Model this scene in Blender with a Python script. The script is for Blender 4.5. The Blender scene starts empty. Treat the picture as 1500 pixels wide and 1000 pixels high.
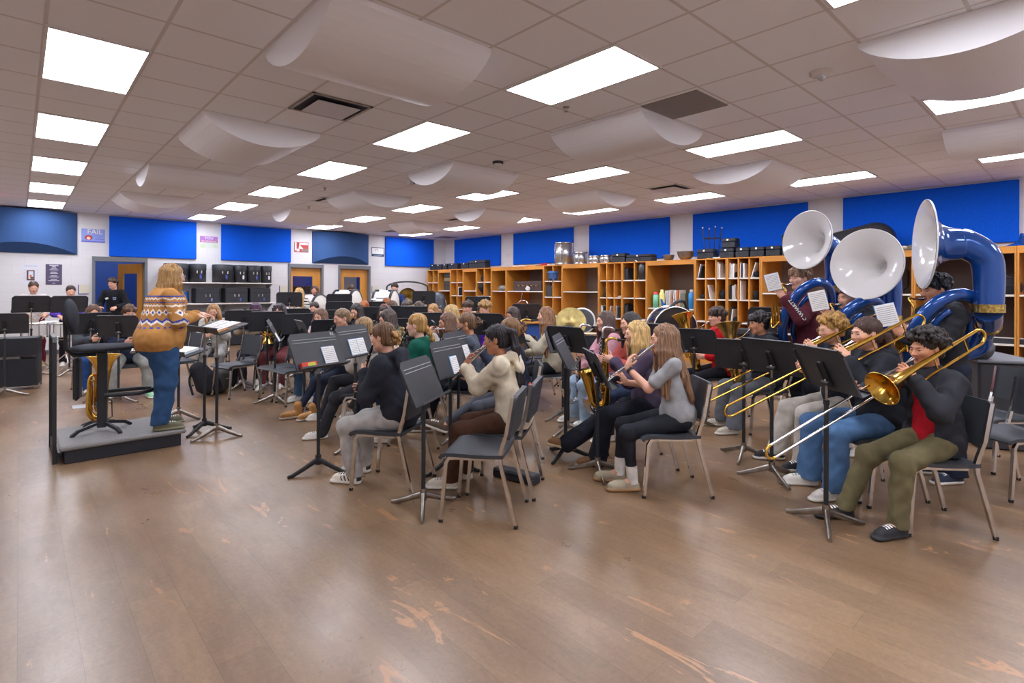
import bpy, math, random
import numpy as np
from mathutils import Vector, Matrix
random.seed(7); np.random.seed(7)
sc = bpy.context.scene
COL = sc.collection
PI = math.pi
CEIL = 3.317
V = lambda *a: np.array(a, dtype=float)
def nrm(v):
    v = np.asarray(v, float); n = np.linalg.norm(v)
    return v / n if n > 1e-9 else v
def rotm(ax, ang):
    return np.array(Matrix.Rotation(ang, 3, ax))
# ---------------------------------------------------------------- materials
def lin(h):
    h = h.lstrip('#'); o = []
    for i in (0, 2, 4):
        c = int(h[i:i+2], 16) / 255
        o.append(c / 12.92 if c <= .04045 else ((c + .055) / 1.055) ** 2.4)
    return (*o, 1)
MATS = {}
def mat(name, col, rough=.5, metal=0., var=0., vscale=8., vstretch=(1, 1, 1), bump=0., bscale=60., bstretch=None, spec=.5, coat=0., emit=0., alpha=1., trans=0.):
    if name in MATS: return MATS[name]
    m = bpy.data.materials.new(name); m.use_nodes = True
    nt = m.node_tree; b = nt.nodes['Principled BSDF']
    c = lin(col)
    b.inputs['Base Color'].default_value = c; b.inputs['Roughness'].default_value = rough
    b.inputs['Metallic'].default_value = metal; b.inputs['Specular IOR Level'].default_value = spec
    b.inputs['Coat Weight'].default_value = coat
    if trans: b.inputs['Transmission Weight'].default_value = trans
    if alpha < 1: b.inputs['Alpha'].default_value = alpha
    if emit:
        b.inputs['Emission Color'].default_value = c; b.inputs['Emission Strength'].default_value = emit
    if var or bump:
        tc = nt.nodes.new('ShaderNodeTexCoord')
    def noise(scale, st, det=3):
        mp = nt.nodes.new('ShaderNodeMapping'); mp.inputs['Scale'].default_value = st
        nt.links.new(tc.outputs['Object'], mp.inputs['Vector'])
        n = nt.nodes.new('ShaderNodeTexNoise'); n.inputs['Scale'].default_value = scale; n.inputs['Detail'].default_value = det
        nt.links.new(mp.outputs['Vector'], n.inputs['Vector']); return n
    if var:
        n = noise(vscale, vstretch)
        r = nt.nodes.new('ShaderNodeValToRGB')
        r.color_ramp.elements[0].position = .3; r.color_ramp.elements[1].position = .7
        r.color_ramp.elements[0].color = tuple(max(0, x * (1 - var)) for x in c[:3]) + (1,)
        r.color_ramp.elements[1].color = tuple(min(1, x * (1 + var)) for x in c[:3]) + (1,)
        nt.links.new(n.outputs['Fac'], r.inputs['Fac']); nt.links.new(r.outputs['Color'], b.inputs['Base Color'])
    if bump:
        n = noise(bscale, bstretch or (1, 1, 1), 4)
        bp = nt.nodes.new('ShaderNodeBump'); bp.inputs['Strength'].default_value = bump; bp.inputs['Distance'].default_value = .01
        nt.links.new(n.outputs['Fac'], bp.inputs['Height']); nt.links.new(bp.outputs['Normal'], b.inputs['Normal'])
    MATS[name] = m
    return m
def cloth(col, rough=.85): return mat('cloth_' + col, col, rough, var=.16, vscale=14, bump=.12, bscale=160, spec=.2)
def hairm(col): return mat('hair_' + col, col, .42, var=.5, vscale=60, vstretch=(1, 1, .06), bump=.5, bscale=130, bstretch=(1, 1, .05), spec=.45)
def paint(col, rough=.5, **k): return mat('paint_%s_%d' % (col, int(rough * 100)), col, rough, **k)
M_BLK = mat('black_enamel', '#26272b', .55, bump=.06, bscale=300)
M_DESK = mat('desk_enamel', '#34363b', .5, var=.12, vscale=10, bump=.05, bscale=260)
M_PLAS = mat('chair_plastic', '#3a3d43', .48, var=.06, vscale=12, bump=.08, bscale=420)
M_CHR = mat('chrome', '#dcd9d5', .2, 1., var=.08, vscale=20)
M_STEEL = mat('worn_steel', '#a29a92', .32, 1., var=.2, vscale=18)
M_RUB = mat('rubber', '#1d1d1f', .8)
M_GOLD = mat('lacquered_brass', '#e2b654', .17, 1., var=.1, vscale=9)
M_BRASS = mat('aged_brass', '#c09a58', .26, 1., var=.22, vscale=16)
M_SILV = mat('silver_plate', '#d5d3d2', .15, 1.)
M_CASE = mat('case_black', '#2b2d33', .55, var=.1, vscale=12, bump=.1, bscale=240)
M_PAPER = mat('paper', '#f1f0ee', .8)
M_WHT = mat('white_gloss', '#eceae8', .22, coat=.4)
# ---------------------------------------------------------------- object plumbing
def link(name, me, m=None, parent=None, loc=None, rot=None):
    o = bpy.data.objects.new(name, me); COL.objects.link(o)
    if m is not None and me is not None and hasattr(me, 'materials') and not len(me.materials):
        for x in (m if isinstance(m, (list, tuple)) else [m]): me.materials.append(x)
    if parent is not None: o.parent = parent
    if loc is not None: o.location = loc
    if rot is not None: o.rotation_euler = rot
    return o
def tag(o, label, cat, group=None):
    o['label'] = label; o['category'] = cat
    if group: o['group'] = group
    return o
def thing(name, label, cat, loc=(0, 0, 0), rz=0., group=None):
    o = bpy.data.objects.new(name, None); COL.objects.link(o); o.empty_display_size = .1
    o.location = loc; o.rotation_euler = (0, 0, rz)
    return tag(o, label, cat, group)
def struct(o): o['kind'] = 'structure'; return o
KIDS = {}
def dup(root, loc, rz, label, group=None):
    r = root.copy(); COL.objects.link(r); r.location = loc; r.rotation_euler = (0, 0, rz); r['label'] = label
    if group: r['group'] = group
    elif 'group' in r: del r['group']
    if root.name not in KIDS: KIDS[root.name] = [(c, list(c.children)) for c in root.children]
    for ch, gs in KIDS[root.name]:
        c = ch.copy(); COL.objects.link(c); c.parent = r
        for g in gs:
            d = g.copy(); COL.objects.link(d); d.parent = c
    return r
def raw_mesh(name, v, f, mi=None, smooth=True):
    """numpy verts n x 3, quads m x 4"""
    me = bpy.data.meshes.new(name)
    n, m = len(v), len(f)
    me.vertices.add(n); me.vertices.foreach_set('co', np.asarray(v, np.float32).ravel())
    me.loops.add(m * 4); me.loops.foreach_set('vertex_index', np.asarray(f, np.int32).ravel())
    me.polygons.add(m); me.polygons.foreach_set('loop_start', np.arange(m, dtype=np.int32) * 4)
    if mi is not None: me.polygons.foreach_set('material_index', np.asarray(mi, np.int32))
    me.polygons.foreach_set('use_smooth', np.full(m, smooth))
    me.update(calc_edges=True); me.validate()
    return me
class MB:
    def __init__(s): s.v = []; s.f = []; s.m = []; s.sm = []
    def add(s, vs, fs, mi=0, smooth=False):
        b = len(s.v); s.v += [tuple(map(float, p)) for p in vs]
        for f in fs: s.f.append(tuple(b + i for i in f)); s.m.append(mi); s.sm.append(smooth)
        return s
    def box(s, c, d, ch=0., R=None, mi=0):
        """box of centre c, size d with chamfer ch"""
        h = [x / 2 for x in d]; ch = min(ch, min(h) * .95)
        if ch <= 0:
            vs = [(sx * h[0], sy * h[1], sz * h[2]) for sz in (-1, 1) for sy in (-1, 1) for sx in (-1, 1)]
            fs = [(0, 2, 3, 1), (4, 5, 7, 6), (0, 1, 5, 4), (2, 6, 7, 3), (0, 4, 6, 2), (1, 3, 7, 5)]
        else:
            vs = []; ix = {}
            for sx in (-1, 1):
                for sy in (-1, 1):
                    for sz in (-1, 1):
                        S = (sx, sy, sz)
                        for a in range(3):
                            p = [S[i] * (h[i] - (0 if i == a else ch)) for i in range(3)]
                            ix[(S, a)] = len(vs); vs.append(tuple(p))
            fs = []
            for a in range(3):
                b, c2 = (a + 1) % 3, (a + 2) % 3
                for sg in (-1, 1):
                    q = []
                    for t, u in ((-1, -1), (1, -1), (1, 1), (-1, 1)):
                        S = [0, 0, 0]; S[a] = sg; S[b] = t; S[c2] = u; q.append(ix[(tuple(S), a)])
                    fs.append(tuple(q if sg > 0 else q[::-1]))
                for t in (-1, 1):
                    for u in (-1, 1):
                        S0 = [0, 0, 0]; S1 = [0, 0, 0]; S0[a] = -1; S1[a] = 1
                        for S in (S0, S1): S[b] = t; S[c2] = u
                        q = [ix[(tuple(S0), b)], ix[(tuple(S1), b)], ix[(tuple(S1), c2)], ix[(tuple(S0), c2)]]
                        fs.append(tuple(q if t * u < 0 else q[::-1]))
            for sx in (-1, 1):
                for sy in (-1, 1):
                    for sz in (-1, 1):
                        q = [ix[((sx, sy, sz), a)] for a in range(3)]
                        fs.append(tuple(q if sx * sy * sz > 0 else q[::-1]))
        vs = np.array(vs, float)
        if R is not None: vs = vs @ np.asarray(R).T
        return s.add(vs + np.asarray(c, float), fs, mi)
    def tube(s, pts, r, n=10, mi=0, cap=True, closed=False, sq=None, up=None):
        """sweep; r scalar or list; sq: (a,b) elliptical scale; n==4 makes square bars"""
        P = [np.asarray(p, float) for p in pts]; N = len(P)
        rr = [r] * N if np.isscalar(r) else list(r)
        T = []
        for i in range(N):
            if closed: t = P[(i + 1) % N] - P[i - 1]
            else: t = P[min(i + 1, N - 1)] - P[max(i - 1, 0)]
            T.append(nrm(t))
        u = np.asarray(up, float) if up is not None else (V(0, 0, 1) if abs(T[0][2]) < .9 else V(1, 0, 0))
        u = nrm(u - T[0] * np.dot(u, T[0])); vs = []; ph = PI / n if n == 4 else 0
        for i in range(N):
            u = nrm(u - T[i] * np.dot(u, T[i])); w = np.cross(T[i], u)
            for k in range(n):
                a = 2 * PI * k / n + ph; ca, sa = math.cos(a), math.sin(a)
                if sq: ca *= sq[0]; sa *= sq[1]
                vs.append(P[i] + rr[i] * (ca * u + sa * w))
        fs = []
        for i in range(N if closed else N - 1):
            j = (i + 1) % N
            for k in range(n):
                l = (k + 1) % n; fs.append((i * n + k, i * n + l, j * n + l, j * n + k))
        s.add(vs, fs, mi, n > 4)
        if cap and not closed:
            s.add(vs[:n], [tuple(range(n))[::-1]], mi); s.add(vs[-n:], [tuple(range(n))], mi)
        return s
    def lathe(s, prof, n=24, c=(0, 0, 0), R=None, mi=0, smooth=True, arc=None):
        """profile [(r, z)] about z"""
        vs = []
        for r, z in prof:
            for k in range(n):
                a = 2 * PI * k / n; vs.append((r * math.cos(a), r * math.sin(a), z))
        fs = []
        for i in range(len(prof) - 1):
            for k in range(n):
                l = (k + 1) % n; fs.append((i * n + k, i * n + l, (i + 1) * n + l, (i + 1) * n + k))
        vs = np.array(vs)
        if R is not None: vs = vs @ np.asarray(R).T
        vs = vs + np.asarray(c, float)
        s.add(vs, fs, mi, smooth)
        for e, rev in ((0, True), (len(prof) - 1, False)):
            if prof[e][0] > 1e-4 and len(prof) == 2:
                q = tuple(range(n)); s.add(vs[e * n:(e + 1) * n], [q[::-1] if rev else q], mi)
        return s
    def cyl(s, a, b, r, r2=None, n=12, mi=0):
        return s.tube([a, b], [r, r if r2 is None else r2], n, mi)
    def ball(s, c, r, n=10, mi=0, R=None):
        r = (r, r, r) if np.isscalar(r) else r
        vs = []; m = max(4, n // 2)
        for i in range(m + 1):
            t = PI * i / m
            for k in range(n):
                a = 2 * PI * k / n; vs.append((r[0] * math.sin(t) * math.cos(a), r[1] * math.sin(t) * math.sin(a), -r[2] * math.cos(t)))
        fs = [(i * n + k, i * n + (k + 1) % n, (i + 1) * n + (k + 1) % n, (i + 1) * n + k) for i in range(m) for k in range(n)]
        vs = np.array(vs)
        if R is not None: vs = vs @ np.asarray(R).T
        return s.add(vs + np.asarray(c, float), fs, mi, True)
    def prism(s, poly, z0, z1, R=None, c=(0, 0, 0), mi=0):
        n = len(poly); vs = [(x, y, z0) for x, y in poly] + [(x, y, z1) for x, y in poly]
        fs = [tuple(range(n))[::-1], tuple(range(n, 2 * n))] + [(k, (k + 1) % n, n + (k + 1) % n, n + k) for k in range(n)]
        vs = np.array(vs, float)
        if R is not None: vs = vs @ np.asarray(R).T
        return s.add(vs + np.asarray(c, float), fs, mi)
    def quad(s, a, b, c, d, mi=0): return s.add([a, b, c, d], [(0, 1, 2, 3)], mi)
    def me(s, name, m):
        me = bpy.data.meshes.new(name)
        me.from_pydata(s.v, [], s.f)
        me.polygons.foreach_set('material_index', s.m); me.polygons.foreach_set('use_smooth', s.sm)
        for x in (m if isinstance(m, (list, tuple)) else [m]): me.materials.append(x)
        me.update(); return me
    def obj(s, name, m, parent=None, loc=None, rot=None, xf=None):
        if xf is not None:
            A = np.array(s.v) @ xf[0].T + xf[1]; s.v = [tuple(p) for p in A]
        return link(name, s.me(name, m), None, parent, loc, rot)
def text(name, body, size, m, parent=None, loc=(0, 0, 0), rot=(0, 0, 0), ext=.0008, align='CENTER', sx=1.):
    cu = bpy.data.curves.new(name, 'FONT'); cu.body = body; cu.size = size; cu.extrude = ext; cu.resolution_u = 2
    cu.align_x = align; cu.align_y = 'CENTER'
    o = bpy.data.objects.new(name + '_tmp', cu); COL.objects.link(o); bpy.context.view_layer.update()
    me = bpy.data.meshes.new_from_object(o.evaluated_get(bpy.context.evaluated_depsgraph_get())); bpy.data.objects.remove(o); bpy.data.curves.remove(cu)
    me.materials.clear(); me.materials.append(m); me.name = name
    q = link(name, me, None, parent, loc, rot); q.scale = (sx, 1, 1); return q
def bez(ctrl, n=24):
    """Catmull-Rom through control points"""
    P = [np.asarray(p, float) for p in ctrl]; P = [2 * P[0] - P[1]] + P + [2 * P[-1] - P[-2]]
    out = []; segs = len(P) - 3
    for i in range(segs):
        a, b, c, d = P[i:i + 4]; k = max(2, n // segs)
        for j in range(k):
            t = j / k
            out.append(.5 * ((2 * b) + (c - a) * t + (2 * a - 5 * b + 4 * c - d) * t * t + (3 * b - a - 3 * c + d) * t ** 3))
    out.append(P[-2]); return out
def lerpr(rs, n): return list(np.interp(np.linspace(0, 1, n), np.linspace(0, 1, len(rs)), rs))
def sweep(mb, ctrl, rs, n=10, k=28, mi=0, **kw):
    p = bez(ctrl, k); return mb.tube(p, lerpr(rs, len(p)), n, mi, **kw)
# ---------------------------------------------------------------- signed distance volumes
class Vol:
    def __init__(s, lo, hi, v):
        s.v = v; s.lo = np.asarray(lo, np.float32) - 3 * v
        s.n = np.ceil((np.asarray(hi) - s.lo) / v).astype(int) + 4
        s.g = np.full(s.n, 9., np.float32)
    def _sl(s, lo, hi):
        a = np.maximum(0, np.floor((lo - s.lo) / s.v).astype(int)); b = np.minimum(s.n, np.ceil((hi - s.lo) / s.v).astype(int) + 1)
        if (b <= a).any(): return None
        ax = [(s.lo[i] + s.v * np.arange(a[i], b[i])).astype(np.float32) for i in range(3)]
        return tuple(slice(a[i], b[i]) for i in range(3)), ax[0][:, None, None], ax[1][None, :, None], ax[2][None, None, :]
    def _mix(s, sl, d, k, op):
        g = s.g[sl]
        if op == 'u':
            h = np.clip(.5 + .5 * (g - d) / k, 0, 1); s.g[sl] = g + (d - g) * h - k * h * (1 - h)
        else:
            h = np.clip(.5 - .5 * (g + d) / k, 0, 1); s.g[sl] = g + (-d - g) * h + k * h * (1 - h)
    def cap(s, a, b, ra, rb=None, k=.02, op='u', sc=None, R=None):
        """round cone a-b; sc/R: squash distances along the axes of frame R"""
        a = np.asarray(a, float); b = np.asarray(b, float); rb = ra if rb is None else rb
        R = np.eye(3) if R is None else R; S = np.ones(3) if sc is None else np.asarray(sc, float)
        m = max(ra, rb) / S.min() + k + 2 * s.v
        q = s._sl(np.minimum(a, b) - m, np.maximum(a, b) + m)
        if q is None: return s
        sl, X, Y, Z = q
        Mx = (R * S).T  # p -> scaled local
        A = Mx @ a; B = Mx @ b; AB = B - A; L = float(AB @ AB) + 1e-12
        px = Mx[0, 0] * X + Mx[0, 1] * Y + Mx[0, 2] * Z - A[0]; py = Mx[1, 0] * X + Mx[1, 1] * Y + Mx[1, 2] * Z - A[1]; pz = Mx[2, 0] * X + Mx[2, 1] * Y + Mx[2, 2] * Z - A[2]
        t = np.clip((px * AB[0] + py * AB[1] + pz * AB[2]) / L, 0, 1)
        d = np.sqrt((px - t * AB[0]) ** 2 + (py - t * AB[1]) ** 2 + (pz - t * AB[2]) ** 2) - (ra + (rb - ra) * t)
        s._mix(sl, d.astype(np.float32), k, op); return s
    def chain(s, pts, rs, k=.02, **kw):
        for i in range(len(pts) - 1): s.cap(pts[i], pts[i + 1], rs[i], rs[i + 1], k, **kw)
        return s
    def ell(s, c, r, k=.02, R=None, op='u'):
        c = np.asarray(c, float); r = (r,) * 3 if np.isscalar(r) else r; r = np.asarray(r, float); R = np.eye(3) if R is None else R
        m = r.max() + k + 2 * s.v; q = s._sl(c - m, c + m)
        if q is None: return s
        sl, X, Y, Z = q; X = X - c[0]; Y = Y - c[1]; Z = Z - c[2]
        k0 = k1 = 0
        for i in range(3):
            p = R[0, i] * X + R[1, i] * Y + R[2, i] * Z; k0 = k0 + (p / r[i]) ** 2; k1 = k1 + (p / r[i] ** 2) ** 2
        k0 = np.sqrt(k0); k1 = np.sqrt(k1) + 1e-6
        s._mix(sl, (k0 * (k0 - 1) / k1).astype(np.float32), k, op); return s
    def cut(s, n, d, k=.004):
        """keep n.p < d"""
        X = (s.lo[0] + s.v * np.arange(s.n[0]))[:, None, None]; Y = (s.lo[1] + s.v * np.arange(s.n[1]))[None, :, None]; Z = (s.lo[2] + s.v * np.arange(s.n[2]))[None, None, :]
        s.g = np.maximum(s.g, (n[0] * X + n[1] * Y + n[2] * Z - d).astype(np.float32)); return s
    def warp(s, fn, band=.03):
        i = np.nonzero(np.abs(s.g) < band)
        s.g[i] += fn(s.lo[0] + s.v * i[0], s.lo[1] + s.v * i[1], s.lo[2] + s.v * i[2]).astype(np.float32); return s
    def nets(s):
        g = s.g; sg = g < 0
        cn = np.zeros(np.array(g.shape) - 1, np.int8); off = [(i, j, k) for i in (0, 1) for j in (0, 1) for k in (0, 1)]
        e = [sl for sl in ((slice(0, -1)), (slice(1, None)))]
        for o in off: cn += sg[e[o[0]], e[o[1]], e[o[2]]]
        I, J, K = np.nonzero((cn > 0) & (cn < 8))
        if not len(I): return np.zeros((0, 3)), np.zeros((0, 4), int)
        idx = np.full(cn.shape, -1, np.int32); idx[I, J, K] = np.arange(len(I))
        gv = {o: g[I + o[0], J + o[1], K + o[2]] for o in off}
        acc = np.zeros((len(I), 3)); cnt = np.zeros(len(I))
        for o in off:
            for a in range(3):
                if o[a] == 0:
                    p = list(o); p[a] = 1; A, B = gv[o], gv[tuple(p)]
                    x = (A < 0) != (B < 0); t = A / np.where(x, A - B, 1)
                    for c in range(3): acc[:, c] += np.where(x, o[c] + (t if c == a else 0), 0)
                    cnt += x
        v = (np.stack([I, J, K], 1) + acc / cnt[:, None]) * s.v + s.lo
        fs = []
        for a in range(3):
            b, c = (a + 1) % 3, (a + 2) % 3
            sl0 = [slice(1, -1)] * 3; sl1 = [slice(1, -1)] * 3; sl0[a] = slice(0, -1); sl1[a] = slice(1, None)
            A, B = sg[tuple(sl0)], sg[tuple(sl1)]
            for inv, x in ((False, A & ~B), (True, ~A & B)):
                q = list(np.nonzero(x)); q[b] = q[b] + 1; q[c] = q[c] + 1
                def at(db, dc):
                    r = list(q); r[b] = q[b] + db; r[c] = q[c] + dc; return idx[tuple(r)]
                f = np.stack([at(-1, -1), at(0, -1), at(0, 0), at(-1, 0)], 1)
                fs.append(f[:, ::-1] if inv else f)
        return v, np.concatenate(fs)
    def obj(s, name, m, parent=None, mi=None):
        v, f = s.nets()
        mm = mi(v[f].mean(1)) if mi is not None else None
        me = raw_mesh(name, v, f, mm)
        return link(name, me, m, parent)
def wrinkle(amp, fr=30., seed=0.):
    def fn(x, y, z):
        return amp * (np.sin(fr * z + 2.2 * np.sin(fr * .45 * x + seed) + 1.7 * np.sin(fr * .5 * y + 1.3 * seed)) * .5
                      + np.sin(fr * .8 * (x - .7 * z) + 2 * np.sin(fr * .4 * y + seed + 1)) * .35 + np.sin(fr * .7 * (y + .8 * z) + 2 * np.sin(fr * .5 * x - seed)) * .35)
    return fn
# ---------------------------------------------------------------- people
def ik(a, b, l1, l2, pole):
    a = np.asarray(a, float); b = np.asarray(b, float); d = b - a; L = np.linalg.norm(d); u = d / L
    L2 = min(L, (l1 + l2) * .998); b = a + u * L2
    x = (l1 * l1 - l2 * l2 + L2 * L2) / (2 * L2); hgt = math.sqrt(max(0, l1 * l1 - x * x))
    p = np.asarray(pole, float); p = nrm(p - u * np.dot(p, u))
    return a + u * x + p * hgt, b
SKIN = {'fair': '#dfa98f', 'pale': '#e6b8a2', 'tan': '#c98d6c', 'olive': '#b97f5e'}
def frame(f, up):
    y = nrm(f); x = nrm(np.cross(y, up)); z = np.cross(x, y); return np.stack([x, y, z], 1)
def grip(p, f, n, r=.012):
    """hand spec whose palm (facing n) closes on a tube through p, fingers along f"""
    f = nrm(f); n = nrm(n - f * np.dot(f, n)); return (np.asarray(p) - f * .085 - n * (r + .016), f, n)
def hand(B, w, f, n, side, curl, s, v):
    """palm, four unequal bent fingers and a thumb; w wrist, f finger direction, n palm normal"""
    f = nrm(f); n = nrm(n - f * np.dot(f, n)); lat = np.cross(f, n) * (1 if side > 0 else -1)  # towards the thumb
    rf = max(.0078 * s, v * .95)
    B.cap(w, w + f * .03 * s, .026 * s, .03 * s, .015, sc=(1, 1, 1.0))
    R = np.stack([lat, f, n], 1)
    B.ell(w + f * .05 * s, V(.041, .05, .0165) * s, .012, R)
    for i, (lt, ln) in enumerate(((.030, .072), (.010, .08), (-.010, .074), (-.029, .058))):
        p = w + f * (.088 - .004 * abs(i - 1)) * s + lat * lt * s; d = f + lat * lt * 1.5; a = curl * (.8 + .12 * i)
        for j, fr in enumerate((.46, .30, .24)):
            d2 = rotm(Vector(np.cross(f, n)), a * (.75 + .35 * j)) @ nrm(d) if a else nrm(d)
            q = p + d2 * ln * fr * s; B.cap(p, q, rf * (1 - .08 * j), rf * (.95 - .1 * j), .004); p, d = q, d2
    p = w + f * .025 * s + lat * .028 * s
    for j, d in enumerate((nrm(f * .6 + lat * .75 + n * .45), nrm(f * .85 + lat * .25 + n * (.3 + .4 * min(1, curl))))):
        q = p + d * (.045 if j == 0 else .03) * s; B.cap(p, q, rf * 1.2, rf * 1.05, .008); p = q
def eye_mesh(skin, open_, n=12):
    b = MB(); r = .0125; m = 10
    vs, fs, mi = [], [], []
    for i in range(m + 1):
        t = PI * i / m
        for k in range(n):
            a = 2 * PI * k / n; vs.append((r * math.sin(t) * math.cos(a) * 1.15, r * math.sin(t) * math.sin(a), -r * math.cos(t)))
    for i in range(m):
        for k in range(n):
            e = math.cos(PI * (i + .5) / m); az = abs((360 * (k + .5) / n) - 90)  # e>0 low half
            z = -e; mi.append(0 if z > open_ or z < -.55 else (2 if z > open_ - .33 else (3 if az < 38 else 1)))
            fs.append((i * n + k, i * n + (k + 1) % n, (i + 1) * n + (k + 1) % n, (i + 1) * n + k))
    me = raw_mesh('eye', vs, fs, mi)
    for x in (skin, paint('#e9e4de', .3), paint('#2a1c18', .6), paint('#3a2a20', .2)): me.materials.append(x)
    return me
EYES = {}
PEOPLE = []
BODW = dict(f=.93, m=1.0)
def hairdo(style, col, c, R, s, v, seed, root, neck, back, tail=None):
    h = lambda x, y, z: c + R @ (V(x, y, z) * s)
    rg = random.Random(seed); ph = rg.random() * 6
    st = style.split('+')[0]
    lo, hi = c - .19, c + .19; lo[2] -= .02
    L = {'long': .46, 'xlong': .56, 'mid': .30, 'bob': .17}.get(st, 0)
    if L: lo[2] = c[2] - L - .06; lo[1] = min(lo[1], back - .1); hi[1] += .05
    if st in ('pony', 'braid', 'lowpony'): lo[2] = c[2] - .62; lo[1] = min(lo[1], back - .16)
    H = Vol(lo, hi, v)
    H.ell(h(0, -.018, .036), V(.083, .102, .09) * s, .01, R)
    H.ell(h(0, -.045, -.03), V(.074, .068, .075) * s, .02, R)
    if L:
        for i in range(17):
            a = (-1 + 2 * i / 16) * 2.05; sx, cy = math.sin(a), -math.cos(a)
            fr = max(0, (abs(a) - 1.35) / .7); ln = L * (.93 + .12 * rg.random()) * (1 - .12 * fr)
            p0 = h(.066 * sx, -.012 + .08 * cy, .03); p1 = c + V(.1 * sx, .11 * cy if cy < 0 else .1 * cy, -.10) * s
            yb = min(c[1] + .12 * cy * s, back - .015) if cy < -.1 else c[1] + (.05 if L > .2 else .02) * cy
            e = V(c[0] + .115 * sx * s, yb, c[2] - ln)
            if st == 'bob': e = c + V(.098 * sx, .105 * min(cy, .35), -L)
            pm = (p1 + e) / 2 + V(.008 * rg.uniform(-1, 1), -.008, 0)
            H.chain([p0, p1, pm, e], [.03 * s, .027, .025, .013], .018)
    sub = lambda: H.ell(h(0, .088, -.04), V(.066, .062, .1) * s, .012, R, 's')
    if st in ('short', 'curly', 'messy', 'fringe'):
        sub(); H.ell(h(0, -.03, -.135), V(.12, .12, .075) * s, .02, R, 's')
        for sx in (-1, 1): H.ell(h(sx * .095, .03, -.045), V(.035, .07, .055) * s, .012, R, 's')
        N, rr, out = {'short': (26, .022, .006), 'messy': (90, .0165, .02), 'fringe': (40, .021, .01), 'curly': (190, .0185, .034)}[st]
        i = 0
        while i < N:
            t = rg.uniform(-.15, 1.); a = rg.uniform(0, 2 * PI)
            z = t; rxy = math.sqrt(max(0, 1 - z * z)); x, y = rxy * math.cos(a), rxy * math.sin(a)
            if y > .35 and z < (.42 if st == 'curly' else .42 if st != 'fringe' else .3): continue
            if z < .1 and y > .1: continue
            i += 1; o = 1 + out / .09 * rg.random()
            p = h(.08 * x * o, -.018 + .1 * y * o, .036 + .088 * z * o)
            if st == 'curly': H.ell(p, rr * s * rg.uniform(.75, 1.2), .005)
            else:
                q = p + R @ (V(-.25 * y + .3 * x, .35 * abs(y) + .25, -.75) * .045 * s * rg.uniform(.6, 1.3)); H.cap(p, q, rr * s, rr * .5 * s, .01)
        if st in ('fringe', 'messy', 'short'):
            for x in np.linspace(-.055, .055, 8): H.cap(h(x, .062, .085), h(x * 1.15 + .01 * rg.uniform(-1, 1), .092 - abs(x) * .25, {'fringe': .028, 'short': .058, 'messy': .05}[st]), .017 * s, .008 * s, .01)
    else:
        sub()
        if 'bangs' in style:
            for x in np.linspace(-.06, .06, 10): H.cap(h(x, .055, .09), h(x * 1.1, .095 - abs(x) * .3, .022), .016 * s, .008 * s, .008)
        if st in ('bun', 'pony', 'braid', 'lowpony', 'tied'):
            H.ell(h(0, -.02, -.14), V(.12, .13, .07) * s, .02, R, 's')
            for sx in (-1, 1): H.ell(h(sx * .09, .045, -.05), V(.03, .055, .06) * s, .012, R, 's')
        if st == 'bun':
            b = h(0, -.125, -.01); B2 = Vol(b - .07, b + .07, v) if tail else H
            for i in range(40): B2.ell(b + V(*[rg.gauss(0, .02) for _ in range(3)]), rg.uniform(.009, .018) * s, .008)
        if st in ('pony', 'lowpony'):
            b = h(0, -.112, .045 if st == 'pony' else -.03)
            for i in range(7):
                dx = (i - 3) * .012; e = V(b[0] + dx * 2.2 + .02, min(b[1] - .05, back - .03), c[2] - .46 - .06 * rg.random())
                H.chain([h(dx * .5, -.09, .05 if st == 'pony' else -.02), b + V(dx, -.03, 0), b + V(dx * 1.4, -.055, -.12), (b + V(dx, -.06, -.2) + e) / 2, e], [.028, .022, .024, .022, .01], .012)
        if st == 'braid':
            b = h(.03, -.1, -.04); e = V(b[0] + .07, min(b[1] - .03, back - .035), c[2] - .44)
            for i in range(15):
                t = i / 14; p = b + (e - b) * t + V(.011 * (1 if i % 2 else -1), -.05 * math.sin(PI * min(1, t * 1.6)) * .5, 0); H.ell(p, V(.027, .026, .024) * (1.15 - .55 * t), .008)
    if st == 'bun' and tail: B2.obj('hair_bun', hairm(tail), root)
    nf = 26 if st == 'curly' else 34
    H.warp(lambda x, y, z: .0035 * np.sin(nf * np.arctan2(x - c[0], -(y - c[1]) + .02) + 9 * (z - c[2]) + ph) + .0025 * np.sin(57 * np.arctan2(x - c[0], y - c[1]) + 20 * (x - z)), .02)
    return H.obj('hair', hairm(col), root)
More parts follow.
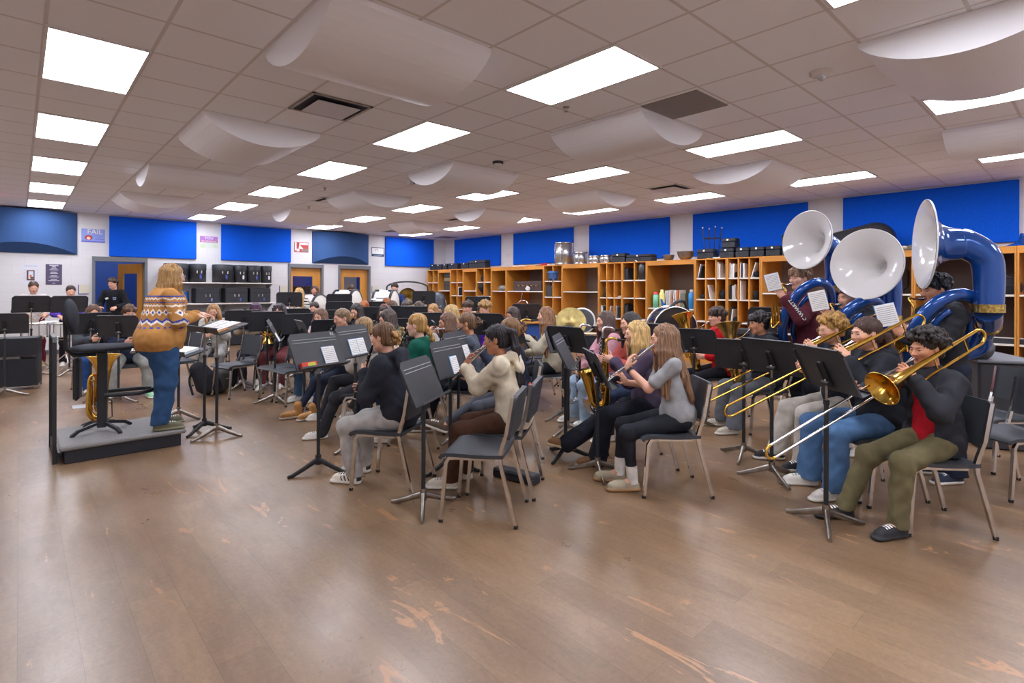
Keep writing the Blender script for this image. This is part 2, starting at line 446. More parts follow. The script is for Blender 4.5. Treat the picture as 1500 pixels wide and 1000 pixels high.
def shoe_obj(kind, col, P, v, s, root, sole=None, i=0, acc=None):
    """P: 4x4 foot frame (y towards toe, origin at the sole below the ankle)"""
    S = Vol((-.07, -.13, -.01), (.07, .22, .2 if kind == 'boot' else .13), max(v * .8, .0045)); k = .02
    S.cap((0, -.062, .016), (.006, .145, .016), .040, .043, k, sc=(1, 1, 2.4))
    S.cap((0, -.058, .045), (.004, .135, .032), .038, .033, .03)
    S.ell((.002, .05, .055), (.036, .085, .035), .03)
    if kind == 'clog': S.ell((0, .1, .045), (.044, .075, .036), .02)
    elif kind == 'boot': S.cap((0, -.045, .05), (0, -.035, .16), .046, .05, .03).ell((0, .1, .05), (.046, .08, .036), .03)
    else:
        S.cap((0, -.045, .05), (0, -.03, .095), .04, .04, .03)
        for j in range(3): S.cap((-.025, .035 + .025 * j, .083 - .014 * j), (.025, .035 + .025 * j, .083 - .014 * j), .007, .007, .006)
    S.cut((0, 0, -1), -.002)
    sc_ = sole or '#e9e5da'
    def smi(c):
        m = (c[:, 2] < .03).astype(int)
        if kind == 'sneaker':
            x, y, z = c.T; up = z > .033
            m[up & (np.abs(x) < .024) & (y > .02) & (y < .095) & (((y * 46) % 1) < .55)] = 2
            if acc: m[up & (y < -.078)] = 2; m[up & (np.abs(x) > .02) & (y > -.04) & (y < .07) & ((((y - .45 * z) * 30) % 1) < .38) & (z < .075)] = 2
        return m
    o = S.obj('shoe', [mat('shoe_' + col, col, .7, var=.12, vscale=20), paint(sc_, .6), paint(acc or ('#efece6' if sum(lin(col)[:3]) < .6 else '#8f8c88'), .7)], root, mi=smi)
    o.matrix_local = Matrix(P.tolist()) @ Matrix.Scale(s, 4)
    return o
def plan(instr, M, c, Rh, s, sp):
    """where the hands go for each instrument; person-local coordinates. L = -x"""
    f = Rh[:, 1]; o = {}
    if instr == 'flute':
        d = nrm(sp.get('d', V(.72, .55, -.42))); o['d'] = d
        o['L'] = grip(M + d * .16 + V(0, .03, 0), V(.1, -.15, 1), V(.2, -1, .1)); o['R'] = grip(M + d * .40 - V(0, .02, 0), V(-.5, .35, .8), V(.2, 1, .1)); o['curl'] = .75
    elif instr in ('clarinet', 'oboe', 'recorder'):
        d = nrm(sp.get('d', V(0, .66, -.75))); o['d'] = d
        o['L'] = grip(M + d * .22, V(.55, .8, .1), V(.85, -.5, 0)); o['R'] = grip(M + d * .40, V(-.55, .8, .1), V(-.85, -.5, 0)); o['curl'] = .6
    elif instr == 'bass_clarinet':
        a = M + V(.02, .2, -.02); o['top'] = a
        o['L'] = grip(a + V(0, .01, -.28), V(.55, .8, .15), V(.85, -.5, 0), .02); o['R'] = grip(a + V(0, .02, -.52), V(-.55, .8, 0), V(-.85, -.5, 0), .02); o['curl'] = .6
    elif instr in ('alto_sax', 'tenor_sax'):
        k = 1. if instr == 'alto_sax' else 1.25; a = M + V(.03, .17, -.02) * k; b = a + V(.08, -.02, -.5) * k; o['k'] = k; o['a'] = a; o['b'] = b
        o['L'] = grip(a + (b - a) * .28, V(.5, .85, .15), V(.85, -.5, 0), .022); o['R'] = grip(a + (b - a) * .68, V(-.45, .9, 0), V(-.85, -.4, 0), .028); o['curl'] = .6
    elif instr == 'trumpet':
        d = nrm(sp.get('d', f + V(0, 0, -.15))); o['d'] = d
        o['L'] = grip(M + d * .22 + V(-.02, 0, -.04), V(.3, .4, .85), V(1, -.1, 0), .02); o['R'] = grip(M + d * .24 + V(.03, 0, 0), V(-.6, .55, .5), V(-.6, 0, -.8), .02); o['curl'] = .6
    elif instr == 'trombone':
        d = nrm(sp.get('d', V(-.02, .9, -.42))); o['d'] = d; e = sp.get('ext', .42); o['ext'] = e
        o['L'] = grip(M + d * .17 + V(-.045, 0, .01), V(.35, .45, .75), V(1, -.2, 0), .02); o['R'] = grip(M + d * e + V(.03, 0, 0), V(-.5, .7, .1), V(-.8, 0, .5), .015); o['curl'] = .8
    elif instr == 'euphonium':
        b = sp.get('b', V(.06, .2, .62)); o['b'] = b
        o['L'] = grip(b + V(-.14, .02, .12), V(.5, .8, -.1), V(.85, -.4, 0), .03); o['R'] = grip(b + V(.10, -.02, .34), V(-.7, .6, -.2), V(-.2, .3, -.9), .02); o['curl'] = .5
    elif instr == 'french_horn':
        b = V(.06, .22, M[2] - .2); o['b'] = b
        o['L'] = grip(b + V(-.12, .02, .06), V(.7, .6, .2), V(.6, -.5, 0), .02); o['R'] = grip(b + V(.16, .0, -.16), V(-.6, .5, .2), V(-.7, .5, 0), .03); o['curl'] = .5
    elif instr == 'sousaphone':
        o['L'] = sp.get('Lh'); o['R'] = grip(M + V(.02, .13, -.33), V(-.3, .85, .2), V(-.3, .1, -.9), .02); o['curl'] = .55
    elif instr == 'sticks':
        z = c[2] - .52 * s if 'hz' not in sp else sp['hz']
        o['L'] = (V(-.17, .30, z), nrm(V(.3, .9, -.25)), nrm(V(.4, 0, -.9))); o['R'] = (V(.17, .30, z), nrm(V(-.3, .9, -.25)), nrm(V(-.4, 0, -.9))); o['curl'] = 1.0
    else:
        o['L'] = (V(-.13, .25, .62 if sp['pose'] == 'sit' else .9), nrm(V(.3, .9, -.1)), nrm(V(.2, 0, -1))); o['R'] = (V(.13, .25, .62 if sp['pose'] == 'sit' else .9), nrm(V(-.3, .9, -.1)), nrm(V(-.2, 0, -1))); o['curl'] = .4
    for k in ('L', 'R'):
        if k + 'h' in sp: o[k] = sp[k + 'h']
    return o
def person(label, x, y, face, hz=1.15, pose='sit', skin='fair', hair=('long', '#6d4b33'), top=('hoodie', '#777777'), legs=('jeans', '#2c3442'), shoes=('sneaker', '#e8e4dc'), instr=None, lean=8, yaw=0, pitch=-8, roll=0, w=1., fem=True, feet=None, group=None, glasses=None, vis='full', z0=0., sole=None, crossed=0, twist=0, **sp):
    """stand a figure at x, y facing the compass angle face (degrees from +X); hz: eye height"""
    sp['pose'] = pose
    dist = x * math.sin(.74) + y * math.cos(.74); v = float(np.clip(dist * .0013, .0052, .0135))
    dn = math.radians(lean); sit = pose == 'sit'
    s = (hz - .466) / (.085 + .5 * math.cos(dn) + .155) if sit else hz / 1.575
    s = max(.8, s); root = thing('person', label, 'person', (x, y, z0), math.radians(face - 90), group)
    hipz = .466 + .085 * s if sit else .91 * s
    hip = V(0, -.085 if sit else 0, hipz)
    Rt = rotm('Z', math.radians(twist)) @ rotm('X', -dn)
    T = lambda a, b, cc: hip + Rt @ (V(a * w if abs(a) < .3 else a, b, cc) * s)
    neck = T(0, -.015, .50); hd = rotm('Z', math.radians(yaw + twist)) @ rotm('X', math.radians(pitch)) @ rotm('Y', math.radians(roll))
    c = neck + V(0, .025 + .06 * math.sin(dn), .155) * s; c += hd[:, 1] * .015
    hs = .97 * (s ** .5); M = c + hd @ (V(0, .105, -.057) * hs)
    wm = w * (.93 if fem else 1.02)
    sh = {'L': T(-.165 * (.95 if fem else 1.06), -.01, .455), 'R': T(.165 * (.95 if fem else 1.06), -.01, .455)}
    pl = plan(instr, M, c, hd, s, sp)
    el, wr = {}, {}
    for k, sx in (('L', -1), ('R', 1)):
        w0, f0, n0 = pl[k]
        el[k], wr[k] = ik(sh[k], w0, .285 * s, .25 * s, sp.get('pole' + k, V(sx * .55, -.25, -1)))
    # legs
    hj = {k: hip + rotm('Z', math.radians(twist * .3)) @ V(sx * .095 * min(w, 1.2), 0, 0) for k, sx in (('L', -1), ('R', 1))}
    if feet is None: feet = {'L': (-.11, .30 if sit else .02, 0), 'R': (.11, .34 if sit else 0, 0)}
    kn, an, FT = {}, {}, {}
    for k, sx in (('L', -1), ('R', 1)):
        ft = V(*feet[k][:3]); fa = feet[k][3] if len(feet[k]) > 3 else -sx * 8; fp = feet[k][4] if len(feet[k]) > 4 else 0
        kn[k], an[k] = ik(hj[k], ft + V(0, 0, .085 * s), .43 * s, .40 * s, V(sx * .12 + (feet[k][5] if len(feet[k]) > 5 else 0), 1, .6 if sit else .05))
        Rf = rotm('Z', math.radians(fa)) @ rotm('X', math.radians(fp)); F = np.eye(4); F[:3, :3] = Rf; F[:3, 3] = an[k] - Rf @ V(0, -.035, .085 * s); FT[k] = F
    allp = [*kn.values(), *an.values(), *el.values(), *wr.values(), c, neck, hip] + [pl[k][0] for k in 'LR']
    bd = .2 if w < 1.2 else .36; lo = np.min(allp, 0) - bd; hi = np.max(allp, 0) + bd; lo[2] = max(lo[2], -.02)
    # body
    B = Vol(lo, hi, v); sk = mat('skin_' + skin, SKIN[skin], .5, var=.05, vscale=30, spec=.35)
    fl = (1, sp.get('flat', 1.38), 1)
    B.cap(T(0, 0, .0), T(0, -.01, .16), .13 * wm * s, .11 * wm * s, .03, sc=fl, R=Rt).cap(T(0, -.01, .16), T(0, -.005, .36), .11 * wm * s, .125 * wm * s, .03, sc=fl, R=Rt)
    B.cap(sh['L'], sh['R'], .045 * s, k=.04).cap(T(0, -.01, .42), c + hd @ (V(0, -.02, -.05) * hs), (.052 if fem else .058) * s, (.045 if fem else .053) * s, .025)
    for k, sx in (('L', -1), ('R', 1)):
        B.chain([sh[k], el[k], wr[k]], [.043 * s, .036 * s, .026 * s], .02)
        hand(B, wr[k], pl[k][1], pl[k][2], sx, pl['curl'] if k + 'c' not in sp else sp[k + 'c'], s, v)
        B.chain([hj[k], kn[k], an[k]], [.07 * s, .05 * s, .036 * s], .02).cap(an[k], an[k] + FT[k][:3, 1] * .1 - V(0, 0, .04), .034 * s, .025, .02)
    h = lambda *a: c + hd @ (V(*a) * hs)
    B.ell(h(0, -.012, .03), V(.073, .093, .083) * hs, .01, hd).ell(h(0, .026, -.03), V(.061, .066, .084) * hs, .03, hd)
    for sx in (-1, 1):
        B.cap(h(sx * .043, .0, -.06), h(sx * .012, .062, -.095), .027 * hs, .02 * hs, .025).ell(h(sx * .038, .062, -.018), .026 * hs, .02)
        B.ell(h(sx * .031, .102, .003), V(.018, .014, .011) * hs, .012, hd, 's').ell(h(sx * .01, .096, -.031), .0075 * hs, .006)
        B.ell(h(sx * .075, -.008, -.005), V(.009, .019, .031) * hs, .006, hd)
    B.cap(h(-.028, .085, .022), h(.028, .085, .022), .010 * hs, k=.012).cap(h(0, .089, .006), h(0, .107, -.027), .0075 * hs, .0115 * hs, .01)
    B.ell(h(0, .0915, -.0515), V(.022, .009, .006) * hs, .005, hd).ell(h(0, .089, -.063), V(.018, .009, .007) * hs, .005, hd)
    lip = mat('lip_' + skin, {'fair': '#c27b6e', 'pale': '#cf8a80', 'tan': '#a8604f', 'olive': '#96544a'}[skin], .4)
    def bmi(q):
        l = (q - c) @ hd / hs; return ((np.abs(l[:, 0]) < .023 - .25 * np.abs(l[:, 2] + .057)) & (np.abs(l[:, 2] + .057) < .0125) & (l[:, 1] > .088)).astype(int)
    B.obj('body', [sk, lip], root, bmi)
    # face
    key = (skin, round(sp.get('eyes', .05), 2))
    if key not in EYES: EYES[key] = eye_mesh(sk, key[1])
    bm = hairm(sp.get('brow', hair[1]))
    Mh = np.eye(4); Mh[:3, :3] = hd * hs
    for sx in (-1, 1):
        e = link('eye', EYES[key], None, root); Mh[:3, 3] = h(sx * .031, .0795, .005); e.matrix_local = Matrix(Mh.tolist())
        if v < .0125:
            b = MB(); b.tube([h(sx * t, .0965 - abs(t - .03) * .35, .0245 - abs(t - .034) * .22) for t in (.014, .024, .036, .05)], [.0022, .0032, .003, .0015], 6); b.obj('eyebrow', bm, root)
    if glasses:
        g = MB()
        for sx in (-1, 1):
            g.tube([h(sx * .032 + .020 * math.cos(a), .104, .003 + .0165 * math.sin(a)) for a in np.linspace(0, 2 * PI, 13)[:-1]], .0016, 6, closed=True)
            g.tube([h(sx * .052, .103, .006), h(sx * .078, .05, .004), h(sx * .08, -.01, .0)], .0016, 5)
        g.tube([h(-.012, .105, .005), h(.012, .105, .005)], .0016, 5); g.obj('glasses', paint(glasses, .3), root)
    if hair:
        back = T(0, -.13, .3)[1]
        hairdo(hair[0], hair[1], c, hd, hs * 1.01, v, len(PEOPLE), root, neck, back, hair[2] if len(hair) > 2 else None)
    # clothes
    kind, tc = top[0], top[1]; off = {'tee': .014, 'shirt': .016, 'sweater': .024, 'hoodie': .028, 'jacket': .03, 'fleece': .026}[kind]
    sd = float(len(PEOPLE)); cm = cloth(tc)
    def torso(Vv, o, k=.05, bell=0.):
        ww = wm * s
        if not sit: Vv.cap(T(0, .0, -.20), T(0, 0, -.01), .13 * ww + o + bell, .132 * ww + o + bell, k, sc=fl, R=Rt)
        Vv.cap(T(0, .0, -.01), T(0, -.012, .16), .134 * ww + o + bell, .127 * ww + o + bell, k, sc=fl, R=Rt).cap(T(0, -.012, .16), T(0, -.005, .36), .127 * ww + o + bell, .128 * ww + o, k, sc=fl, R=Rt)
        Vv.cap(sh['L'] + Rt @ V(.03, 0, -.01), sh['R'] + Rt @ V(-.03, 0, -.01), .05 * s + o * .75, k=.05).cap(T(0, -.01, .40), T(0, -.012, .465), .085 * s + o * .6, .062 * s + o * .4, .04)
        if sit and o > .013: Vv.ell(hip + V(0, -.01, .035), V(.182 * w + o * .7, .132 + o, .14) * s, .05)
        if w > 1.2: Vv.ell(T(0, .06, .1), V(.19, .15, .17) * s, .06).cap(hj['L'] + V(.02, -.02, .03), hj['R'] + V(-.02, -.02, .03), .125 * s + o, k=.06).ell(hip + V(0, -.03, .0), V(.315, .205, .2) * s, .05)
    hem = hipz + (-.075 * s if sit else sp.get('hem', -.10 * s))
    if kind == 'jacket':
        S = Vol(lo, hi, v); torso(S, .012); S.cut((0, 0, -1), -(hipz - .0)); S.warp(wrinkle(.003, 34, sd)); S.obj('shirt', cloth(top[2]), root)
    U = Vol(lo, hi, v); torso(U, off, bell=.01 if kind in ('hoodie', 'jacket', 'fleece') else 0)
    for k, sx in (('L', -1), ('R', 1)):
        if kind == 'tee':
            e = sh[k] + (el[k] - sh[k]) * .72; U.cap(sh[k] - V(0, 0, .006), e, .054 * s, .058 * s, .04)
        else:
            e = el[k] + (wr[k] - el[k]) * sp.get('sleeve', .93); U.cap(sh[k] - V(0, 0, .008), el[k], .044 * s + off * .9, .044 * s + off, .05).cap(el[k], e, .044 * s + off, .034 * s + off * .55, .02)
            if kind in ('hoodie', 'sweater', 'fleece'): U.ell(el[k] + (wr[k] - el[k]) * (sp.get('sleeve', .93) - .1), .044 * s + off * .55, .02)
    if kind == 'jacket': U.chain([T(0, .14, .52), T(.0, .18, .2), T(0, .24, -.15)], [.05, .12, .17], .01, op='s')
    U.cut((0, 0, -1), -hem)
    if kind == 'hoodie':
        U.chain([T(-.07, .085, .445), T(-.095, -.02, .492), T(-.05, -.115, .495), T(.05, -.115, .495), T(.095, -.02, .492), T(.07, .085, .445)], [.02, .034, .044, .044, .034, .02], .014)
        U.ell(T(0, -.135, .43), V(.105, .042, .09) * s, .025, Rt)
    elif kind in ('jacket', 'shirt', 'fleece'):
        U.chain([T(-.03, .06, .46), T(-.065, .0, .495), T(0, -.065, .505), T(.065, .0, .495), T(.03, .06, .46)], [.012, .017, .018, .017, .012], .012)
    else: U.chain([T(-.05, .05, .468), T(-.07, -.01, .488), T(0, -.075, .492), T(.07, -.01, .488), T(.05, .05, .468), T(0, .075, .455), T(-.05, .05, .468)], [.011] * 7, .01)
    am = {'tee': .0055, 'shirt': .006, 'sweater': .005, 'hoodie': .0085, 'jacket': .0095, 'fleece': .006}[kind]
    U.warp(wrinkle(am * .7, 27, sd)).warp(wrinkle(am * .5, 66, sd + 4))
    ms = [cm] + [cloth(q) for q in top[2:]] if kind != 'jacket' else [cm]
    tn = {'tee': 'shirt', 'shirt': 'shirt', 'sweater': 'sweater', 'hoodie': 'hoodie', 'jacket': 'jacket', 'fleece': 'fleece'}[kind]
    U.obj(tn, ms, root, sp['pat'](T, s) if 'pat' in sp else None)
    lk, lc = legs[0], legs[1]
    ra = {'wide': (.094, .08, .078, .088), 'jeans': (.092, .074, .068, .062), 'slim': (.084, .062, .058, .041), 'sweat': (.098, .082, .076, .07)}[lk]
    ra = [r * s * (1 + (w - 1) * .75) for r in ra]
    P = Vol(lo, hi, v); P.cap(T(0, -.0, .01), T(0, -.005, .12), .138 * wm * s, .122 * wm * s, .04, sc=(1, 1.3, 1), R=Rt)
    P.cap(hj['L'] + V(.02, -.03, .0), hj['R'] + V(-.02, -.03, .0), .085 * s, k=.04)
    for k in 'LR':
        d = nrm(an[k] - kn[k]); e = an[k] + d * ({'slim': -.03, 'wide': .03, 'sweat': .0, 'jeans': .02}[lk] if 'legend' not in sp else sp['legend'])
        P.cap(hj[k], kn[k], ra[0], ra[1], .03).cap(kn[k], e, ra[2], ra[3], .03).ell(kn[k], ra[1] * 1.02, .02)
    if w > 1.2:
        P.ell(hip + V(0, -.03, -.03), V(.235, .185, .17) * s, .05)
        for k in 'LR': P.cap(hj[k] + V(0, -.01, -.02), (hj[k] + kn[k]) / 2, .14 * s, .118 * s, .05)
    P.cut(tuple(Rt[:, 2]), float(Rt[:, 2] @ hip) + .13 * s)
    if not any(feet[k][2] > .08 for k in 'LR'): P.cut((0, 0, -1), -(.062 if lk != 'slim' else .12))
    P.warp(wrinkle(.005 if lk != 'slim' else .002, 25, sd + 2)).warp(wrinkle(.0036 if lk != 'slim' else .001, 58, sd + 5))
    pmat = cloth(lc)
    P.obj('trousers', [pmat], root)
    for k in 'LR':
        if sp.get('socks'):
            b = MB(); b.tube([an[k] + (kn[k] - an[k]) * .32, an[k] + V(0, 0, -.02)], [.047 * s, .043 * s], 14); b.obj('sock', cloth(sp['socks']), root)
        shoe_obj(shoes[0], shoes[1], FT[k], v, s * .98, root, sole, acc=shoes[2] if len(shoes) > 2 else None)
    r = dict(root=root, M=M, c=c, hd=hd, s=s, pl=pl, T=T, wr=wr, el=el, sh=sh, loc=(x, y, z0), rz=math.radians(face - 90), v=v, hs=hs, kn=kn, an=an)
    PEOPLE.append(r); return r
# ---------------------------------------------------------------- instruments (held ones are built in the player's local coordinates)
def held(p, name, label, cat, group=None):
    return thing(name, label, cat, p['loc'], p['rz'], group)
def rings(mb, a, d, ts, r, mi=0):
    for t in ts: mb.cyl(a + d * (t - .006), a + d * (t + .006), r, n=10, mi=mi)
def flute(p, label, length=.66, m=None, group=None):
    t = held(p, 'flute', label, 'flute', group); M = p['M'] + p['hd'] @ V(0, .012, -.006); d = p['pl']['d']; m = m or M_SILV
    a = M - d * .13; up = nrm(V(0, 0, 1) - d * d[2])
    MB().tube([a, a + d * .22], .0105, 12).obj('head_joint', m, t); MB().tube([a + d * .22, a + d * length], .0095, 12).obj('tube', m, t)
    MB().box(M - up * .0 + up * .009, (.03, .02, .006), .002, frame(d, up)[:, [1, 0, 2]]).obj('lip_plate', m, t)
    k = MB()
    for i in range(13): k.cyl(a + d * (.27 + .026 * i) + up * .009, a + d * (.27 + .026 * i) + up * .016, .008, n=8)
    w = np.cross(d, up); k.tube([a + d * .25 + w * .012 + up * .008, a + d * .6 + w * .012 + up * .008], .0025, 6); k.obj('keys', m, t)
    return t
def clarinet(p, label, m=None, cat='clarinet', length=.58, mp='black', group=None, km=None):
    t = held(p, cat, label, cat, group); d = p['pl']['d']; a = p['M'] + p['hd'] @ V(0, .0, 0); m = m or mat('ebony', '#1c1a1b', .3); km = km or M_SILV
    MB().tube([a - d * .005, a + d * .03, a + d * .075], [.006, .011, .0125], 12).obj('mouthpiece', mat('ebony', '#1c1a1b', .3) if mp == 'black' else m, t)
    MB().tube([a + d * .075, a + d * (length - .08)], .0135, 12).obj('body_joint', m, t)
    MB().tube([a + d * (length - .08), a + d * (length - .05), a + d * (length - .02), a + d * length, a + d * (length - .004)], [.014, .018, .026, .036, .03], 16).obj('bell', m, t)
    k = MB(); rings(k, a, d, (.08, .13, .30, .31, length - .085, length - .003), .0165)
    up = nrm(V(0, 0, 1) - d * d[2]); w = np.cross(d, up)
    for i in range(10): k.cyl(a + d * (.15 + .033 * i) + up * .012, a + d * (.15 + .033 * i) + up * .02, .0085, n=8)
    for sx in (-1, 1): k.tube([a + d * .16 + w * .016 * sx + up * .008, a + d * .45 + w * .016 * sx + up * .008], .003, 6)
    k.obj('keys', km, t); return t
def bass_clarinet(p, label, group=None):
    t = held(p, 'bass_clarinet', label, 'clarinet', group); a = p['pl']['top']; M = p['M']; e = mat('ebony', '#1c1a1b', .3)
    MB().tube([M, M + (a - M) * .35 + V(0, 0, .0)], [.007, .015], 12).obj('mouthpiece', e, t)
    n = MB(); sweep(n, [M + (a - M) * .33, M + (a - M) * .6 + V(0, 0, .03), a + V(0, -.02, .04), a + V(0, .0, .0), a + V(0, .0, -.06)], [.011, .012, .013, .014, .016], 12, 24); n.obj('neck', M_SILV, t)
    b = a + V(.0, .02, -.74); MB().tube([a + V(0, 0, -.05), b], .021, 14).obj('body_joint', e, t)
    q = MB(); sweep(q, [b + V(0, 0, .01), b + V(0, .01, -.05), b + V(0, .07, -.09), b + V(0, .13, -.04), b + V(0, .15, .06)], [.021, .023, .026, .035, .062], 16, 24); q.obj('bell', M_SILV, t)
    k = MB(); d = nrm(b - a); rings(k, a, d, (.06, .3, .33, .6, .72), .0245)
    for i in range(15): k.cyl(a + d * (.1 + .04 * i) + V(0, .018, 0), a + d * (.1 + .04 * i) + V(0, .032, 0), .012, n=8)
    for sx in (-1, 1): k.tube([a + d * .08 + V(.02 * sx, .016, 0), a + d * .68 + V(.02 * sx, .016, 0)], .0045, 6)
    k.obj('keys', M_SILV, t); return t
def sax(p, label, m=None, kind='alto', group=None, km=None):
    t = held(p, kind + '_saxophone', label, 'saxophone', group); m = m or M_GOLD; km = km or m
    k = p['pl']['k']; a, b, M = p['pl']['a'], p['pl']['b'], p['M']; d = nrm(b - a); fw = nrm(V(.25, 1, .0))
    MB().tube([M, M + (a - M) * .42 + V(0, 0, .012)], [.007, .014 * k], 12).obj('mouthpiece', mat('ebony', '#1c1a1b', .3), t)
    n = MB(); sweep(n, [M + (a - M) * .36 + V(0, 0, .012), M + (a - M) * .7 + V(0, 0, .03), a + V(0, -.012, .02) * k, a, a + d * .05 * k], [.009 * k, .011 * k, .0125 * k, .0135 * k, .015 * k], 12, 24); n.obj('neck', m, t)
    q = MB(); q.tube([a + d * .03 * k, a + d * .25 * k, b], [.0165 * k, .024 * k, .034 * k], 16); q.obj('body_tube', m, t)
    w = MB(); sweep(w, [b - d * .01, b + d * .06 * k + fw * .01, b + d * .09 * k + fw * .06 * k, b + d * .05 * k + fw * .115 * k, b + fw * .125 * k - d * .02], [.034 * k, .036 * k, .038 * k, .04 * k, .042 * k], 16, 24); w.obj('bow', m, t)
    c = b + fw * .125 * k; u = nrm(-d * 1. + fw * .22)
    w = MB(); w.tube([c, c + u * .1 * k, c + u * .18 * k, c + u * .235 * k, c + u * .25 * k, c + u * .246 * k, c + u * .2 * k, c + u * .12 * k], [.042 * k, .048 * k, .056 * k, .07 * k, .078 * k, .074 * k, .052 * k, .04 * k], 20, cap=False); w.obj('bell', m, t)
    kk = MB(); sd = np.cross(d, fw)
    for i in range(11):
        r = (.011 + .0013 * i) * k; o = a + d * (.1 + .037 * i) * k; f2 = fw if i % 3 else nrm(fw - sd * .8)
        e = (.017 + .0015 * i) * k; kk.cyl(o + f2 * e, o + f2 * (e + .011), r, n=10)
    for o in (.05, .2): kk.cyl(c + u * o * .6 * k + sd * .045 * k, c + u * o * .6 * k + sd * .058 * k, .024 * k, n=12)
    for sx in (-1, 1): kk.tube([a + d * .07 * k + fw * .02 * k + sd * .014 * sx * k, a + d * .48 * k + fw * .042 * k + sd * .02 * sx * k], .0035 * k, 6)
    kk.obj('keys', km, t); return t
def bell_prof(L, r0, r1, n=12, p=5., q=.25):
    return [(r0 + (r1 - r0) * (q * i / n + (1 - q) * (i / n) ** p), L * i / n) for i in range(n + 1)]
def cone(mb, a, b, r0, r1, n=24, p=5., k=14, lip=.004, mi=0, inner=None, q=.25):
    d = b - a; pr = bell_prof(1, r0, r1, k, p, q)
    pts = [a + d * z for _, z in pr]; rr = [r for r, _ in pr]
    mb.tube(pts, rr, n, mi, cap=False)
    pts2 = pts[::-1]; rr2 = [max(.001, r - .0025) for r in rr[::-1]]
    mb.tube(pts2, rr2, n, mi if inner is None else inner, cap=False)
    mb.tube([b + rr[-1] * (math.cos(t) * (u0 := nrm(np.cross(d, V(.3, .2, .9)))) + math.sin(t) * np.cross(nrm(d), u0)) for t in np.linspace(0, 2 * PI, 37)[:-1]], lip, 6, mi if inner is None else inner, closed=True)
def trombone(p, label, m=None, ext=None, side=-1, group=None, slide=None, back=.14, drop=.03, out=.075):
    t = held(p, 'trombone', label, 'trombone', group); m = m or M_GOLD; sm = slide or M_SILV
    d = p['pl']['d']; M = p['M'] + p['hd'] @ V(0, .006, 0); e = p['pl']['ext']; lat = nrm(np.cross(d, V(0, 0, 1))) * side; up = nrm(np.cross(lat, d)); up *= np.sign(up[2])
    MB().tube([M, M + d * .012, M + d * .05, M + d * .085], [.0135, .0125, .006, .0075], 14).obj('mouthpiece', M_SILV, t)
    lo = -up * .085
    s1 = MB(); s1.tube([M + d * .08, M + d * (e + .02)], .0072, 10); s1.tube([M + d * .16 + lo, M + d * (e + .02) + lo], .0072, 10); s1.tube([M + d * .17, M + d * .17 + lo], .006, 8); s1.obj('inner_slide', sm, t)
    L = .66; o = MB(); o.tube([M + d * e, M + d * (e + L)], .0086, 10); o.tube([M + d * e + lo, M + d * (e + L) + lo], .0086, 10); o.tube([M + d * (e + .02), M + d * (e + .02) + lo], .006, 8); o.obj('outer_slide', sm, t)
    q = MB(); c = M + d * (e + L - .005) + lo / 2; q.tube([c + up * .0425 * math.cos(a) + d * .05 * math.sin(a) for a in np.linspace(0, PI, 13)], .009, 10); q.obj('slide_bow', m, t)
    # bell section beside the head
    b0 = M + d * (.15 - back) + lo * .5 + lat * out - up * drop; r1 = .042
    g = MB(); A = M + d * .16 + lo; g.tube(bez([A, A + lat * .03 - d * .01, b0 + d * (back - .05) + lo * .4, b0 - d * .05 + lo * .4], 10), .0078, 10)
    g.tube([b0 - d * .04 + lo * .4, b0 - d * .52 + lo * .4], .0085, 10); g.obj('gooseneck', m, t)
    w = MB(); c = b0 - d * .52 + lo * .4 + up * .05; w.tube([c + up * -.05 * math.cos(a) - d * .06 * math.sin(a) for a in np.linspace(0, PI, 13)], .0095, 12); w.obj('tuning_slide', m, t)
    B = c + up * .05
    w = MB(); w.tube([B, B + d * .3], [.0095, .013], 14, cap=False); cone(w, B + d * .3, B + d * .86, .0135, .11, 32, 6.5, 24, .0035, q=.16); w.obj('bell', m, t)
    for o in (.12, .4): MB().tube([b0 - d * o + lo * .4, b0 - d * o + lo * .4 + up * .1], .005, 8).obj('brace', m, t)
    return t
def trumpet(p, label, m=None, group=None):
    t = held(p, 'trumpet', label, 'trumpet', group); m = m or M_SILV; d = p['pl']['d']; M = p['M']; up = nrm(V(0, 0, 1) - d * d[2])
    MB().tube([M, M + d * .01, M + d * .04, M + d * .08], [.012, .011, .005, .0065], 12).obj('mouthpiece', m, t)
    g = MB(); g.tube([M + d * .08, M + d * .38], .006, 10); g.tube([M + d * .38 - up * .05 * (1 - math.cos(a)) / 1 * .5 + d * .03 * math.sin(a) for a in np.linspace(0, PI, 9)], .0065, 10); g.tube([M + d * .38 - up * .05, M + d * .12 - up * .05], .0065, 10); g.obj('leadpipe', m, t)
    w = MB(); cone(w, M + d * .1 - up * .05, M + d * .5 - up * .05, .008, .06, 24, 5, 14, .0025); w.obj('bell', m, t)
    k = MB()
    for i in range(3): k.cyl(M + d * (.2 + .026 * i) - up * .1, M + d * (.2 + .026 * i) + up * .045, .011, n=10)
    k.obj('valves', m, t); return t
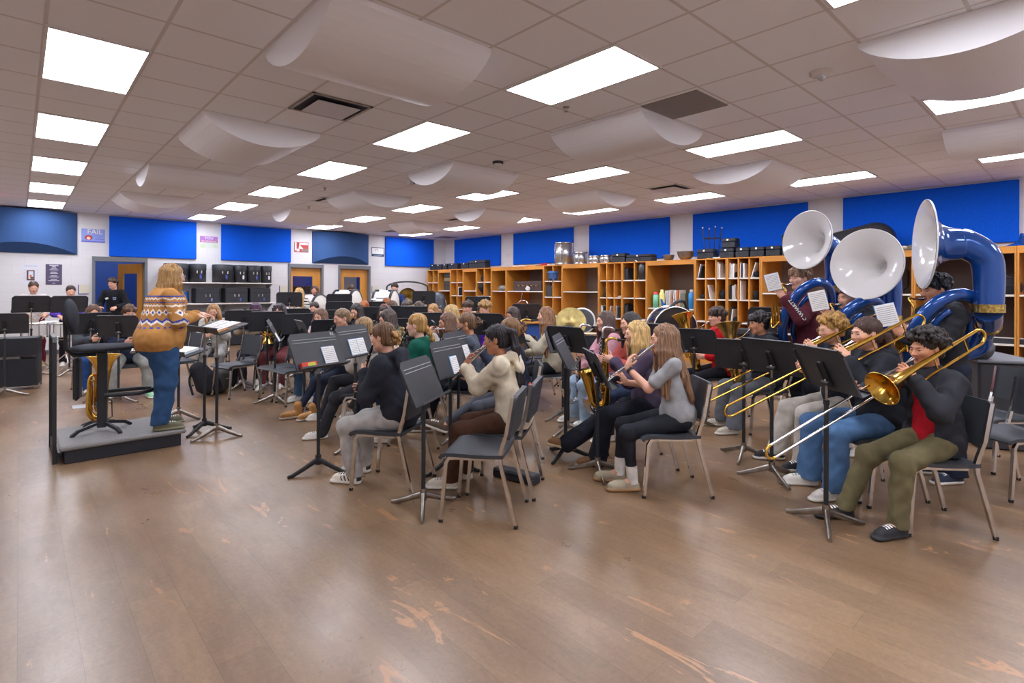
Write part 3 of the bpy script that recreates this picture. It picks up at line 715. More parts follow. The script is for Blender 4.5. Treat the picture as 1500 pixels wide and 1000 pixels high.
def horn(p, label, m=None, group=None):
    t = held(p, 'french_horn', label, 'horn', group); m = m or M_GOLD; b = p['pl']['b']; M = p['M']
    R = rotm('Y', .5) @ rotm('Z', .25)
    w = MB()
    for r, o in ((.135, 0), (.105, .022), (.08, -.02)): w.tube([b + R @ V(r * math.cos(a), o, r * math.sin(a)) for a in np.linspace(0, 2 * PI, 25)[:-1]], .009, 10, closed=True)
    w.obj('coil', m, t)
    q = MB(); sweep(q, [M, M + V(0, .09, -.03), b + R @ V(-.12, 0, .08), b + R @ V(-.135, 0, .0)], [.007, .005, .006, .008], 10, 20); q.obj('leadpipe', m, t)
    c = MB(); cone(c, b + R @ V(.02, -.02, .12), b + R @ V(.15, -.05, -.18), .016, .12, 28, 4, 14, .003); c.obj('bell', m, t)
    k = MB()
    for i in range(3): k.cyl(b + R @ V(-.05 + .045 * i, -.035, -.02), b + R @ V(-.05 + .045 * i, .03, -.02), .017, n=12)
    k.obj('valves', m, t); return t
def low_brass(name, label, cat, M, b, loc, rz, m, k=1., tilt=(.25, 0), bell_r=.14, mouth=True, group=None):
    """upright valved brass: b is the centre of its bottom bow"""
    t = thing(name, label, cat, loc, rz, group)
    R = rotm('Y', tilt[0]) @ rotm('X', tilt[1]); P = lambda x, y, z: b + R @ (V(x, y, z) * k)
    w = MB(); w.tube(bez([P(-.07, 0, .30), P(-.07, 0, .08), P(-.045, 0, .0), P(.0, 0, -.035), P(.045, 0, .0), P(.06, 0, .1), P(.06, 0, .3)], 30), lerpr([.018 * k, .028 * k, .034 * k, .038 * k, .042 * k, .046 * k, .05 * k], 31), 16); w.obj('bow', m, t)
    c = MB(); cone(c, P(.06, 0, .28), P(.06, 0, .66), .05 * k, bell_r, 32, 4.2, 16, .004); c.obj('bell', m, t)
    q = MB(); q.tube(bez([P(-.07, 0, .29), P(-.065, 0, .4), P(-.03, .01, .45), P(.0, .03, .40), P(.0, .045, .2)], 20), lerpr([.018 * k, .014 * k, .012 * k], 21), 12)
    q.tube(bez([P(-.03, .05, .05), P(-.05, .05, .2), P(-.045, .05, .36), P(-.01, .05, .36), P(-.01, .05, .1), P(.02, .05, .04), P(.03, .05, .25)], 30), .009 * k, 10); q.obj('tubing', m, t)
    v = MB()
    for i in range(3): v.cyl(P(-.035 + .042 * i, .075, .1), P(-.035 + .042 * i, .075, .31), .0165 * k, n=14); v.cyl(P(-.035 + .042 * i, .075, .31), P(-.035 + .042 * i, .075, .345), .005 * k, n=8); v.cyl(P(-.035 + .042 * i, .075, .345), P(-.035 + .042 * i, .075, .35), .012 * k, n=10)
    v.obj('valves', m, t)
    if mouth:
        x = MB(); x.tube(bez([P(.0, .05, .36), P(-.02, .02, .43), M + (P(0, 0, .4) - M) * .45, M + (P(0, 0, .4) - M) * .25], 16), .0065, 10); x.obj('leadpipe', m, t)
        dd = nrm(P(0, 0, .4) - M); MB().tube([M, M + dd * .012, M + dd * .05, M + dd * .09], [.014, .013, .006, .0075], 12).obj('mouthpiece', M_SILV, t)
    return t
def mk_sousa():
    m = mat('sousa_blue', '#1a4f9e', .16, .35, var=.12, vscale=4, coat=.7)
    return m, mat('sousa_white', '#e3e0de', .14, coat=.5), M_GOLD
def sousaphone(p, label, bell_c, bell_n, bell_r=.33, coil=None, group=None):
    """worn over the left shoulder: bell_c its bell rim centre, bell_n the way the bell faces (local)"""
    mb, mw, mg = mk_sousa(); t = held(p, 'sousaphone', label, 'sousaphone', group); M = p['M']; n = nrm(bell_n); c = bell_c
    sL = p['sh']['L']; T = p['T']; s = p['s']
    # body coil: round the trunk from the right hip over the left shoulder
    cc = (sL + T(.1, 0, .05)) / 2 + V(0, .02, .02); ax1 = nrm(sL - T(.14, 0, -.02) + V(0, 0, .1)); ax2 = V(0, 1, 0)
    r1 = np.linalg.norm(sL - T(.14, 0, -.02)) / 2 + .11; r2 = .27
    if coil: cc, ax1, ax2, r1, r2 = coil
    an = np.linspace(0, 2 * PI, 49)
    w = MB(); w.tube([cc + ax1 * r1 * math.cos(a) + ax2 * r2 * math.sin(a) for a in an[:-1]], lerpr([.048, .05, .046, .04, .048], 48), 14, closed=True); w.obj('body_coil', mb, t)
    ax3 = nrm(np.cross(ax1, ax2)); w = MB(); w.tube([cc + ax3 * .03 + ax1 * (r1 - .11) * math.cos(a) + ax2 * (r2 - .1) * math.sin(a) for a in np.linspace(.4, 5.6, 40)], .026, 12); w.obj('inner_coil', mb, t)
    # great branch: up behind the head, elbow, bell
    bot = cc + ax1 * r1 * math.cos(-2.1) + ax2 * r2 * math.sin(-2.1); bk = cc + ax2 * -(r2 + .05) + ax1 * .02
    mid = V(c[0] - n[0] * .40, c[1] - n[1] * .40, c[2] - .22); sh = mid + V(0, 0, -.3)
    g = MB(); p1 = bez([bot, (bot + bk) / 2 + V(0, -.06, -.02), bk, (bk + sh) / 2 + V(0, -.03, .0), sh], 30); g.tube(p1, lerpr([.05, .06, .07, .08, .09], len(p1)), 18); g.obj('great_branch', mb, t)
    e = MB(); top = c - n * .22; p2 = bez([sh + V(0, 0, .0), mid, mid + V(0, 0, .13) + n * .035, top - n * .04 + V(0, 0, -.005), top], 28); e.tube(p2, lerpr([.093, .1, .105, .112, .12], len(p2)), 20, cap=False); e.obj('bell_elbow', mb, t)
    k = MB(); k.tube([sh + V(0, 0, -.012), sh + V(0, 0, .05)], .1, 22); k.obj('collar', mat('engraved_brass', '#c6a860', .3, 1., var=.5, vscale=60), t)
    k = MB(); i = len(p1) * 2 // 3; k.tube([p1[i], p1[i + 1]], .0855, 20); k.obj('ferrule', M_BRASS, t)
    b = MB(); L = .22; a = c - n * L; pr = [(.12 + (bell_r - .12) * (.1 * u + .9 * u ** 3.4), u) for u in np.linspace(0, 1, 18)]
    b.tube([a + n * L * u for _, u in pr], [r for r, _ in pr], 44, 1, cap=False)
    pr2 = [(max(.02, r - .004 - .05 * (1 - u) ** 2), u + .035 * u) for r, u in pr[::-1]] + [(.05, -.25), (.045, -.5), (.001, -.55)]
    b.tube([a + n * L * u for _, u in pr2], [r for r, _ in pr2], 44, 0, cap=False)
    u0 = nrm(np.cross(n, V(.2, .3, .9))); b.tube([c + bell_r * (u0 * math.cos(q) + np.cross(n, u0) * math.sin(q)) for q in np.linspace(0, 2 * PI, 49)[:-1]], .006, 8, 0, closed=True)
    b.obj('bell', [mw, mb], t)
    q = MB(); vv = M + V(.02, .16, -.30); q.tube(bez([cc + ax1 * r1 * .6 + ax2 * r2 * .8, vv + V(-.1, -.02, .12), M + V(-.09, .15, -.08), M + V(-.05, .16, .0), M + V(0, .07, -.004)], 24), .0085, 10); q.obj('leadpipe', M_GOLD, t)
    MB().tube([M, M + V(0, .015, -.001), M + V(-.002, .05, -.003), M + V(-.004, .085, -.004)], [.017, .0155, .0075, .0095], 14).obj('mouthpiece', M_SILV, t)
    v = MB()
    for i in range(3):
        o = vv + V(-.045 + .045 * i, 0, 0); v.cyl(o + V(0, 0, -.13), o + V(0, .02, .06), .017, n=12); v.cyl(o + V(0, .02, .06), o + V(0, .024, .1), .006, n=8)
    v.tube(bez([vv + V(-.06, .02, -.1), vv + V(-.02, .06, -.16), vv + V(.05, .03, -.12), vv + V(.06, .0, .0)], 16), .009, 10); v.obj('valves', M_GOLD, t)
    return t
def booklet(c, R, w=.135, h_=.175, label='', group=None, open_=False, cover='#2f86c9'):
    """small marching folio; R columns: right, up, out of the page"""
    b = MB(); q = lambda x, y, z: c + R @ V(x, y, z)
    b.box(c, (w, h_, .012), .001, R, 0)
    for i in range(9): b.box(q(0, h_ * (.38 - .092 * i), .0065), (w * .84, .0035, .0006), 0, R, 1)
    o = b.obj('music_booklet', [M_PAPER, paint('#9a9aa0', .8)], None); tag(o, label, 'booklet', group)
    k = MB(); k.box(q(-.003, 0, -.0085), (w + .006, h_ + .004, .004), .001, R); k.obj('cover', paint(cover, .5), o)
    return o
# ---------------------------------------------------------------- the room
XR, YB, XL, YN = 11.62, 16.34, -4.2, -3.4
XF = 10.62                                                  # front plane of the wall cabinets
def nodes(m):
    nt = m.node_tree; return nt, nt.nodes['Principled BSDF'], lambda t: nt.nodes.new('ShaderNode' + t), lambda a, b: nt.links.new(a, b)
def floor_mat():
    m = mat('plank_floor', '#7f634a', .3); nt, b, N, Lk = nodes(m)
    tc = N('TexCoord'); sp = N('SeparateXYZ'); Lk(tc.outputs['Object'], sp.inputs[0])
    cb = N('CombineXYZ'); Lk(sp.outputs['Y'], cb.inputs['X']); Lk(sp.outputs['X'], cb.inputs['Y'])
    br = N('TexBrick'); br.offset = .37; br.inputs['Scale'].default_value = 1; br.inputs['Brick Width'].default_value = 1.22; br.inputs['Row Height'].default_value = .2
    br.inputs['Mortar Size'].default_value = .0015; br.inputs['Color1'].default_value = (.3, .3, .3, 1); br.inputs['Color2'].default_value = (.7, .7, .7, 1); br.inputs['Mortar'].default_value = (.12, .12, .12, 1); br.inputs['Bias'].default_value = 0
    Lk(cb.outputs[0], br.inputs['Vector'])
    def ns(scale, st, det=4, rough=.6, dist=0):
        mp = N('Mapping'); mp.inputs['Scale'].default_value = st; Lk(tc.outputs['Object'], mp.inputs[0])
        n = N('TexNoise'); n.inputs['Scale'].default_value = scale; n.inputs['Detail'].default_value = det; n.inputs['Roughness'].default_value = rough; n.inputs['Distortion'].default_value = dist; Lk(mp.outputs[0], n.inputs[0]); return n
    def mx(bt, f, a, c):
        x = N('Mix'); x.data_type = 'RGBA'; x.blend_type = bt
        if isinstance(f, float): x.inputs['Factor'].default_value = f
        else: Lk(f, x.inputs['Factor'])
        for s_, q in ((6, a), (7, c)):
            if isinstance(q, tuple): x.inputs[s_].default_value = q
            else: Lk(q, x.inputs[s_])
        return x.outputs[2]
    def ramp(src, stops):
        r = N('ValToRGB'); e = r.color_ramp.elements
        while len(e) < len(stops): e.new(.5)
        for q, (p, c) in zip(e, stops): q.position = p; q.color = c if isinstance(c, tuple) else lin(c)
        Lk(src, r.inputs[0]); return r.outputs[0]
    big = ns(.55, (1, .45, 1), 5)
    base = ramp(big.outputs[0], [(.22, '#6e543c'), (.5, '#8a6e53'), (.76, '#a58a6c')])
    grain = ns(7, (3.2, .8, 1), 8, .78, .6)
    c = mx('OVERLAY', .38, base, ramp(grain.outputs[0], [(.3, (.3, .3, .3, 1)), (.7, (.68, .68, .68, 1))]))
    c = mx('OVERLAY', .34, c, br.outputs[0])
    dk = ns(1.6, (2.2, .5, 1), 6, .7, .4); c = mx('MIX', ramp(dk.outputs[0], [(.46, (0, 0, 0, 1)), (.85, (.6, .6, .6, 1))]), c, lin('#543e2c'))
    wr = ns(2.6, (2.4, .55, 1), 7, .62, 1.1); c = mx('MIX', ramp(wr.outputs[0], [(.635, (0, 0, 0, 1)), (.652, (.9, .9, .9, 1))]), c, lin('#b0835c'))
    sc_ = ns(9, (1, 3, 1), 8, .75, 2.5); c = mx('MIX', ramp(sc_.outputs[0], [(.62, (0, 0, 0, 1)), (.66, (.45, .45, .45, 1))]), c, lin('#b3946f'))
    sp2 = ns(38, (1, 1, 1), 6, .8); c = mx('OVERLAY', .3, c, ramp(sp2.outputs[0], [(.35, (.3, .3, .3, 1)), (.65, (.7, .7, .7, 1))]))
    Lk(c, b.inputs['Base Color'])
    rg = ns(1.1, (1, .7, 1), 6, .7); r = ramp(rg.outputs[0], [(.3, (.25, .25, .25, 1)), (.7, (.40, .40, .40, 1))]); Lk(r, b.inputs['Roughness'])
    bp = N('Bump'); bp.inputs['Strength'].default_value = .12; bp.inputs['Distance'].default_value = .004; Lk(mx('MIX', .5, grain.outputs[0], br.outputs[0]), bp.inputs['Height']); Lk(bp.outputs[0], b.inputs['Normal'])
    b.inputs['Specular IOR Level'].default_value = .65
    return m
def ceil_mat():
    m = mat('ceiling_tile', '#f0f0f4', .9, spec=.2); nt, b, N, Lk = nodes(m)
    tc = N('TexCoord'); sp = N('SeparateXYZ'); Lk(tc.outputs['Object'], sp.inputs[0])
    def line(o, off):
        a = N('Math'); a.operation = 'SUBTRACT'; a.inputs[1].default_value = off; Lk(o, a.inputs[0])
        d = N('Math'); d.operation = 'DIVIDE'; d.inputs[1].default_value = .6096; Lk(a.outputs[0], d.inputs[0])
        p = N('Math'); p.operation = 'PINGPONG'; p.inputs[1].default_value = .5; Lk(d.outputs[0], p.inputs[0])
        l = N('Math'); l.operation = 'LESS_THAN'; l.inputs[1].default_value = .02; Lk(p.outputs[0], l.inputs[0]); return l.outputs[0]
    x = N('Math'); x.operation = 'MAXIMUM'; Lk(line(sp.outputs['X'], .13), x.inputs[0]); Lk(line(sp.outputs['Y'], 3.02), x.inputs[1])
    mx = N('Mix'); mx.data_type = 'RGBA'; Lk(x.outputs[0], mx.inputs['Factor']); mx.inputs[6].default_value = lin('#f0f0f4'); mx.inputs[7].default_value = lin('#d6d0ce')
    n = N('TexNoise'); n.inputs['Scale'].default_value = 90; n.inputs['Detail'].default_value = 3; Lk(tc.outputs['Object'], n.inputs[0])
    m2 = N('Mix'); m2.data_type = 'RGBA'; m2.blend_type = 'OVERLAY'; m2.inputs['Factor'].default_value = .12; Lk(mx.outputs[2], m2.inputs[6]); Lk(n.outputs['Color'], m2.inputs[7]); Lk(m2.outputs[2], b.inputs['Base Color'])
    sb = N('Math'); sb.operation = 'MULTIPLY'; sb.inputs[1].default_value = -1.; Lk(x.outputs[0], sb.inputs[0])
    bp = N('Bump'); bp.inputs['Strength'].default_value = .25; bp.inputs['Distance'].default_value = .006; Lk(sb.outputs[0], bp.inputs['Height']); Lk(bp.outputs[0], b.inputs['Normal'])
    return m
def block_mat(name, col, rough=.45):
    m = mat(name, col, rough); nt, b, N, Lk = nodes(m)
    tc = N('TexCoord'); sp = N('SeparateXYZ'); Lk(tc.outputs['Object'], sp.inputs[0])
    ad = N('Math'); ad.operation = 'ADD'; Lk(sp.outputs['X'], ad.inputs[0]); Lk(sp.outputs['Y'], ad.inputs[1])
    cb = N('CombineXYZ'); Lk(ad.outputs[0], cb.inputs['X']); Lk(sp.outputs['Z'], cb.inputs['Y'])
    br = N('TexBrick'); br.inputs['Scale'].default_value = 1; br.inputs['Brick Width'].default_value = .406; br.inputs['Row Height'].default_value = .203; br.inputs['Mortar Size'].default_value = .004; br.inputs['Mortar Smooth'].default_value = .6
    c = lin(col); br.inputs['Color1'].default_value = c; br.inputs['Color2'].default_value = tuple(x * .985 for x in c[:3]) + (1,); br.inputs['Mortar'].default_value = tuple(x * .88 for x in c[:3]) + (1,)
    Lk(cb.outputs[0], br.inputs['Vector']); Lk(br.outputs['Color'], b.inputs['Base Color'])
    iv = N('Math'); iv.operation = 'MULTIPLY'; iv.inputs[1].default_value = -1; Lk(br.outputs['Fac'], iv.inputs[0])
    bp = N('Bump'); bp.inputs['Strength'].default_value = .25; bp.inputs['Distance'].default_value = .006; Lk(iv.outputs[0], bp.inputs['Height']); Lk(bp.outputs[0], b.inputs['Normal']); return m
M_WALL = block_mat('painted_block', '#dcdadb'); M_BLUEW = block_mat('blue_block', '#1c4696')
M_WOOD = mat('honey_oak', '#c98636', .42, var=.14, vscale=3, vstretch=(1, 1, .12), bump=.04, bscale=30, bstretch=(1, 1, .05))
M_WOODD = mat('door_oak', '#d2913f', .4, var=.12, vscale=3, vstretch=(1, 1, .1))
M_BACKP = mat('cabinet_back', '#85756b', .7); M_LAM = mat('white_laminate', '#e4ddd3', .4); M_DKW = mat('dark_laminate', '#4a3a33', .5)
M_HM = paint('#6f7278', .45)
def slab(name, c, d, m, kind='structure', ch=0.):
    o = MB().box((0, 0, 0), d, ch).obj(name, m, None, c); o['kind'] = kind; return o
# floor and ceiling keep their own origin at the world origin so that plank and tile textures line up
o = MB().box(((XL + XR) / 2, (YN + YB + 3) / 2, -.05), (XR - XL + .4, YB + 3 - YN + .4, .1)).obj('floor', floor_mat()); struct(o)
o = MB().box(((XL + XR) / 2, (YN + YB + 3) / 2, CEIL + .05), (XR - XL + .4, YB + 3 - YN + .4, .1)).obj('ceiling', ceil_mat()); struct(o)
DO = [(1.33, 2.38, 2.19), (5.95, 6.95, 2.17), (7.5, 8.54, 2.17)]         # door openings x0, x1, head
w = MB(); xs = XL - .2
for a, b, hd in DO:
    w.box(((xs + a) / 2, YB + .1, CEIL / 2), (a - xs, .2, CEIL)); w.box(((a + b) / 2, YB + .1, (CEIL + hd) / 2), (b - a, .2, CEIL - hd)); xs = b
w.box(((xs + XR + .2) / 2, YB + .1, CEIL / 2), (XR + .2 - xs, .2, CEIL)); struct(w.obj('wall_back', M_WALL))
struct(MB().box((XR + .1, (YN + YB) / 2, CEIL / 2), (.2, YB - YN, CEIL)).obj('wall_right', M_WALL))
struct(MB().box((XL - .1, (YN + YB) / 2, CEIL / 2), (.2, YB - YN, CEIL)).obj('wall_left', M_WALL))
struct(MB().box(((XL + XR) / 2, YN - .1, CEIL / 2), (XR - XL + .4, .2, CEIL)).obj('wall_front', M_WALL))
struct(MB().box(((XL + XR) / 2, YB + 3.1, CEIL / 2), (XR - XL + .4, .2, CEIL)).obj('wall_corridor', M_BLUEW))
w = MB(); xs = XL
for a, b, _ in DO + [(XF, 0, 0)]:
    e = a - .06 if b else XF; w.box(((xs + e) / 2, YB - .006, .05), (e - xs, .012, .1)); xs = b + .06
struct(w.obj('baseboard_back', paint('#55585e', .6)))
for i, (a, b, hd) in enumerate(DO):
    root = bpy.data.objects.new('door_%d' % (i + 1), None); COL.objects.link(root); root['kind'] = 'structure'
    f = MB(); f.box((a - .0, YB + .08, hd / 2 - .01), (.06, .26, hd - .02)); f.box((b + .0, YB + .08, hd / 2 - .01), (.06, .26, hd - .02)); f.box(((a + b) / 2, YB + .08, hd + .04), (b - a + .06, .26, .11)); f.obj('door_frame', M_HM, root)
    if i:
        L = MB(); l0, l1, z0, z1 = [(6.08, 6.68, 1.0, 1.9), (7.7, 8.26, 1.0, 1.9)][i - 1]; y = YB + .1; A, Bx = a + .03, b - .03
        for x0, x1, q0, q1 in ((A, l0, .01, hd - .02), (l1, Bx, .01, hd - .02), (l0, l1, .01, z0), (l0, l1, z1, hd - .02)): L.box(((x0 + x1) / 2, y, (q0 + q1) / 2), (x1 - x0, .045, q1 - q0))
        L.obj('door_leaf', M_WOODD, root); MB().box(((l0 + l1) / 2, y, (z0 + z1) / 2), (l1 - l0, .008, z1 - z0)).obj('glass_pane', mat('glass', '#cfd8e6', .02, trans=1.), root)
        h = MB(); h.tube([(l0 - .06 if i == 1 else Bx - .06, y - .03, 1.02), (l0 - .06 if i == 1 else Bx - .06, y - .075, 1.02), ((l0 - .06 if i == 1 else Bx - .06) + .1 * (1 if i == 1 else -1), y - .075, 1.02)], .01, 8); h.obj('door_handle', M_STEEL, root)
    else:
        R = rotm('Z', math.radians(114)); c0 = V(b - .03, YB + .22, 0); P = lambda x, z: c0 + R @ V(x, 0, 0) + V(0, 0, z)
        L = MB(); W = .98
        for x0, x1, q0, q1 in ((0, .2, .01, 2.15), (.78, W, .01, 2.15), (.2, .78, .01, 1.), (.2, .78, 1.9, 2.15)): L.box(P((x0 + x1) / 2, (q0 + q1) / 2), (x1 - x0, .045, q1 - q0), 0, R)
        L.obj('door_leaf', M_WOODD, root); MB().box(P(.49, 1.45), (.58, .008, .9), 0, R).obj('glass_pane', mat('glass', '#cfd8e6', .02, trans=1.), root)
# white leaf and dark furniture glimpsed through the far lites
struct(MB().box((8.38, YB + 1.2, 1.05), (.6, .05, 2.1), .004).obj('door_4', paint('#dcdde2', .5)))
tag(MB().box((6.75, YB + 1.5, .8), (.9, .4, 1.6), .01).obj('corridor_cabinet', M_DKW), 'dark brown cupboard seen through the window of the door behind the striped sweater', 'cupboard')
# ---------------------------------------------------------------- ceiling fittings
M_LIT = mat('led_panel', '#f0f3ff', .4, emit=13.); M_TRIM = paint('#d8d5d2', .4)
def lamp_mesh():
    b = MB(); b.box((0, 0, 0), (.57, 1.18, .012)); return b.me('diffuser', M_LIT), MB().box((.295, 0, .002), (.02, 1.22, .022)).box((-.295, 0, .002), (.02, 1.22, .022)).box((0, .6, .002), (.57, .02, .022)).box((0, -.6, .002), (.57, .02, .022)).me('trim_frame', M_TRIM)
LM = lamp_mesh(); n_ = 0; ORD = ['nearest', 'second', 'third', 'fourth', 'fifth', 'sixth', 'seventh', 'eighth']
LCOL = ['row over the conductor', 'row over the conducting podium side of the band', 'row over the flute players', 'row along the instrument cabinets']
for i in range(-1, 4):
    for j in range(-2, 6):  # lights out of view carry on the grid, added for extra illumination
        x = .433 + 3.048 * i; y = 2.989 + 2.438 * j
        if i < 0 and j % 2: continue
        if y < YN + .8 or y > YB - .7: continue
        if i <= 0 and j in (0,): continue
        col = ['row over the aisle', 'row above the conductor', 'row above the clarinets', 'row above the saxophones', 'row by the cabinets'][i + 1]
        t = thing('ceiling_light', 'flat rectangular ceiling light, %s from the door wall in the %s' % (['first', 'second', 'third', 'fourth', 'fifth', 'sixth', 'seventh', 'eighth'][5 - j], col), 'ceiling light', (x, y, CEIL - .008), 0, 'flush ceiling lights')
        link('diffuser', LM[0], None, t); link('trim_frame', LM[1], None, t)
for x, y, l in ((1.9, 17.6, 'ceiling light in the blue corridor beyond the open doorway'), (5.2, 18.0, 'corridor ceiling light beyond the shelf end of the door wall'), (8.6, 18.2, 'corridor ceiling light beyond the last wooden door')):  # unseen lamps added to brighten the corridor behind the doors
    t = thing('ceiling_light', l, 'ceiling light', (x, y, CEIL - .008), 0, 'flush ceiling lights'); link('diffuser', LM[0], None, t); link('trim_frame', LM[1], None, t)
def cloud(ax):
    """shallow barrel panel with closed ends and a thin lip"""
    b = MB(); H = .61; n = 20; D = .21
    pr = [(-H + .012, 0)] + [(-H + .02 + (2 * H - .04) * k / n, -.035 - D * (1 - (2 * k / n - 1) ** 2) ** .8) for k in range(n + 1)] + [(H - .012, 0)]
    for k in range(len(pr) - 1):
        (u0, z0), (u1, z1) = pr[k], pr[k + 1]
        b.add([(u0, -H, z0), (u1, -H, z1), (u1, H, z1), (u0, H, z0)], [(0, 1, 2, 3)], 0, 0 < k < len(pr) - 2)
    for y, rv in ((-H, 0), (H, 1)):
        q = [(u, y, z) for u, z in pr]; b.add(q, [tuple(range(len(q)))[::-1] if rv else tuple(range(len(q)))])
    if ax == 'x': b.v = [(y, x, z) for x, y, z in b.v]
    return b.me('cloud_shell', mat('cloud_panel', '#f0eef0', .55, spec=.3))
CM = {'x': cloud('x'), 'y': cloud('y')}
CW = {0: 'over the podium aisle', 1: 'over the middle of the band', 2: 'near the cabinets'}
for i in range(3):
    for j in range(0, 5):
        if i == 0 and j == 0: continue
        ax = 'x' if (i + j) % 2 else 'y'
        t = thing('acoustic_cloud', 'white barrel-shaped ceiling sound panel %s, %s from the near end' % (CW[i], ['first', 'second', 'third', 'fourth', 'fifth'][j]), 'acoustic panel', (1.975 + 3.11 * i, .61 + 3.05 * j, CEIL - .002), 0, 'barrel-shaped ceiling sound panels')
        link('shell', CM[ax], None, t)
def vent(x, y, label, big=True):
    t = thing('ceiling_vent', label, 'air vent', (x, y, CEIL - .002))
    f = MB(); s = .3
    for a, b in (((0, s - .015), (.6, .03)), ((0, -s + .015), (.6, .03)), ((s - .015, 0), (.03, .6)), ((-s + .015, 0), (.03, .6))): f.box((a[0], a[1], -.006), (b[0], b[1], .014), .002)
    f.obj('frame', M_STEEL if big else M_TRIM, t); MB().box((0, 0, -.002), (.54, .54, .002)).obj('duct', paint('#2a2c33', .7), t)
    MB().box((0, 0, -.03), (.42, .42, .008), .003).obj('plaque', mat('vent_plate', '#cdc8c6', .35, .3) if big else M_TRIM, t)
vent(2.26, 5.12, 'square metal air diffuser in the ceiling beside the largest sound panel'); vent(8.45, 5.15, 'small white air diffuser in the ceiling near the row beside the cabinets', 0)
vent(2.2, 14.7, 'air diffuser in the ceiling above the open doorway', 0); vent(4.68, 10.55, 'air diffuser beside a sound panel above the clarinets', 0); vent(8.68, 14.95, 'air diffuser near the far corner of the ceiling', 0); vent(8.42, 11.2, 'air diffuser above the far cabinets beside a sound panel', 0)
tag(MB().box((4.75, 2.74, CEIL - .004), (.585, .585, .008)).obj('speaker_grille', mat('grille', '#8c8684', .7, var=.1, vscale=300)), 'dark grey perforated square panel in the ceiling beside a sound panel', 'speaker grille')
tag(MB().box((10.95, 15.4, CEIL - .004), (.585, .585, .008)).obj('return_grille', mat('grille', '#8c8684', .7)), 'grey return grille in the ceiling by the far corner', 'air vent')
t = thing('smoke_detector', 'dark-based round smoke detector hanging from the ceiling in mid-room', 'smoke detector', (4.95, 5.72, CEIL - .002))
MB().lathe([(.075, 0), (.075, -.03), (.06, -.034)], 24).obj('base', paint('#3a3c46', .5), t); MB().lathe([(.062, -.03), (.058, -.06), (.03, -.072), (.001, -.074)], 24).obj('cover', paint('#d9d2c8', .4), t)
t = thing('fire_alarm', 'round white ceiling fire alarm with red lettering and a clear strobe', 'fire alarm', (4.84, 1.56, CEIL - .002))
MB().lathe([(.085, 0), (.083, -.02), (.05, -.032), (.001, -.034)], 28).obj('base', paint('#dcd6d2', .4), t); MB().lathe([(.035, -.03), (.03, -.055), (.015, -.068), (.001, -.07)], 12).obj('strobe_lens', mat('strobe', '#c9cbd0', .15, .6), t)
text('fire_lettering', 'FIRE', .036, paint('#b3182b', .5), t, (.035, .045, -.0285), (PI, 0, math.radians(-42)))
for x, y, l in ((3.95, 3.55, 'small sprinkler in the ceiling near the second light row'), (4.68, 11.7, 'sprinkler head below the ceiling over the clarinets'), (4.0, 9.3, 'sprinkler head beside a light over the clarinets')):
    tag(MB().lathe([(.035, 0), (.03, -.008), (.01, -.012), (.008, -.04), (.022, -.042), (.02, -.046), (.001, -.047)], 14, (x, y, CEIL - .001)).obj('ceiling_sprinkler', M_STEEL), l, 'sprinkler')
t = thing('motion_sensor', 'small white sensor box hanging beside a sound panel over mid-band', 'sensor', (4.72, 7.62, CEIL - .002)); MB().box((0, 0, -.04), (.1, .1, .08), .01).obj('housing', paint('#d6d3d6', .4), t); MB().box((.03, -.052, -.05), (.04, .01, .04), .003).obj('lens', paint('#2f4f9e', .2), t)
t = thing('exit_sign', 'lit exit sign hanging from the ceiling above the far aisle', 'exit sign', (-.30, 14.3, CEIL - .002)); MB().box((0, 0, -.14), (.05, .34, .2), .006).obj('housing', paint('#dfe2ea', .4), t); MB().cyl((0, 0, -.05), (0, 0, 0), .012).obj('stem', M_TRIM, t)
text('exit_lettering', 'EXIT', .15, mat('exit_red', '#e8402a', .5, emit=3.), t, (-.0262, 0, -.14), (PI / 2, 0, -PI / 2)); text('exit_lettering', 'EXIT', .15, mat('exit_red', '#e8402a', .5), t, (.0262, 0, -.14), (PI / 2, 0, PI / 2))
# ---------------------------------------------------------------- wall panels and posters
M_PBL = mat('blue_felt', '#135fe0', .92, var=.12, vscale=60, bump=.5, bscale=110, spec=.15); M_PGR = mat('slate_fabric', '#3b5a8c', .85, var=.05, vscale=40, bump=.12, bscale=300, spec=.2)
for (x0, x1, z0, z1, l) in ((1.63, 3.5, 2.3, 3.28, 'bright blue felt wall panel above the open doorway'), (4.1, 5.98, 2.3, 3.28, 'bright blue felt wall panel above the black drum cases'), (9.12, 11.05, 2.3, 3.28, 'bright blue felt wall panel nearest the corner on the door wall')):
    o = MB().box(((x0 + x1) / 2, YB - .03, (z0 + z1) / 2), (x1 - x0, .055, z1 - z0), .008).obj('felt_absorber', M_PBL); tag(o, l, 'acoustic panel', 'blue felt wall panels')
for (y0, y1, l) in ((13.25, 15.75, 'blue felt wall panel above the cabinets, nearest the far corner'), (10.13, 12.62, 'blue felt wall panel behind the upright silver drum'), (7.07, 9.54, 'blue felt wall panel above the black cases and steel bowls'), (3.98, 6.45, 'blue felt wall panel behind the upturned stool'), (.9, 3.35, 'blue felt wall panel behind the largest sousaphone')):
    o = MB().box((XR - .03, (y0 + y1) / 2, 2.79), (.055, y1 - y0, .98), .008).obj('felt_absorber', M_PBL); tag(o, l, 'acoustic panel', 'blue felt wall panels')
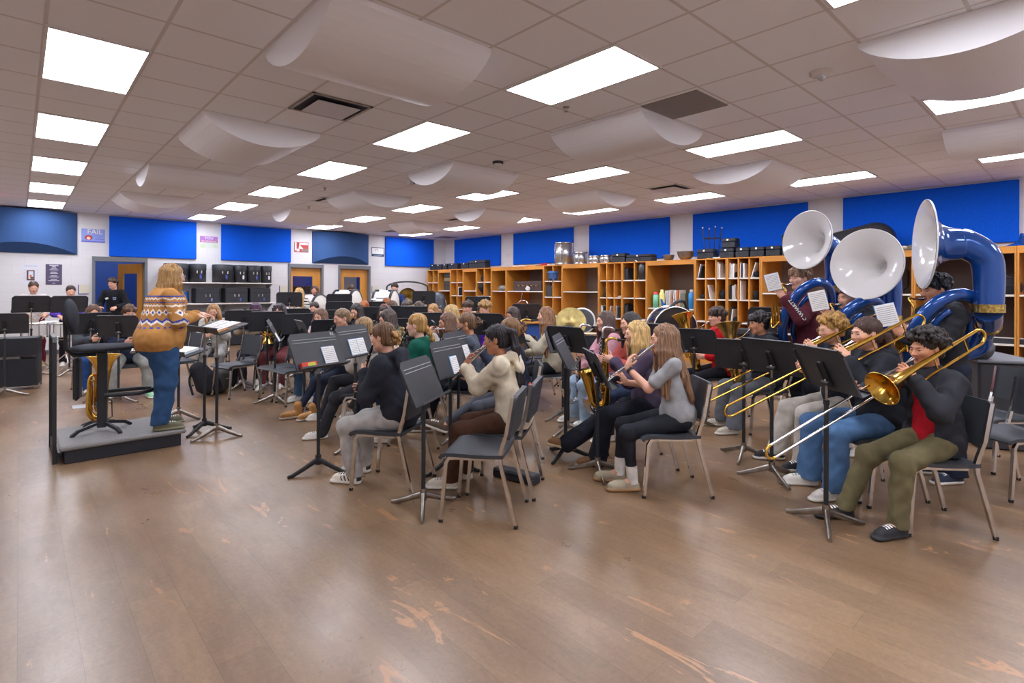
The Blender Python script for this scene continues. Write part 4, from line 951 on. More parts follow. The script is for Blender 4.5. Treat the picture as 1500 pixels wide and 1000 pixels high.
for (x0, x1, l) in ((-.88, 1.02, 'slate blue bulging wall panel beside the open doorway'), (6.63, 8.5, 'slate blue bulging wall panel above the two closed doors')):
    b = MB(); n = 18; W = x1 - x0; bu = lambda k: max(0., 1 - (2 * k / n - 1) ** 2)
    X = [x0 + W * k / n for k in range(n + 1)]; fr = [YB - .03 - .26 * bu(k) for k in range(n + 1)]; zb = [2.315 + .225 * bu(k) for k in range(n + 1)]
    for k in range(n):
        b.add([(X[k], fr[k], zb[k]), (X[k + 1], fr[k + 1], zb[k + 1]), (X[k + 1], fr[k + 1], 3.28), (X[k], fr[k], 3.28)], [(0, 1, 2, 3)], 0, True)
        b.add([(X[k], YB - .03, 2.31), (X[k + 1], YB - .03, 2.31), (X[k + 1], fr[k + 1], zb[k + 1]), (X[k], fr[k], zb[k])], [(0, 1, 2, 3)])
        b.add([(X[k], YB - .03, 3.28), (X[k + 1], YB - .03, 3.28), (X[k + 1], fr[k + 1], 3.28), (X[k], fr[k], 3.28)], [(0, 1, 2, 3)])
    b.box(((x0 + x1) / 2, YB - .016, 2.795), (W, .028, .97)); tag(b.obj('barrel_panel', M_PGR), l, 'acoustic panel', 'bulging slate wall panels')
def poster(x0, x1, z0, z1, label, bg, y=YB - .004):
    t = thing('poster', label, 'poster', ((x0 + x1) / 2, y, (z0 + z1) / 2)); MB().box((0, 0, 0), (x1 - x0, .004, z1 - z0)).obj('sheet', paint(bg, .6), t); return t
def bars(t, rows, m, y=-.0035):
    for (x, z, w_, h_) in rows: pass
    b = MB(); [b.box((x, y, z), (w_, .002, h_)) for (x, z, w_, h_) in rows]; return b.obj('print', m, t)
t = poster(1.1, 1.55, 2.62, 2.94, 'pale blue poster reading FAIL beside the slate panel', '#8f9fe0'); text('lettering', 'FAIL', .16, paint('#f3ead2', .6), t, (.03, -.003, .09), (PI / 2, 0, 0), .0004); bars(t, [(.1, .0, .2, .012), (.12, -.04, .1, .012), (.12, -.08, .18, .012), (0, -.145, .45, .03)], paint('#6d6fce', .6)); b = MB(); b.ball((-.09, -.003, -.05), (.075, .002, .06)); b.obj('red_picture', paint('#cf4038', .6), t); MB().ball((-.09, -.0045, -.065), (.04, .002, .035)).obj('pale_picture', paint('#f2dccb', .6), t)
t = poster(.06, .35, 1.6, 2.06, 'white poster with a small framed portrait and note symbols', '#d9dae2'); bars(t, [(0, -.02, .135, .23)], paint('#6a3f35', .5)); bars(t, [(.005, -.015, .085, .17)], paint('#cfd6e2', .6), -.006); b = MB(); b.ball((0, -.008, -.035), (.02, .002, .03)); b.obj('figure', paint('#e0703a', .6), t); b = MB(); b.box((.02, -.0085, -.075), (.05, .001, .04)); b.obj('figure', paint('#3d4238', .6), t)
bars(t, [(-.1 + .02 * k, .19, .012, .02) for k in range(11)] + [(s * .11, .1 - .06 * k, .014, .014) for k in range(4) for s in (-1, 1)], paint('#a2a5b8', .6))
t = poster(.46, .75, 1.6, 2.07, 'dark purple poster with centred rows of pale lettering', '#544b66'); bars(t, [(0, .21 - .0, .16, .022), (0, .175, .07, .02)] + [(0, z, w_, .014) for z, w_ in ((.135, .11), (.108, .15), (.055, .1), (.028, .14), (-.03, .11), (-.058, .17), (-.112, .11), (-.14, .19), (-.2, .05))], paint('#cfc8d6', .6))
t = poster(3.59, 4.02, 2.61, 2.93, 'purple to pink poster reading YOU ARE IMPORTANT', '#cfd6cf'); bars(t, [(0, .105, .43, .11)], paint('#b07ac0', .6)); text('lettering', 'YOU', .1, paint('#f6f2f6', .6), t, (0, -.006, .11), (PI / 2, 0, 0), .0004); bars(t, [(0, .025, .43, .06)], paint('#b56a9c', .6)); text('lettering', 'ARE IMPORTANT', .05, paint('#f6f2f6', .6), t, (0, -.006, .025), (PI / 2, 0, 0), .0004); bars(t, [(-.15, -.1, .12, .1), (.16, -.09, .1, .1)], paint('#c7d3b2', .6))
t = poster(6.09, 6.52, 2.62, 2.92, 'red and white poster beside the far slate panel', '#b9473f'); bars(t, [(.07, .1, .26, .06)], paint('#e3dad6', .6)); bars(t, [(-.17, .02, .05, .24), (-.1, -.09, .08, .08)], paint('#efe6e6', .6)); bars(t, [(.1, -.09, .2, .1)], paint('#8c7672', .6)); MB().prism([(-.08, -.04), (.06, -.06), (-.06, .09)], -.001, .001, rotm('X', PI / 2), (0, -.005, 0)).obj('print', paint('#f4efef', .6), t)
t = poster(8.62, 9.08, 2.6, 2.9, 'small framed certificate with an orange mark beside the last door', '#2d4468'); bars(t, [(0, .03, .42, .2)], paint('#eef0f2', .5)); b = MB(); b.tube([(-.04 + .045 * math.cos(a), -.006, .06 + .035 * math.sin(a)) for a in np.linspace(-.3, 3.6, 12)], .009, 6); b.obj('mark', paint('#e59a3c', .5), t); bars(t, [(0, -.11, .3, .02)], paint('#b8c2d0', .5))
for x0, x1, l in ((1.04, 1.24, 'cream notice in a blue holder beside the open doorway'), (5.66, 5.86, 'cream notice in a blue holder by the door behind the striped sweater'), (8.62, 8.84, 'cream notice in a blue holder between the last door and the gong')):
    t = thing('notice_holder', l, 'notice', ((x0 + x1) / 2, YB - .006, 1.49)); MB().box((0, 0, 0), (.2, .01, .23), .002).obj('holder', paint('#3a3f9a', .5), t); MB().box((.012, -.008, .012), (.19, .004, .21)).obj('sheet', paint('#d9d2bd', .7), t)
for y, z, l in ((12.93, 2.6, 'white wall switch plate above the cabinets between two blue panels'), (12.82, 2.6, 'cream wall plate next to the white switch plate above the cabinets')): tag(MB().box((XR - .008, y, z), (.012, .075, .12), .004).obj('wall_plate', paint('#dad7cf', .4)), l, 'switch plate')
b = MB()
for x in (4.78, 5.12): b.box((x, YB - .06, 2.62), (.07, .004, .1))
# ---------------------------------------------------------------- the line of instrument cabinets
TOPZ = 2.18
def cabinet(y1, y0, cols, shelves, label, dark=False):
    """y1 > y0; cols: number of columns; shelves: list of z per column"""
    t = thing('instrument_cabinet', label, 'cabinet', (XF, y0, 0)); W = y1 - y0 - .004; D = XR - .03 - XF; g = .012
    wd = M_WOOD if not dark else M_DKW
    MB().box((D / 2, g, TOPZ / 2), (D, 2 * g, TOPZ), .002).obj('side_panel', M_WOOD, t); MB().box((D / 2, W - g, TOPZ / 2), (D, 2 * g, TOPZ), .002).obj('side_panel', M_WOOD, t)
    MB().box((D / 2, W / 2, TOPZ - .012), (D, W - 4 * g, .024), .002).obj('top_panel', M_WOOD, t); MB().box((D / 2, W / 2, .06), (D - .02, W - 4 * g, .12), .002).obj('base', wd, t)
    if cols == 1: MB().box((.012, W / 2, TOPZ - .065), (.022, W - 4 * g, .08), .002).obj('valance', M_WOOD, t)
    MB().box((D - .01, W / 2, 1.14), (.02, W - 4 * g, 2.04)).obj('back_panel', M_BACKP if not dark else M_DKW, t)
    cw = (W - 2 * g) / cols
    for c in range(1, cols): MB().box((D / 2, g + cw * c, 1.14), (D - .02, 2 * g, 2.03), .002).obj('divider', M_WOOD, t)
    for c in range(cols):
        for z in shelves: MB().box((D / 2 + .004, g + cw * (c + .5), z), (D - .03, cw - 2 * g, .028), .003).obj('shelf', M_LAM, t)
    return dict(y0=y0, W=W, cols=cols, cw=cw, sh=shelves, g=g)
SM = [1.735, 1.30, .855, .42]
UN = [('A', 16.06, 15.39, 2, SM, 'two-column oak cubby unit in the far corner beside the gong'), ('B', 15.39, 14.68, 1, [1.46], 'oak cabinet bay with a shelf, behind the big grey hard case'), ('C', 14.68, 13.99, 2, SM, 'two-column oak cubby unit right after the big grey hard case'),
      ('D', 13.99, 13.30, 1, [1.46, .8], 'oak cabinet bay holding only a small white cone'), ('E', 13.30, 12.57, 2, SM, 'two-column oak cubby unit with a black bag in its middle cubby'), ('F', 12.57, 11.9, 1, [1.46], 'oak cabinet bay with a grey furry bundle on its shelf'),
      ('G', 11.9, 10.36, 1, [1.46], 'wide oak cabinet bay with a brown amplifier on its shelf'), ('H', 10.36, 9.67, 2, [1.74, 1.31, .8], 'two-column oak cubby unit with a hanging blue bag'), ('I', 9.67, 8.45, 1, [1.46, .62], 'wide empty oak cabinet bay below the silver drums'),
      ('J', 8.45, 7.75, 3, [1.74, 1.32, .82], 'three-column oak cubby unit left of the black bottle'), ('K', 7.75, 7.07, 2, [1.74, 1.32, .82], 'two-column oak cubby unit with the black bottle'), ('L', 7.07, 5.87, 1, [1.10, .5], 'wide oak cabinet bay with coloured bottles and folders'),
      ('M', 5.87, 5.17, 3, [1.76, 1.32, .86, .42], 'three-column oak cubby unit behind the red hoodie, left half'), ('N', 5.17, 4.49, 3, [1.76, 1.32, .86, .42], 'three-column oak cubby unit behind the red hoodie, right half'), ('O', 4.49, 3.28, 1, [1.46, .7], 'wide oak cabinet bay behind the first two sousaphones'),
      ('P', 3.28, 2.07, 1, [1.46, .95], 'wide oak cabinet bay between the second and third sousaphones'), ('Q', 2.07, .85, 1, [1.46, .74], 'wide dark-lined cabinet bay with a backpack on its shelf'), ('R', .85, -.4, 1, [1.46, .74], 'dark-lined cabinet bay at the camera end of the row')]
CB = {}
for k, a, b, c, s_, l in UN: CB[k] = cabinet(a, b, c, s_, l, k in 'QR')
def cell(k, col, row):
    """col counted from the far end (picture left); row 0 = top: (x front, y centre, z floor, width, clear height)"""
    u = CB[k]; y = u['y0'] + u['g'] + u['cw'] * (u['cols'] - col - .5); zs = [TOPZ - .03] + [z + .014 for z in u['sh']] + [.12]
    z = zs[row + 1]; return XF, y, z, u['cw'] - .03, zs[row] - z - .03
NAME = {k: l for k, _, _, _, _, l in UN}
OR = ['first', 'second', 'third']; RW = ['top', 'second', 'third', 'fourth', 'bottom']
def where(k, c, r):
    n = {'A': 'gong-side cubbies', 'C': 'cubbies past the grey case', 'E': 'black-bag cubbies', 'H': 'blue-bag cubbies', 'J': 'three-column cubbies', 'K': 'black-bottle cubbies', 'M': 'folder cubbies nearer the bottles', 'N': 'folder cubbies nearer the sousaphones', 'P': 'sousaphone bay'}[k]
    return '%s row, %s column of the %s' % (RW[r], OR[c], n)
def case_std(k, c, r, w_, h_, col='#33353b', d=.4, off=.12, tilt=0, dy=0):
    x, y, z, W, H = cell(k, c, r); t = thing('instrument_case', 'dark upright case in the ' + where(k, c, r), 'case', (x + off + d / 2, y + dy, z + .001), tilt)
    MB().box((0, 0, h_ / 2), (d, w_, h_), min(.05, w_ * .3)).obj('shell', paint(col, .4), t); MB().box((0, 0, h_ / 2), (d + .006, .012, h_ + .004)).obj('rim', M_STEEL, t)
    MB().tube([(-d / 2, 0, h_ * .38), (-d / 2 - .025, 0, h_ * .42), (-d / 2 - .025, 0, h_ * .58), (-d / 2, 0, h_ * .62)], .008, 8).obj('handle', M_BLK, t)
def folders(k, c, r, n, lean=.0, cols=('#e9e6e2', '#2a2a30', '#d8d6d4', '#33363e'), h_=.3, d=.24):
    x, y, z, W, H = cell(k, c, r); h_ = min(h_, H - .02)
    for i in range(n):
        th = .016 + .01 * ((i * 7) % 3); yy = y + W * .42 - .035 * i - abs(math.sin(lean)) * h_ * (lean < 0)
        hh = h_ * (1 - .06 * ((i * 5) % 3)); R = rotm('X', lean)
        o = MB().box(R @ V(0, 0, hh / 2 + abs(math.sin(lean)) * th / 2), (d, th, hh), .002, R).obj('folder', paint(cols[i % len(cols)], .6), None, (x + .04 + d / 2, yy, z + .002)); tag(o, '%s folder, %s one, %s' % (['pale', 'black', 'white', 'dark'][i % 4] if len(cols) == 4 else 'pale', ['first', 'second', 'third', 'fourth', 'fifth'][i], where(k, c, r)), 'folder')
def lump(k, c, r, w_, h_, d, col='#2b2c31', name='instrument_pouch', lab='low black pouch'):
    x, y, z, W, H = cell(k, c, r); v_ = Vol((-d / 2, -w_ / 2, 0), (d / 2, w_ / 2, h_), .012); v_.ell((0, 0, h_ * .45), (d * .5, w_ * .5, h_ * .5), .03).ell((-d * .1, w_ * .1, h_ * .6), (d * .3, w_ * .3, h_ * .4), .04).cut((0, 0, -1), -.004); v_.warp(wrinkle(.006, 40, r + c))
    o = v_.obj(name, [cloth(col)]); o.location = (x + .05 + d / 2, y, z); tag(o, lab + ', ' + where(k, c, r), 'pouch')
# ---------------------------------------------------------------- chairs and stands
def make_chair():
    t = thing('band_chair', '', 'chair', (0, 0, -50))
    # shaped slabs: local +Y is the way the sitter faces
    def slab2(prof, hw, th, name, rx):
        b = MB(); n = len(prof); k = 9
        xs = [hw * (2 * i / (k - 1) - 1) for i in range(k)]
        def row(x, side):
            e = abs(x) / hw; sh = 1 - .0 * e; r = []
            for i, (y, z, ny, nz) in enumerate(prof):
                dp = rx * (1 - e * e); r.append((x, y + ny * (th / 2 * side) - ny * dp, z + nz * (th / 2 * side) - nz * dp))
            return r
        vs = []
        for x in xs: vs += row(x, 1)
        for x in xs: vs += row(x, -1)
        o = k * n; fs = []
        for i in range(k - 1):
            for j in range(n - 1):
                a = i * n + j; fs.append((a, a + n, a + n + 1, a + 1)); fs.append((o + a, o + a + 1, o + a + n + 1, o + a + n))
        b.add(vs, fs, 0, True); ed = []
        for i in range(k - 1): ed += [(i * n, o + i * n, o + (i + 1) * n, (i + 1) * n), (i * n + n - 1, (i + 1) * n + n - 1, o + (i + 1) * n + n - 1, o + i * n + n - 1)]
        for j in range(n - 1): a = (k - 1) * n + j; ed += [(j, j + 1, o + j + 1, o + j), (a, o + a, o + a + 1, a + 1)]
        b.add(vs, ed, 0, False); return b.obj(name, M_PLAS, t)
    slab2([(-.20, .452, 0, 1), (-.12, .447, 0, 1), (0, .445, 0, 1), (.12, .449, 0, 1), (.185, .447, 0, 1), (.215, .437, .3, .9), (.228, .420, .7, .6)], .225, .024, 'seat', .006)
    b = MB(); poly = []
    W, H = .215, .29
    for cx, cz, a0 in ((W - .04, H - .04, 0), (-W + .04, H - .04, 90), (-W + .015, .015, 180), (W - .015, .015, 270)):
        r = .04 if cz > .1 else .015
        for q in range(5): a = math.radians(a0 + 22.5 * q); poly.append((cx + r * math.cos(a), cz + r * math.sin(a)))
    R = rotm('X', math.radians(90 + 10)); 
    n = len(poly); bend = lambda x: .02 * (1 - (x / W) ** 2)
    vs = []
    for z in (.0, .03):
        for x, y in poly: vs.append(R @ V(x, y, z + 0) + V(0, -.215, .565))
    fs = [tuple(range(n)), tuple(range(n, 2 * n))[::-1]] + [(i, n + i, n + (i + 1) % n, (i + 1) % n) for i in range(n)]
    b.add(vs, fs); b.obj('backrest', M_PLAS, t)
    for sx in (-1, 1):
        f = MB(); f.tube([(sx * .2, -.14, .428), (sx * .2, .12, .428), (sx * .203, .165, .422), (sx * .206, .185, .39), (sx * .214, .215, .02), (sx * .2145, .217, .012)], .0165, 4, up=(1, 0, 0)); o = f.obj('leg', M_CHR, t)
        MB().cyl((sx * .2145, .217, .0), (sx * .2145, .217, .02), .0155, n=10).obj('foot_cap', M_RUB, o)
        r = MB(); r.tube([(sx * .216, -.262, .84), (sx * .216, -.222, .60), (sx * .212, -.19, .50), (sx * .21, -.178, .45), (sx * .212, -.185, .40), (sx * .222, -.285, .02), (sx * .2225, -.287, .012)], .0165, 4, up=(1, 0, 0)); o = r.obj('leg', M_CHR, t)
        MB().cyl((sx * .2225, -.287, 0), (sx * .2225, -.287, .022), .015, n=10).obj('foot_cap', M_RUB, o)
    for y in (-.13, .12): MB().tube([(-.2, y, .43), (.2, y, .43)], .012, 4).obj('seat_rail', M_CHR, t)
    return t
CH0 = make_chair(); CH_USED = [0]
def chair(x, y, face, label, group=None, off=0.):
    rz = math.radians(face - 90); loc = (x - off * math.cos(math.radians(face)), y - off * math.sin(math.radians(face)), 0)
    if not CH_USED[0]:
        CH_USED[0] = 1; CH0.location = loc; CH0.rotation_euler = (0, 0, rz); CH0['label'] = label
        if group: CH0['group'] = group
        KIDS[CH0.name] = [(c, list(c.children)) for c in CH0.children]; return CH0
    return dup(CH0, loc, rz, label, group)
SM_ = {}
def stand(x, y, face, hd, label, tilt=22, rb=0., group=None, base='chrome', wd=.508, seed=0, papers=0):
    """music stand; face: compass angle the desk front looks towards; hd: height of the lip; tilt from vertical; rb turns the base"""
    key = (base, wd)
    if key not in SM_:
        bm = M_STEEL if base == 'chrome' else M_BLK
        b = MB()
        for i in range(3):
            a = 2 * PI * i / 3; R = rotm('Z', a); b.tube([R @ V(0, .0, .10), R @ V(0, .05, .082), R @ V(0, .14, .045), R @ V(0, .23, .014), R @ V(0, .262, .012)], [.026, .023, .02, .017, .015], 8, sq=(1., .75))
        b.cyl((0, 0, .06), (0, 0, .14), .024, n=14)
        k = MB(); H = .318; W = wd
        poly = [(-W / 2, 0), (W / 2, 0), (W / 2, H - .035), (W / 2 - .035, H), (-W / 2 + .035, H), (-W / 2, H - .035)]
        k.prism([(px, pz) for px, pz in poly], -.0012, .0012, rotm('X', PI / 2))
        for zz in (H - .058, H - .083): k.box((0, .0035, zz), (W - .05, .006, .005), .001, None, 1)
        for sx in (-1, 1): k.box((sx * W / 2, -.006, H / 2 - .02), (.003, .016, H - .05), .001)
        k.box((0, -.006, H), (W - .07, .016, .003), .001)
        lp = MB(); lp.box((0, .028, .001), (W, .058, .003), .001); lp.box((0, .058, .008), (W, .003, .016), .001)
        br = MB(); br.box((0, -.014, .125), (.045, .02, .19), .006); br.box((-.016, -.024, .125), (.006, .02, .17), .002); br.box((.016, -.024, .125), (.006, .02, .17), .002); br.cyl((-.035, -.03, .07), (.035, -.03, .07), .017, n=14)
        SM_[key] = (b.me('base', bm), k.me('desk', [M_DESK, mat('desk_ridge', '#a9abae', .4)]), lp.me('lip', M_DESK), br.me('bracket', [M_BLK]))
    b, k, lp, br = SM_[key]
    t = thing('music_stand', label, 'music stand', (x, y, 0), math.radians(face - 90), group)
    o = link('base', b, None, t); o.rotation_euler[2] = rb
    zt = hd + .07 * math.cos(math.radians(tilt)); yt = .0
    hs = min(.70, zt - .16)
    MB().cyl((0, 0, .12), (0, 0, .12 + hs), .0148, n=12).cyl((0, 0, .12 + hs - .03), (0, 0, .12 + hs), .019, n=12).obj('tube', M_BLK, t)
    MB().cyl((0, 0, .12 + hs - .02), (0, 0, zt), .009, n=10).ball((0, 0, zt), .017).obj('rod', M_STEEL, t)
    e = Matrix.Translation((0, .03 * math.cos(math.radians(tilt)) + .07 * math.sin(math.radians(tilt)), hd)) @ Matrix.Rotation(math.radians(tilt), 4, 'X')
    for nm, me in (('desk', k), ('lip', lp), ('bracket', br)):
        o = link(nm, me, None, t); o.matrix_local = e
    t['_desk'] = 1; DESK[t.name] = Matrix.Translation((x, y, 0)) @ Matrix.Rotation(math.radians(face - 90), 4, 'Z') @ e
    del t['_desk']
    return t
DESK = {}
def on_desk(st, u, w_, h_, label, z=.003, rot=0., open_=False, cover='#2f86c9', lines=True, th=.008, col=None, name='sheet_music', cat='sheet music', lift=.004, bars_=9):
    """paper resting on a stand's lip, u along it"""
    Mx = DESK[st.name] @ Matrix.Translation((u, lift + th / 2, z)) @ Matrix.Rotation(rot, 4, 'Y')
    t = thing(name, label, cat); t.matrix_world = Mx
    pm = M_PAPER if col is None else paint(col, .6)
    MB().box((0, 0, h_ / 2), (w_, th, h_), .001).obj('page', pm, t)
    if lines:
        b = MB()
        for i in range(bars_):
            for q in ((-.25, .25) if open_ else (0,)): b.box((q * w_, th / 2 + .0006, h_ * (.9 - .85 * i / bars_)), (w_ * (.42 if open_ else .84), .0006, h_ * .02))
        b.obj('staves', paint('#9fa0a6', .8), t)
    if open_: MB().box((0, th / 2 + .0005, h_ / 2), (.004, .001, h_)).obj('spine', paint('#77757a', .8), t)
    if cover: MB().box((0, -th / 2 - .001, h_ / 2 + .002), (w_ + .008, .002, h_ + .006)).obj('cover', paint(cover, .5), t)
    return t
# ---------------------------------------------------------------- the band
SN, CS = math.sin(.74), math.cos(.74)
def at(u, d):
    r = (u - 750) / 792 * d; return r * CS + d * SN, -r * SN + d * CS
CX, CY = 1.03, 6.26
def to_cond(x, y): return math.degrees(math.atan2(CY - y, CX - x))
def P(nick, label, u, dd, hz=1.15, face=None, seat=True, cface=None, **k):
    x, y = at(u, dd); f = to_cond(x, y) if face is None else face
    p = person(label, x, y, f, hz, pose='sit' if seat else 'stand', **k); p['nick'] = nick; p['face'] = f
    if seat: chair(x, y, f if cface is None else cface, 'black chrome-legged chair under ' + nick, 'chairs in use')
    return p
def zig(q, amp, per, ph=0): return amp * (np.abs(((q / per + ph) % 1) - .5) * 4 - 1)
def fair_isle(T, s):
    c0 = T(0, 0, .3)
    def f(c):
        z = c[:, 2]; a = np.arctan2(c[:, 0], c[:, 1]) * .19 + c[:, 0] * .3; top = T(0, 0, .47)[2]; t = top - z; m = np.zeros(len(c), int)
        z1 = t - .27 - zig(a, .016, .075); m[(z1 > -.022) & (z1 < -.002)] = 2; m[(z1 >= -.002) & (z1 < .02)] = 1; z0_ = t - .325; m[(np.abs(z0_) < .008) & (((a / .04) % 1) < .5)] = 2
        z2 = t - .18; dm = np.abs(((a / .052) % 1) - .5) * .052 * 1.5 + np.abs(z2); m[(dm < .036)] = 1; m[(dm < .016)] = 2
        z3 = t - .115 - zig(a, .006, .03); m[np.abs(z3) < .008] = 1; m[np.abs(t - .085) < .006] = 2
        z4 = t - .05 - zig(a, .008, .04); m[np.abs(z4) < .007] = 1; m[np.abs(t - .025) < .006] = 2
        m[(t > .36) | (c[:, 1] > .19)] = 0; return m
    return f
def stripes(T, s):
    def f(c): return (((c[:, 2] * 1. + .05 * np.abs(c[:, 0])) / .062) % 1 < .3).astype(int)
    return f
def plaid(T, s):
    def f(c): return ((np.sin(c[:, 2] * 60) + np.sin(c[:, 0] * 60 + c[:, 1] * 40)) > .35).astype(int)
    return f
# conductor
p = P('the conductor', 'conductor in a tan patterned sweater and jeans raising a hand on the podium', 236, 5.32, 1.515, -2, seat=False, z0=.16, skin='pale', hair=('long', '#9c7646'), top=('sweater', '#b9854a', '#efe6d8', '#3c4fa8'), pat=fair_isle, legs=('jeans', '#35567f'), shoes=('sneaker', '#6d6a52'), sole='#8a866c', w=1.42, flat=1.05, hem=-.10, sleeve=.88, pitch=-10, glasses='#8fb6d8',
      Rh=(V(.12, .27, 1.10), nrm(V(-.35, .9, -.15)), nrm(V(-.2, -.1, -1))), Lh=(V(-.12, .36, 1.10), nrm(V(.35, .9, -.1)), nrm(V(.3, 0, -1))), poleL=V(-.8, -.3, -1), poleR=V(.8, -.3, -1), feet={'L': (-.11, .02, 0), 'R': (.12, -.02, 0)})
# far side, percussion
p = P('the snare player in cream', 'person in a cream top and maroon trousers playing snare by the white poster', 48, 10.6, 1.555, seat=False, hair=('tied', '#4a3529'), top=('sweater', '#d6cfc9'), legs=('wide', '#6b1f2e'), instr='sticks', pitch=-20, hz_=0, shoes=('boot', '#b08a5a'))
p = P('the snare player in purple', 'person in a purple jacket playing snare beneath the dark purple poster', 103, 10.7, 1.48, seat=False, hair=('tied', '#3a2a22'), top=('jacket', '#5a3fae', '#e4dfe0'), legs=('jeans', '#222226'), instr='sticks', pitch=-14, sleeve=.55)
p = P('the boy at the open doorway', 'boy in a black long-sleeved shirt standing in the open blue doorway', 169, 12.6, 1.65, seat=False, face=238, hair=('messy', '#3d2b22'), top=('sweater', '#202126'), legs=('jeans', '#25272d'), instr='sticks', fem=False, pitch=-8, yaw=-10)
p = P('the clarinetist beside the chair back', 'brown-haired clarinet player behind two stands, left of the podium chair', 137, 8.1, 1.17, hair=('mid', '#5f4230'), top=('hoodie', '#4d5157'), legs=('jeans', '#2e4d86'), instr='clarinet', pitch=-16); clarinet(p, 'black clarinet held by the brown-haired player beside the podium chair')
p = P('the oboist in mint shoes', 'boy in navy with grey joggers and mint shoes half hidden by the conductor', 190, 7.75, 1.17, hair=('short', '#5a3c28'), top=('hoodie', '#2a3146'), legs=('sweat', '#93948f'), shoes=('sneaker', '#9fd3ae'), instr='oboe', fem=False, feet={'L': (-.2, .33, 0), 'R': (.24, .30, 0)}, pitch=-14)
clarinet(p, 'silver oboe held upright by the boy in mint shoes', m=M_SILV, cat='oboe', mp='s')
p = P('the player in grey behind the podium', 'person in a pale grey hoodie and tan boots behind the conductor\'s raised hand', 313, 9.0, 1.16, hair=('mid', '#a1794c'), top=('hoodie', '#bdb8b0'), legs=('sweat', '#a9a7a3'), shoes=('boot', '#b8874f'), instr='clarinet', pitch=-16); clarinet(p, 'clarinet of the grey hoodie player behind the podium')
p = P('the purple-haired player', 'trumpet player with dyed purple hair and a beige hoodie', 375, 9.0, 1.18, hair=('bob+bangs', '#4b3048'), top=('hoodie', '#b7a48c'), legs=('jeans', '#2b3340'), instr='trumpet', skin='tan'); trumpet(p, 'silver trumpet of the purple-haired player', M_SILV)
p = P('the french horn player', 'horn player with a dark red-streaked bob wearing black', 410, 8.6, 1.18, hair=('bob+bangs', '#33232a'), top=('hoodie', '#23252f'), legs=('sweat', '#733c40'), instr='french_horn'); horn(p, 'brass french horn held by the player with the dark bob', M_GOLD)
p = P('the percussionist in stripes', 'blonde person in a black and white striped sweater before the far wooden door', 441, 12.2, 1.45, seat=False, face=222, hair=('long', '#c9a365'), top=('sweater', '#e4dfd8', '#2b2a2c'), pat=stripes, legs=('jeans', '#30353f'), instr='sticks', pitch=-8, yaw=-14)
p = P('the person in glasses at the door', 'long-haired person in glasses and plaid behind the nearest white bass drum', 464, 13.4, 1.50, seat=False, face=215, hair=('long', '#4a3028'), top=('sweater', '#8d5a66', '#d8cdd0'), pat=plaid, legs=('jeans', '#2b2d35'), instr='sticks', glasses='#caa9a0', yaw=18)
p = P('the bass drummer at the last door', 'person in white mostly hidden behind the bass drum at the last door', 516, 12.8, 1.51, seat=False, hair=('short', '#4a342b'), top=('tee', '#d9d8dc'), legs=('jeans', '#2b2d35'), instr='sticks', pitch=-14)
p = P('the bass drummer in blue', 'dark-haired person in a blue shirt behind the bass drum beside the gong', 579, 13.05, 1.56, seat=False, face=230, hair=('short', '#2b211e'), top=('tee', '#2c3f70'), legs=('jeans', '#2b2d35'), instr='sticks', fem=False)
p = P('the player in bright blue', 'dark-haired saxophone player in a bright blue jacket in front of the striped sweater', 461, 9.9, 1.17, hair=('tied', '#3a2b26'), top=('jacket', '#1e50cf', '#d9d3cd'), legs=('jeans', '#2c3442'), instr='alto_sax', pitch=-14); sax(p, 'brass saxophone against a bright blue jacket')
p = P('the clarinetist in pale pink', 'clarinet player with long brown hair over a pale pink top', 470, 7.7, 1.14, hair=('long', '#6b4d3a'), top=('sweater', '#d9c4c0'), legs=('jeans', '#55789f'), shoes=('sneaker', '#ece9e4'), instr='clarinet', pitch=-14); clarinet(p, 'black clarinet of the player in pale pink')
p = P('the clarinetist with the messy bun', 'clarinet player in dark navy with a messy bun and tan boots', 502, 6.75, 1.17, hair=('bun', '#7d634b', '#a5804f'), top=('sweater', '#2b303c'), legs=('slim', '#262c3c'), shoes=('boot', '#b58449'), instr='clarinet', pitch=-12, feet={'L': (-.08, .42, 0), 'R': (.10, .52, 0)}); clarinet(p, 'black clarinet of the player with the messy bun')
p = P('the redhead', 'red-haired player seated in front of the last wooden door', 534, 9.5, 1.20, hair=('tied', '#a85a28'), top=('hoodie', '#58534f'), legs=('jeans', '#2c3442'), instr='clarinet', pitch=-16)
p = P('the dark-haired player before the redhead', 'dark-haired player seated just in front of the redhead', 523, 8.4, 1.19, hair=('mid', '#2c2421'), top=('hoodie', '#40444c'), legs=('jeans', '#2c3442'), instr='clarinet', pitch=-20)
p = P('the girl with the headband', 'dark-haired girl with a pink headband looking down', 565, 8.3, 1.17, hair=('mid', '#33261f'), top=('sweater', '#6d6a6c'), legs=('jeans', '#2c3442'), instr='clarinet', pitch=-18)
h_ = p; b = MB(); b.tube([h_['c'] + h_['hd'] @ V(.088 * math.cos(a), -.005, .035 + .098 * math.sin(a)) for a in np.linspace(-.1, PI + .1, 16)], .009, 8, sq=(1, .5)); b.obj('headband', paint('#d79f93', .5), h_['root'])
p = P('the player in olive', 'player with dark brown hair and an olive top behind the navy hoodie', 569, 6.55, 1.17, hair=('long', '#43342c'), top=('hoodie', '#656a53'), legs=('jeans', '#2c3442'), instr='clarinet', pitch=-16); clarinet(p, 'clarinet of the player in olive')
p = P('the beige clarinetist', 'clarinet player in a beige hoodie behind the stand with the open booklet', 533, 5.75, 1.12, hair=('tied', '#a3825a'), top=('hoodie', '#b3aca3'), legs=('jeans', '#35363b'), instr='clarinet', d=V(0, .75, -.66), feet={'L': (-.12, .40, 0), 'R': (.06, .40, .14)}, pitch=-10); clarinet(p, 'black clarinet across the beige hoodie')
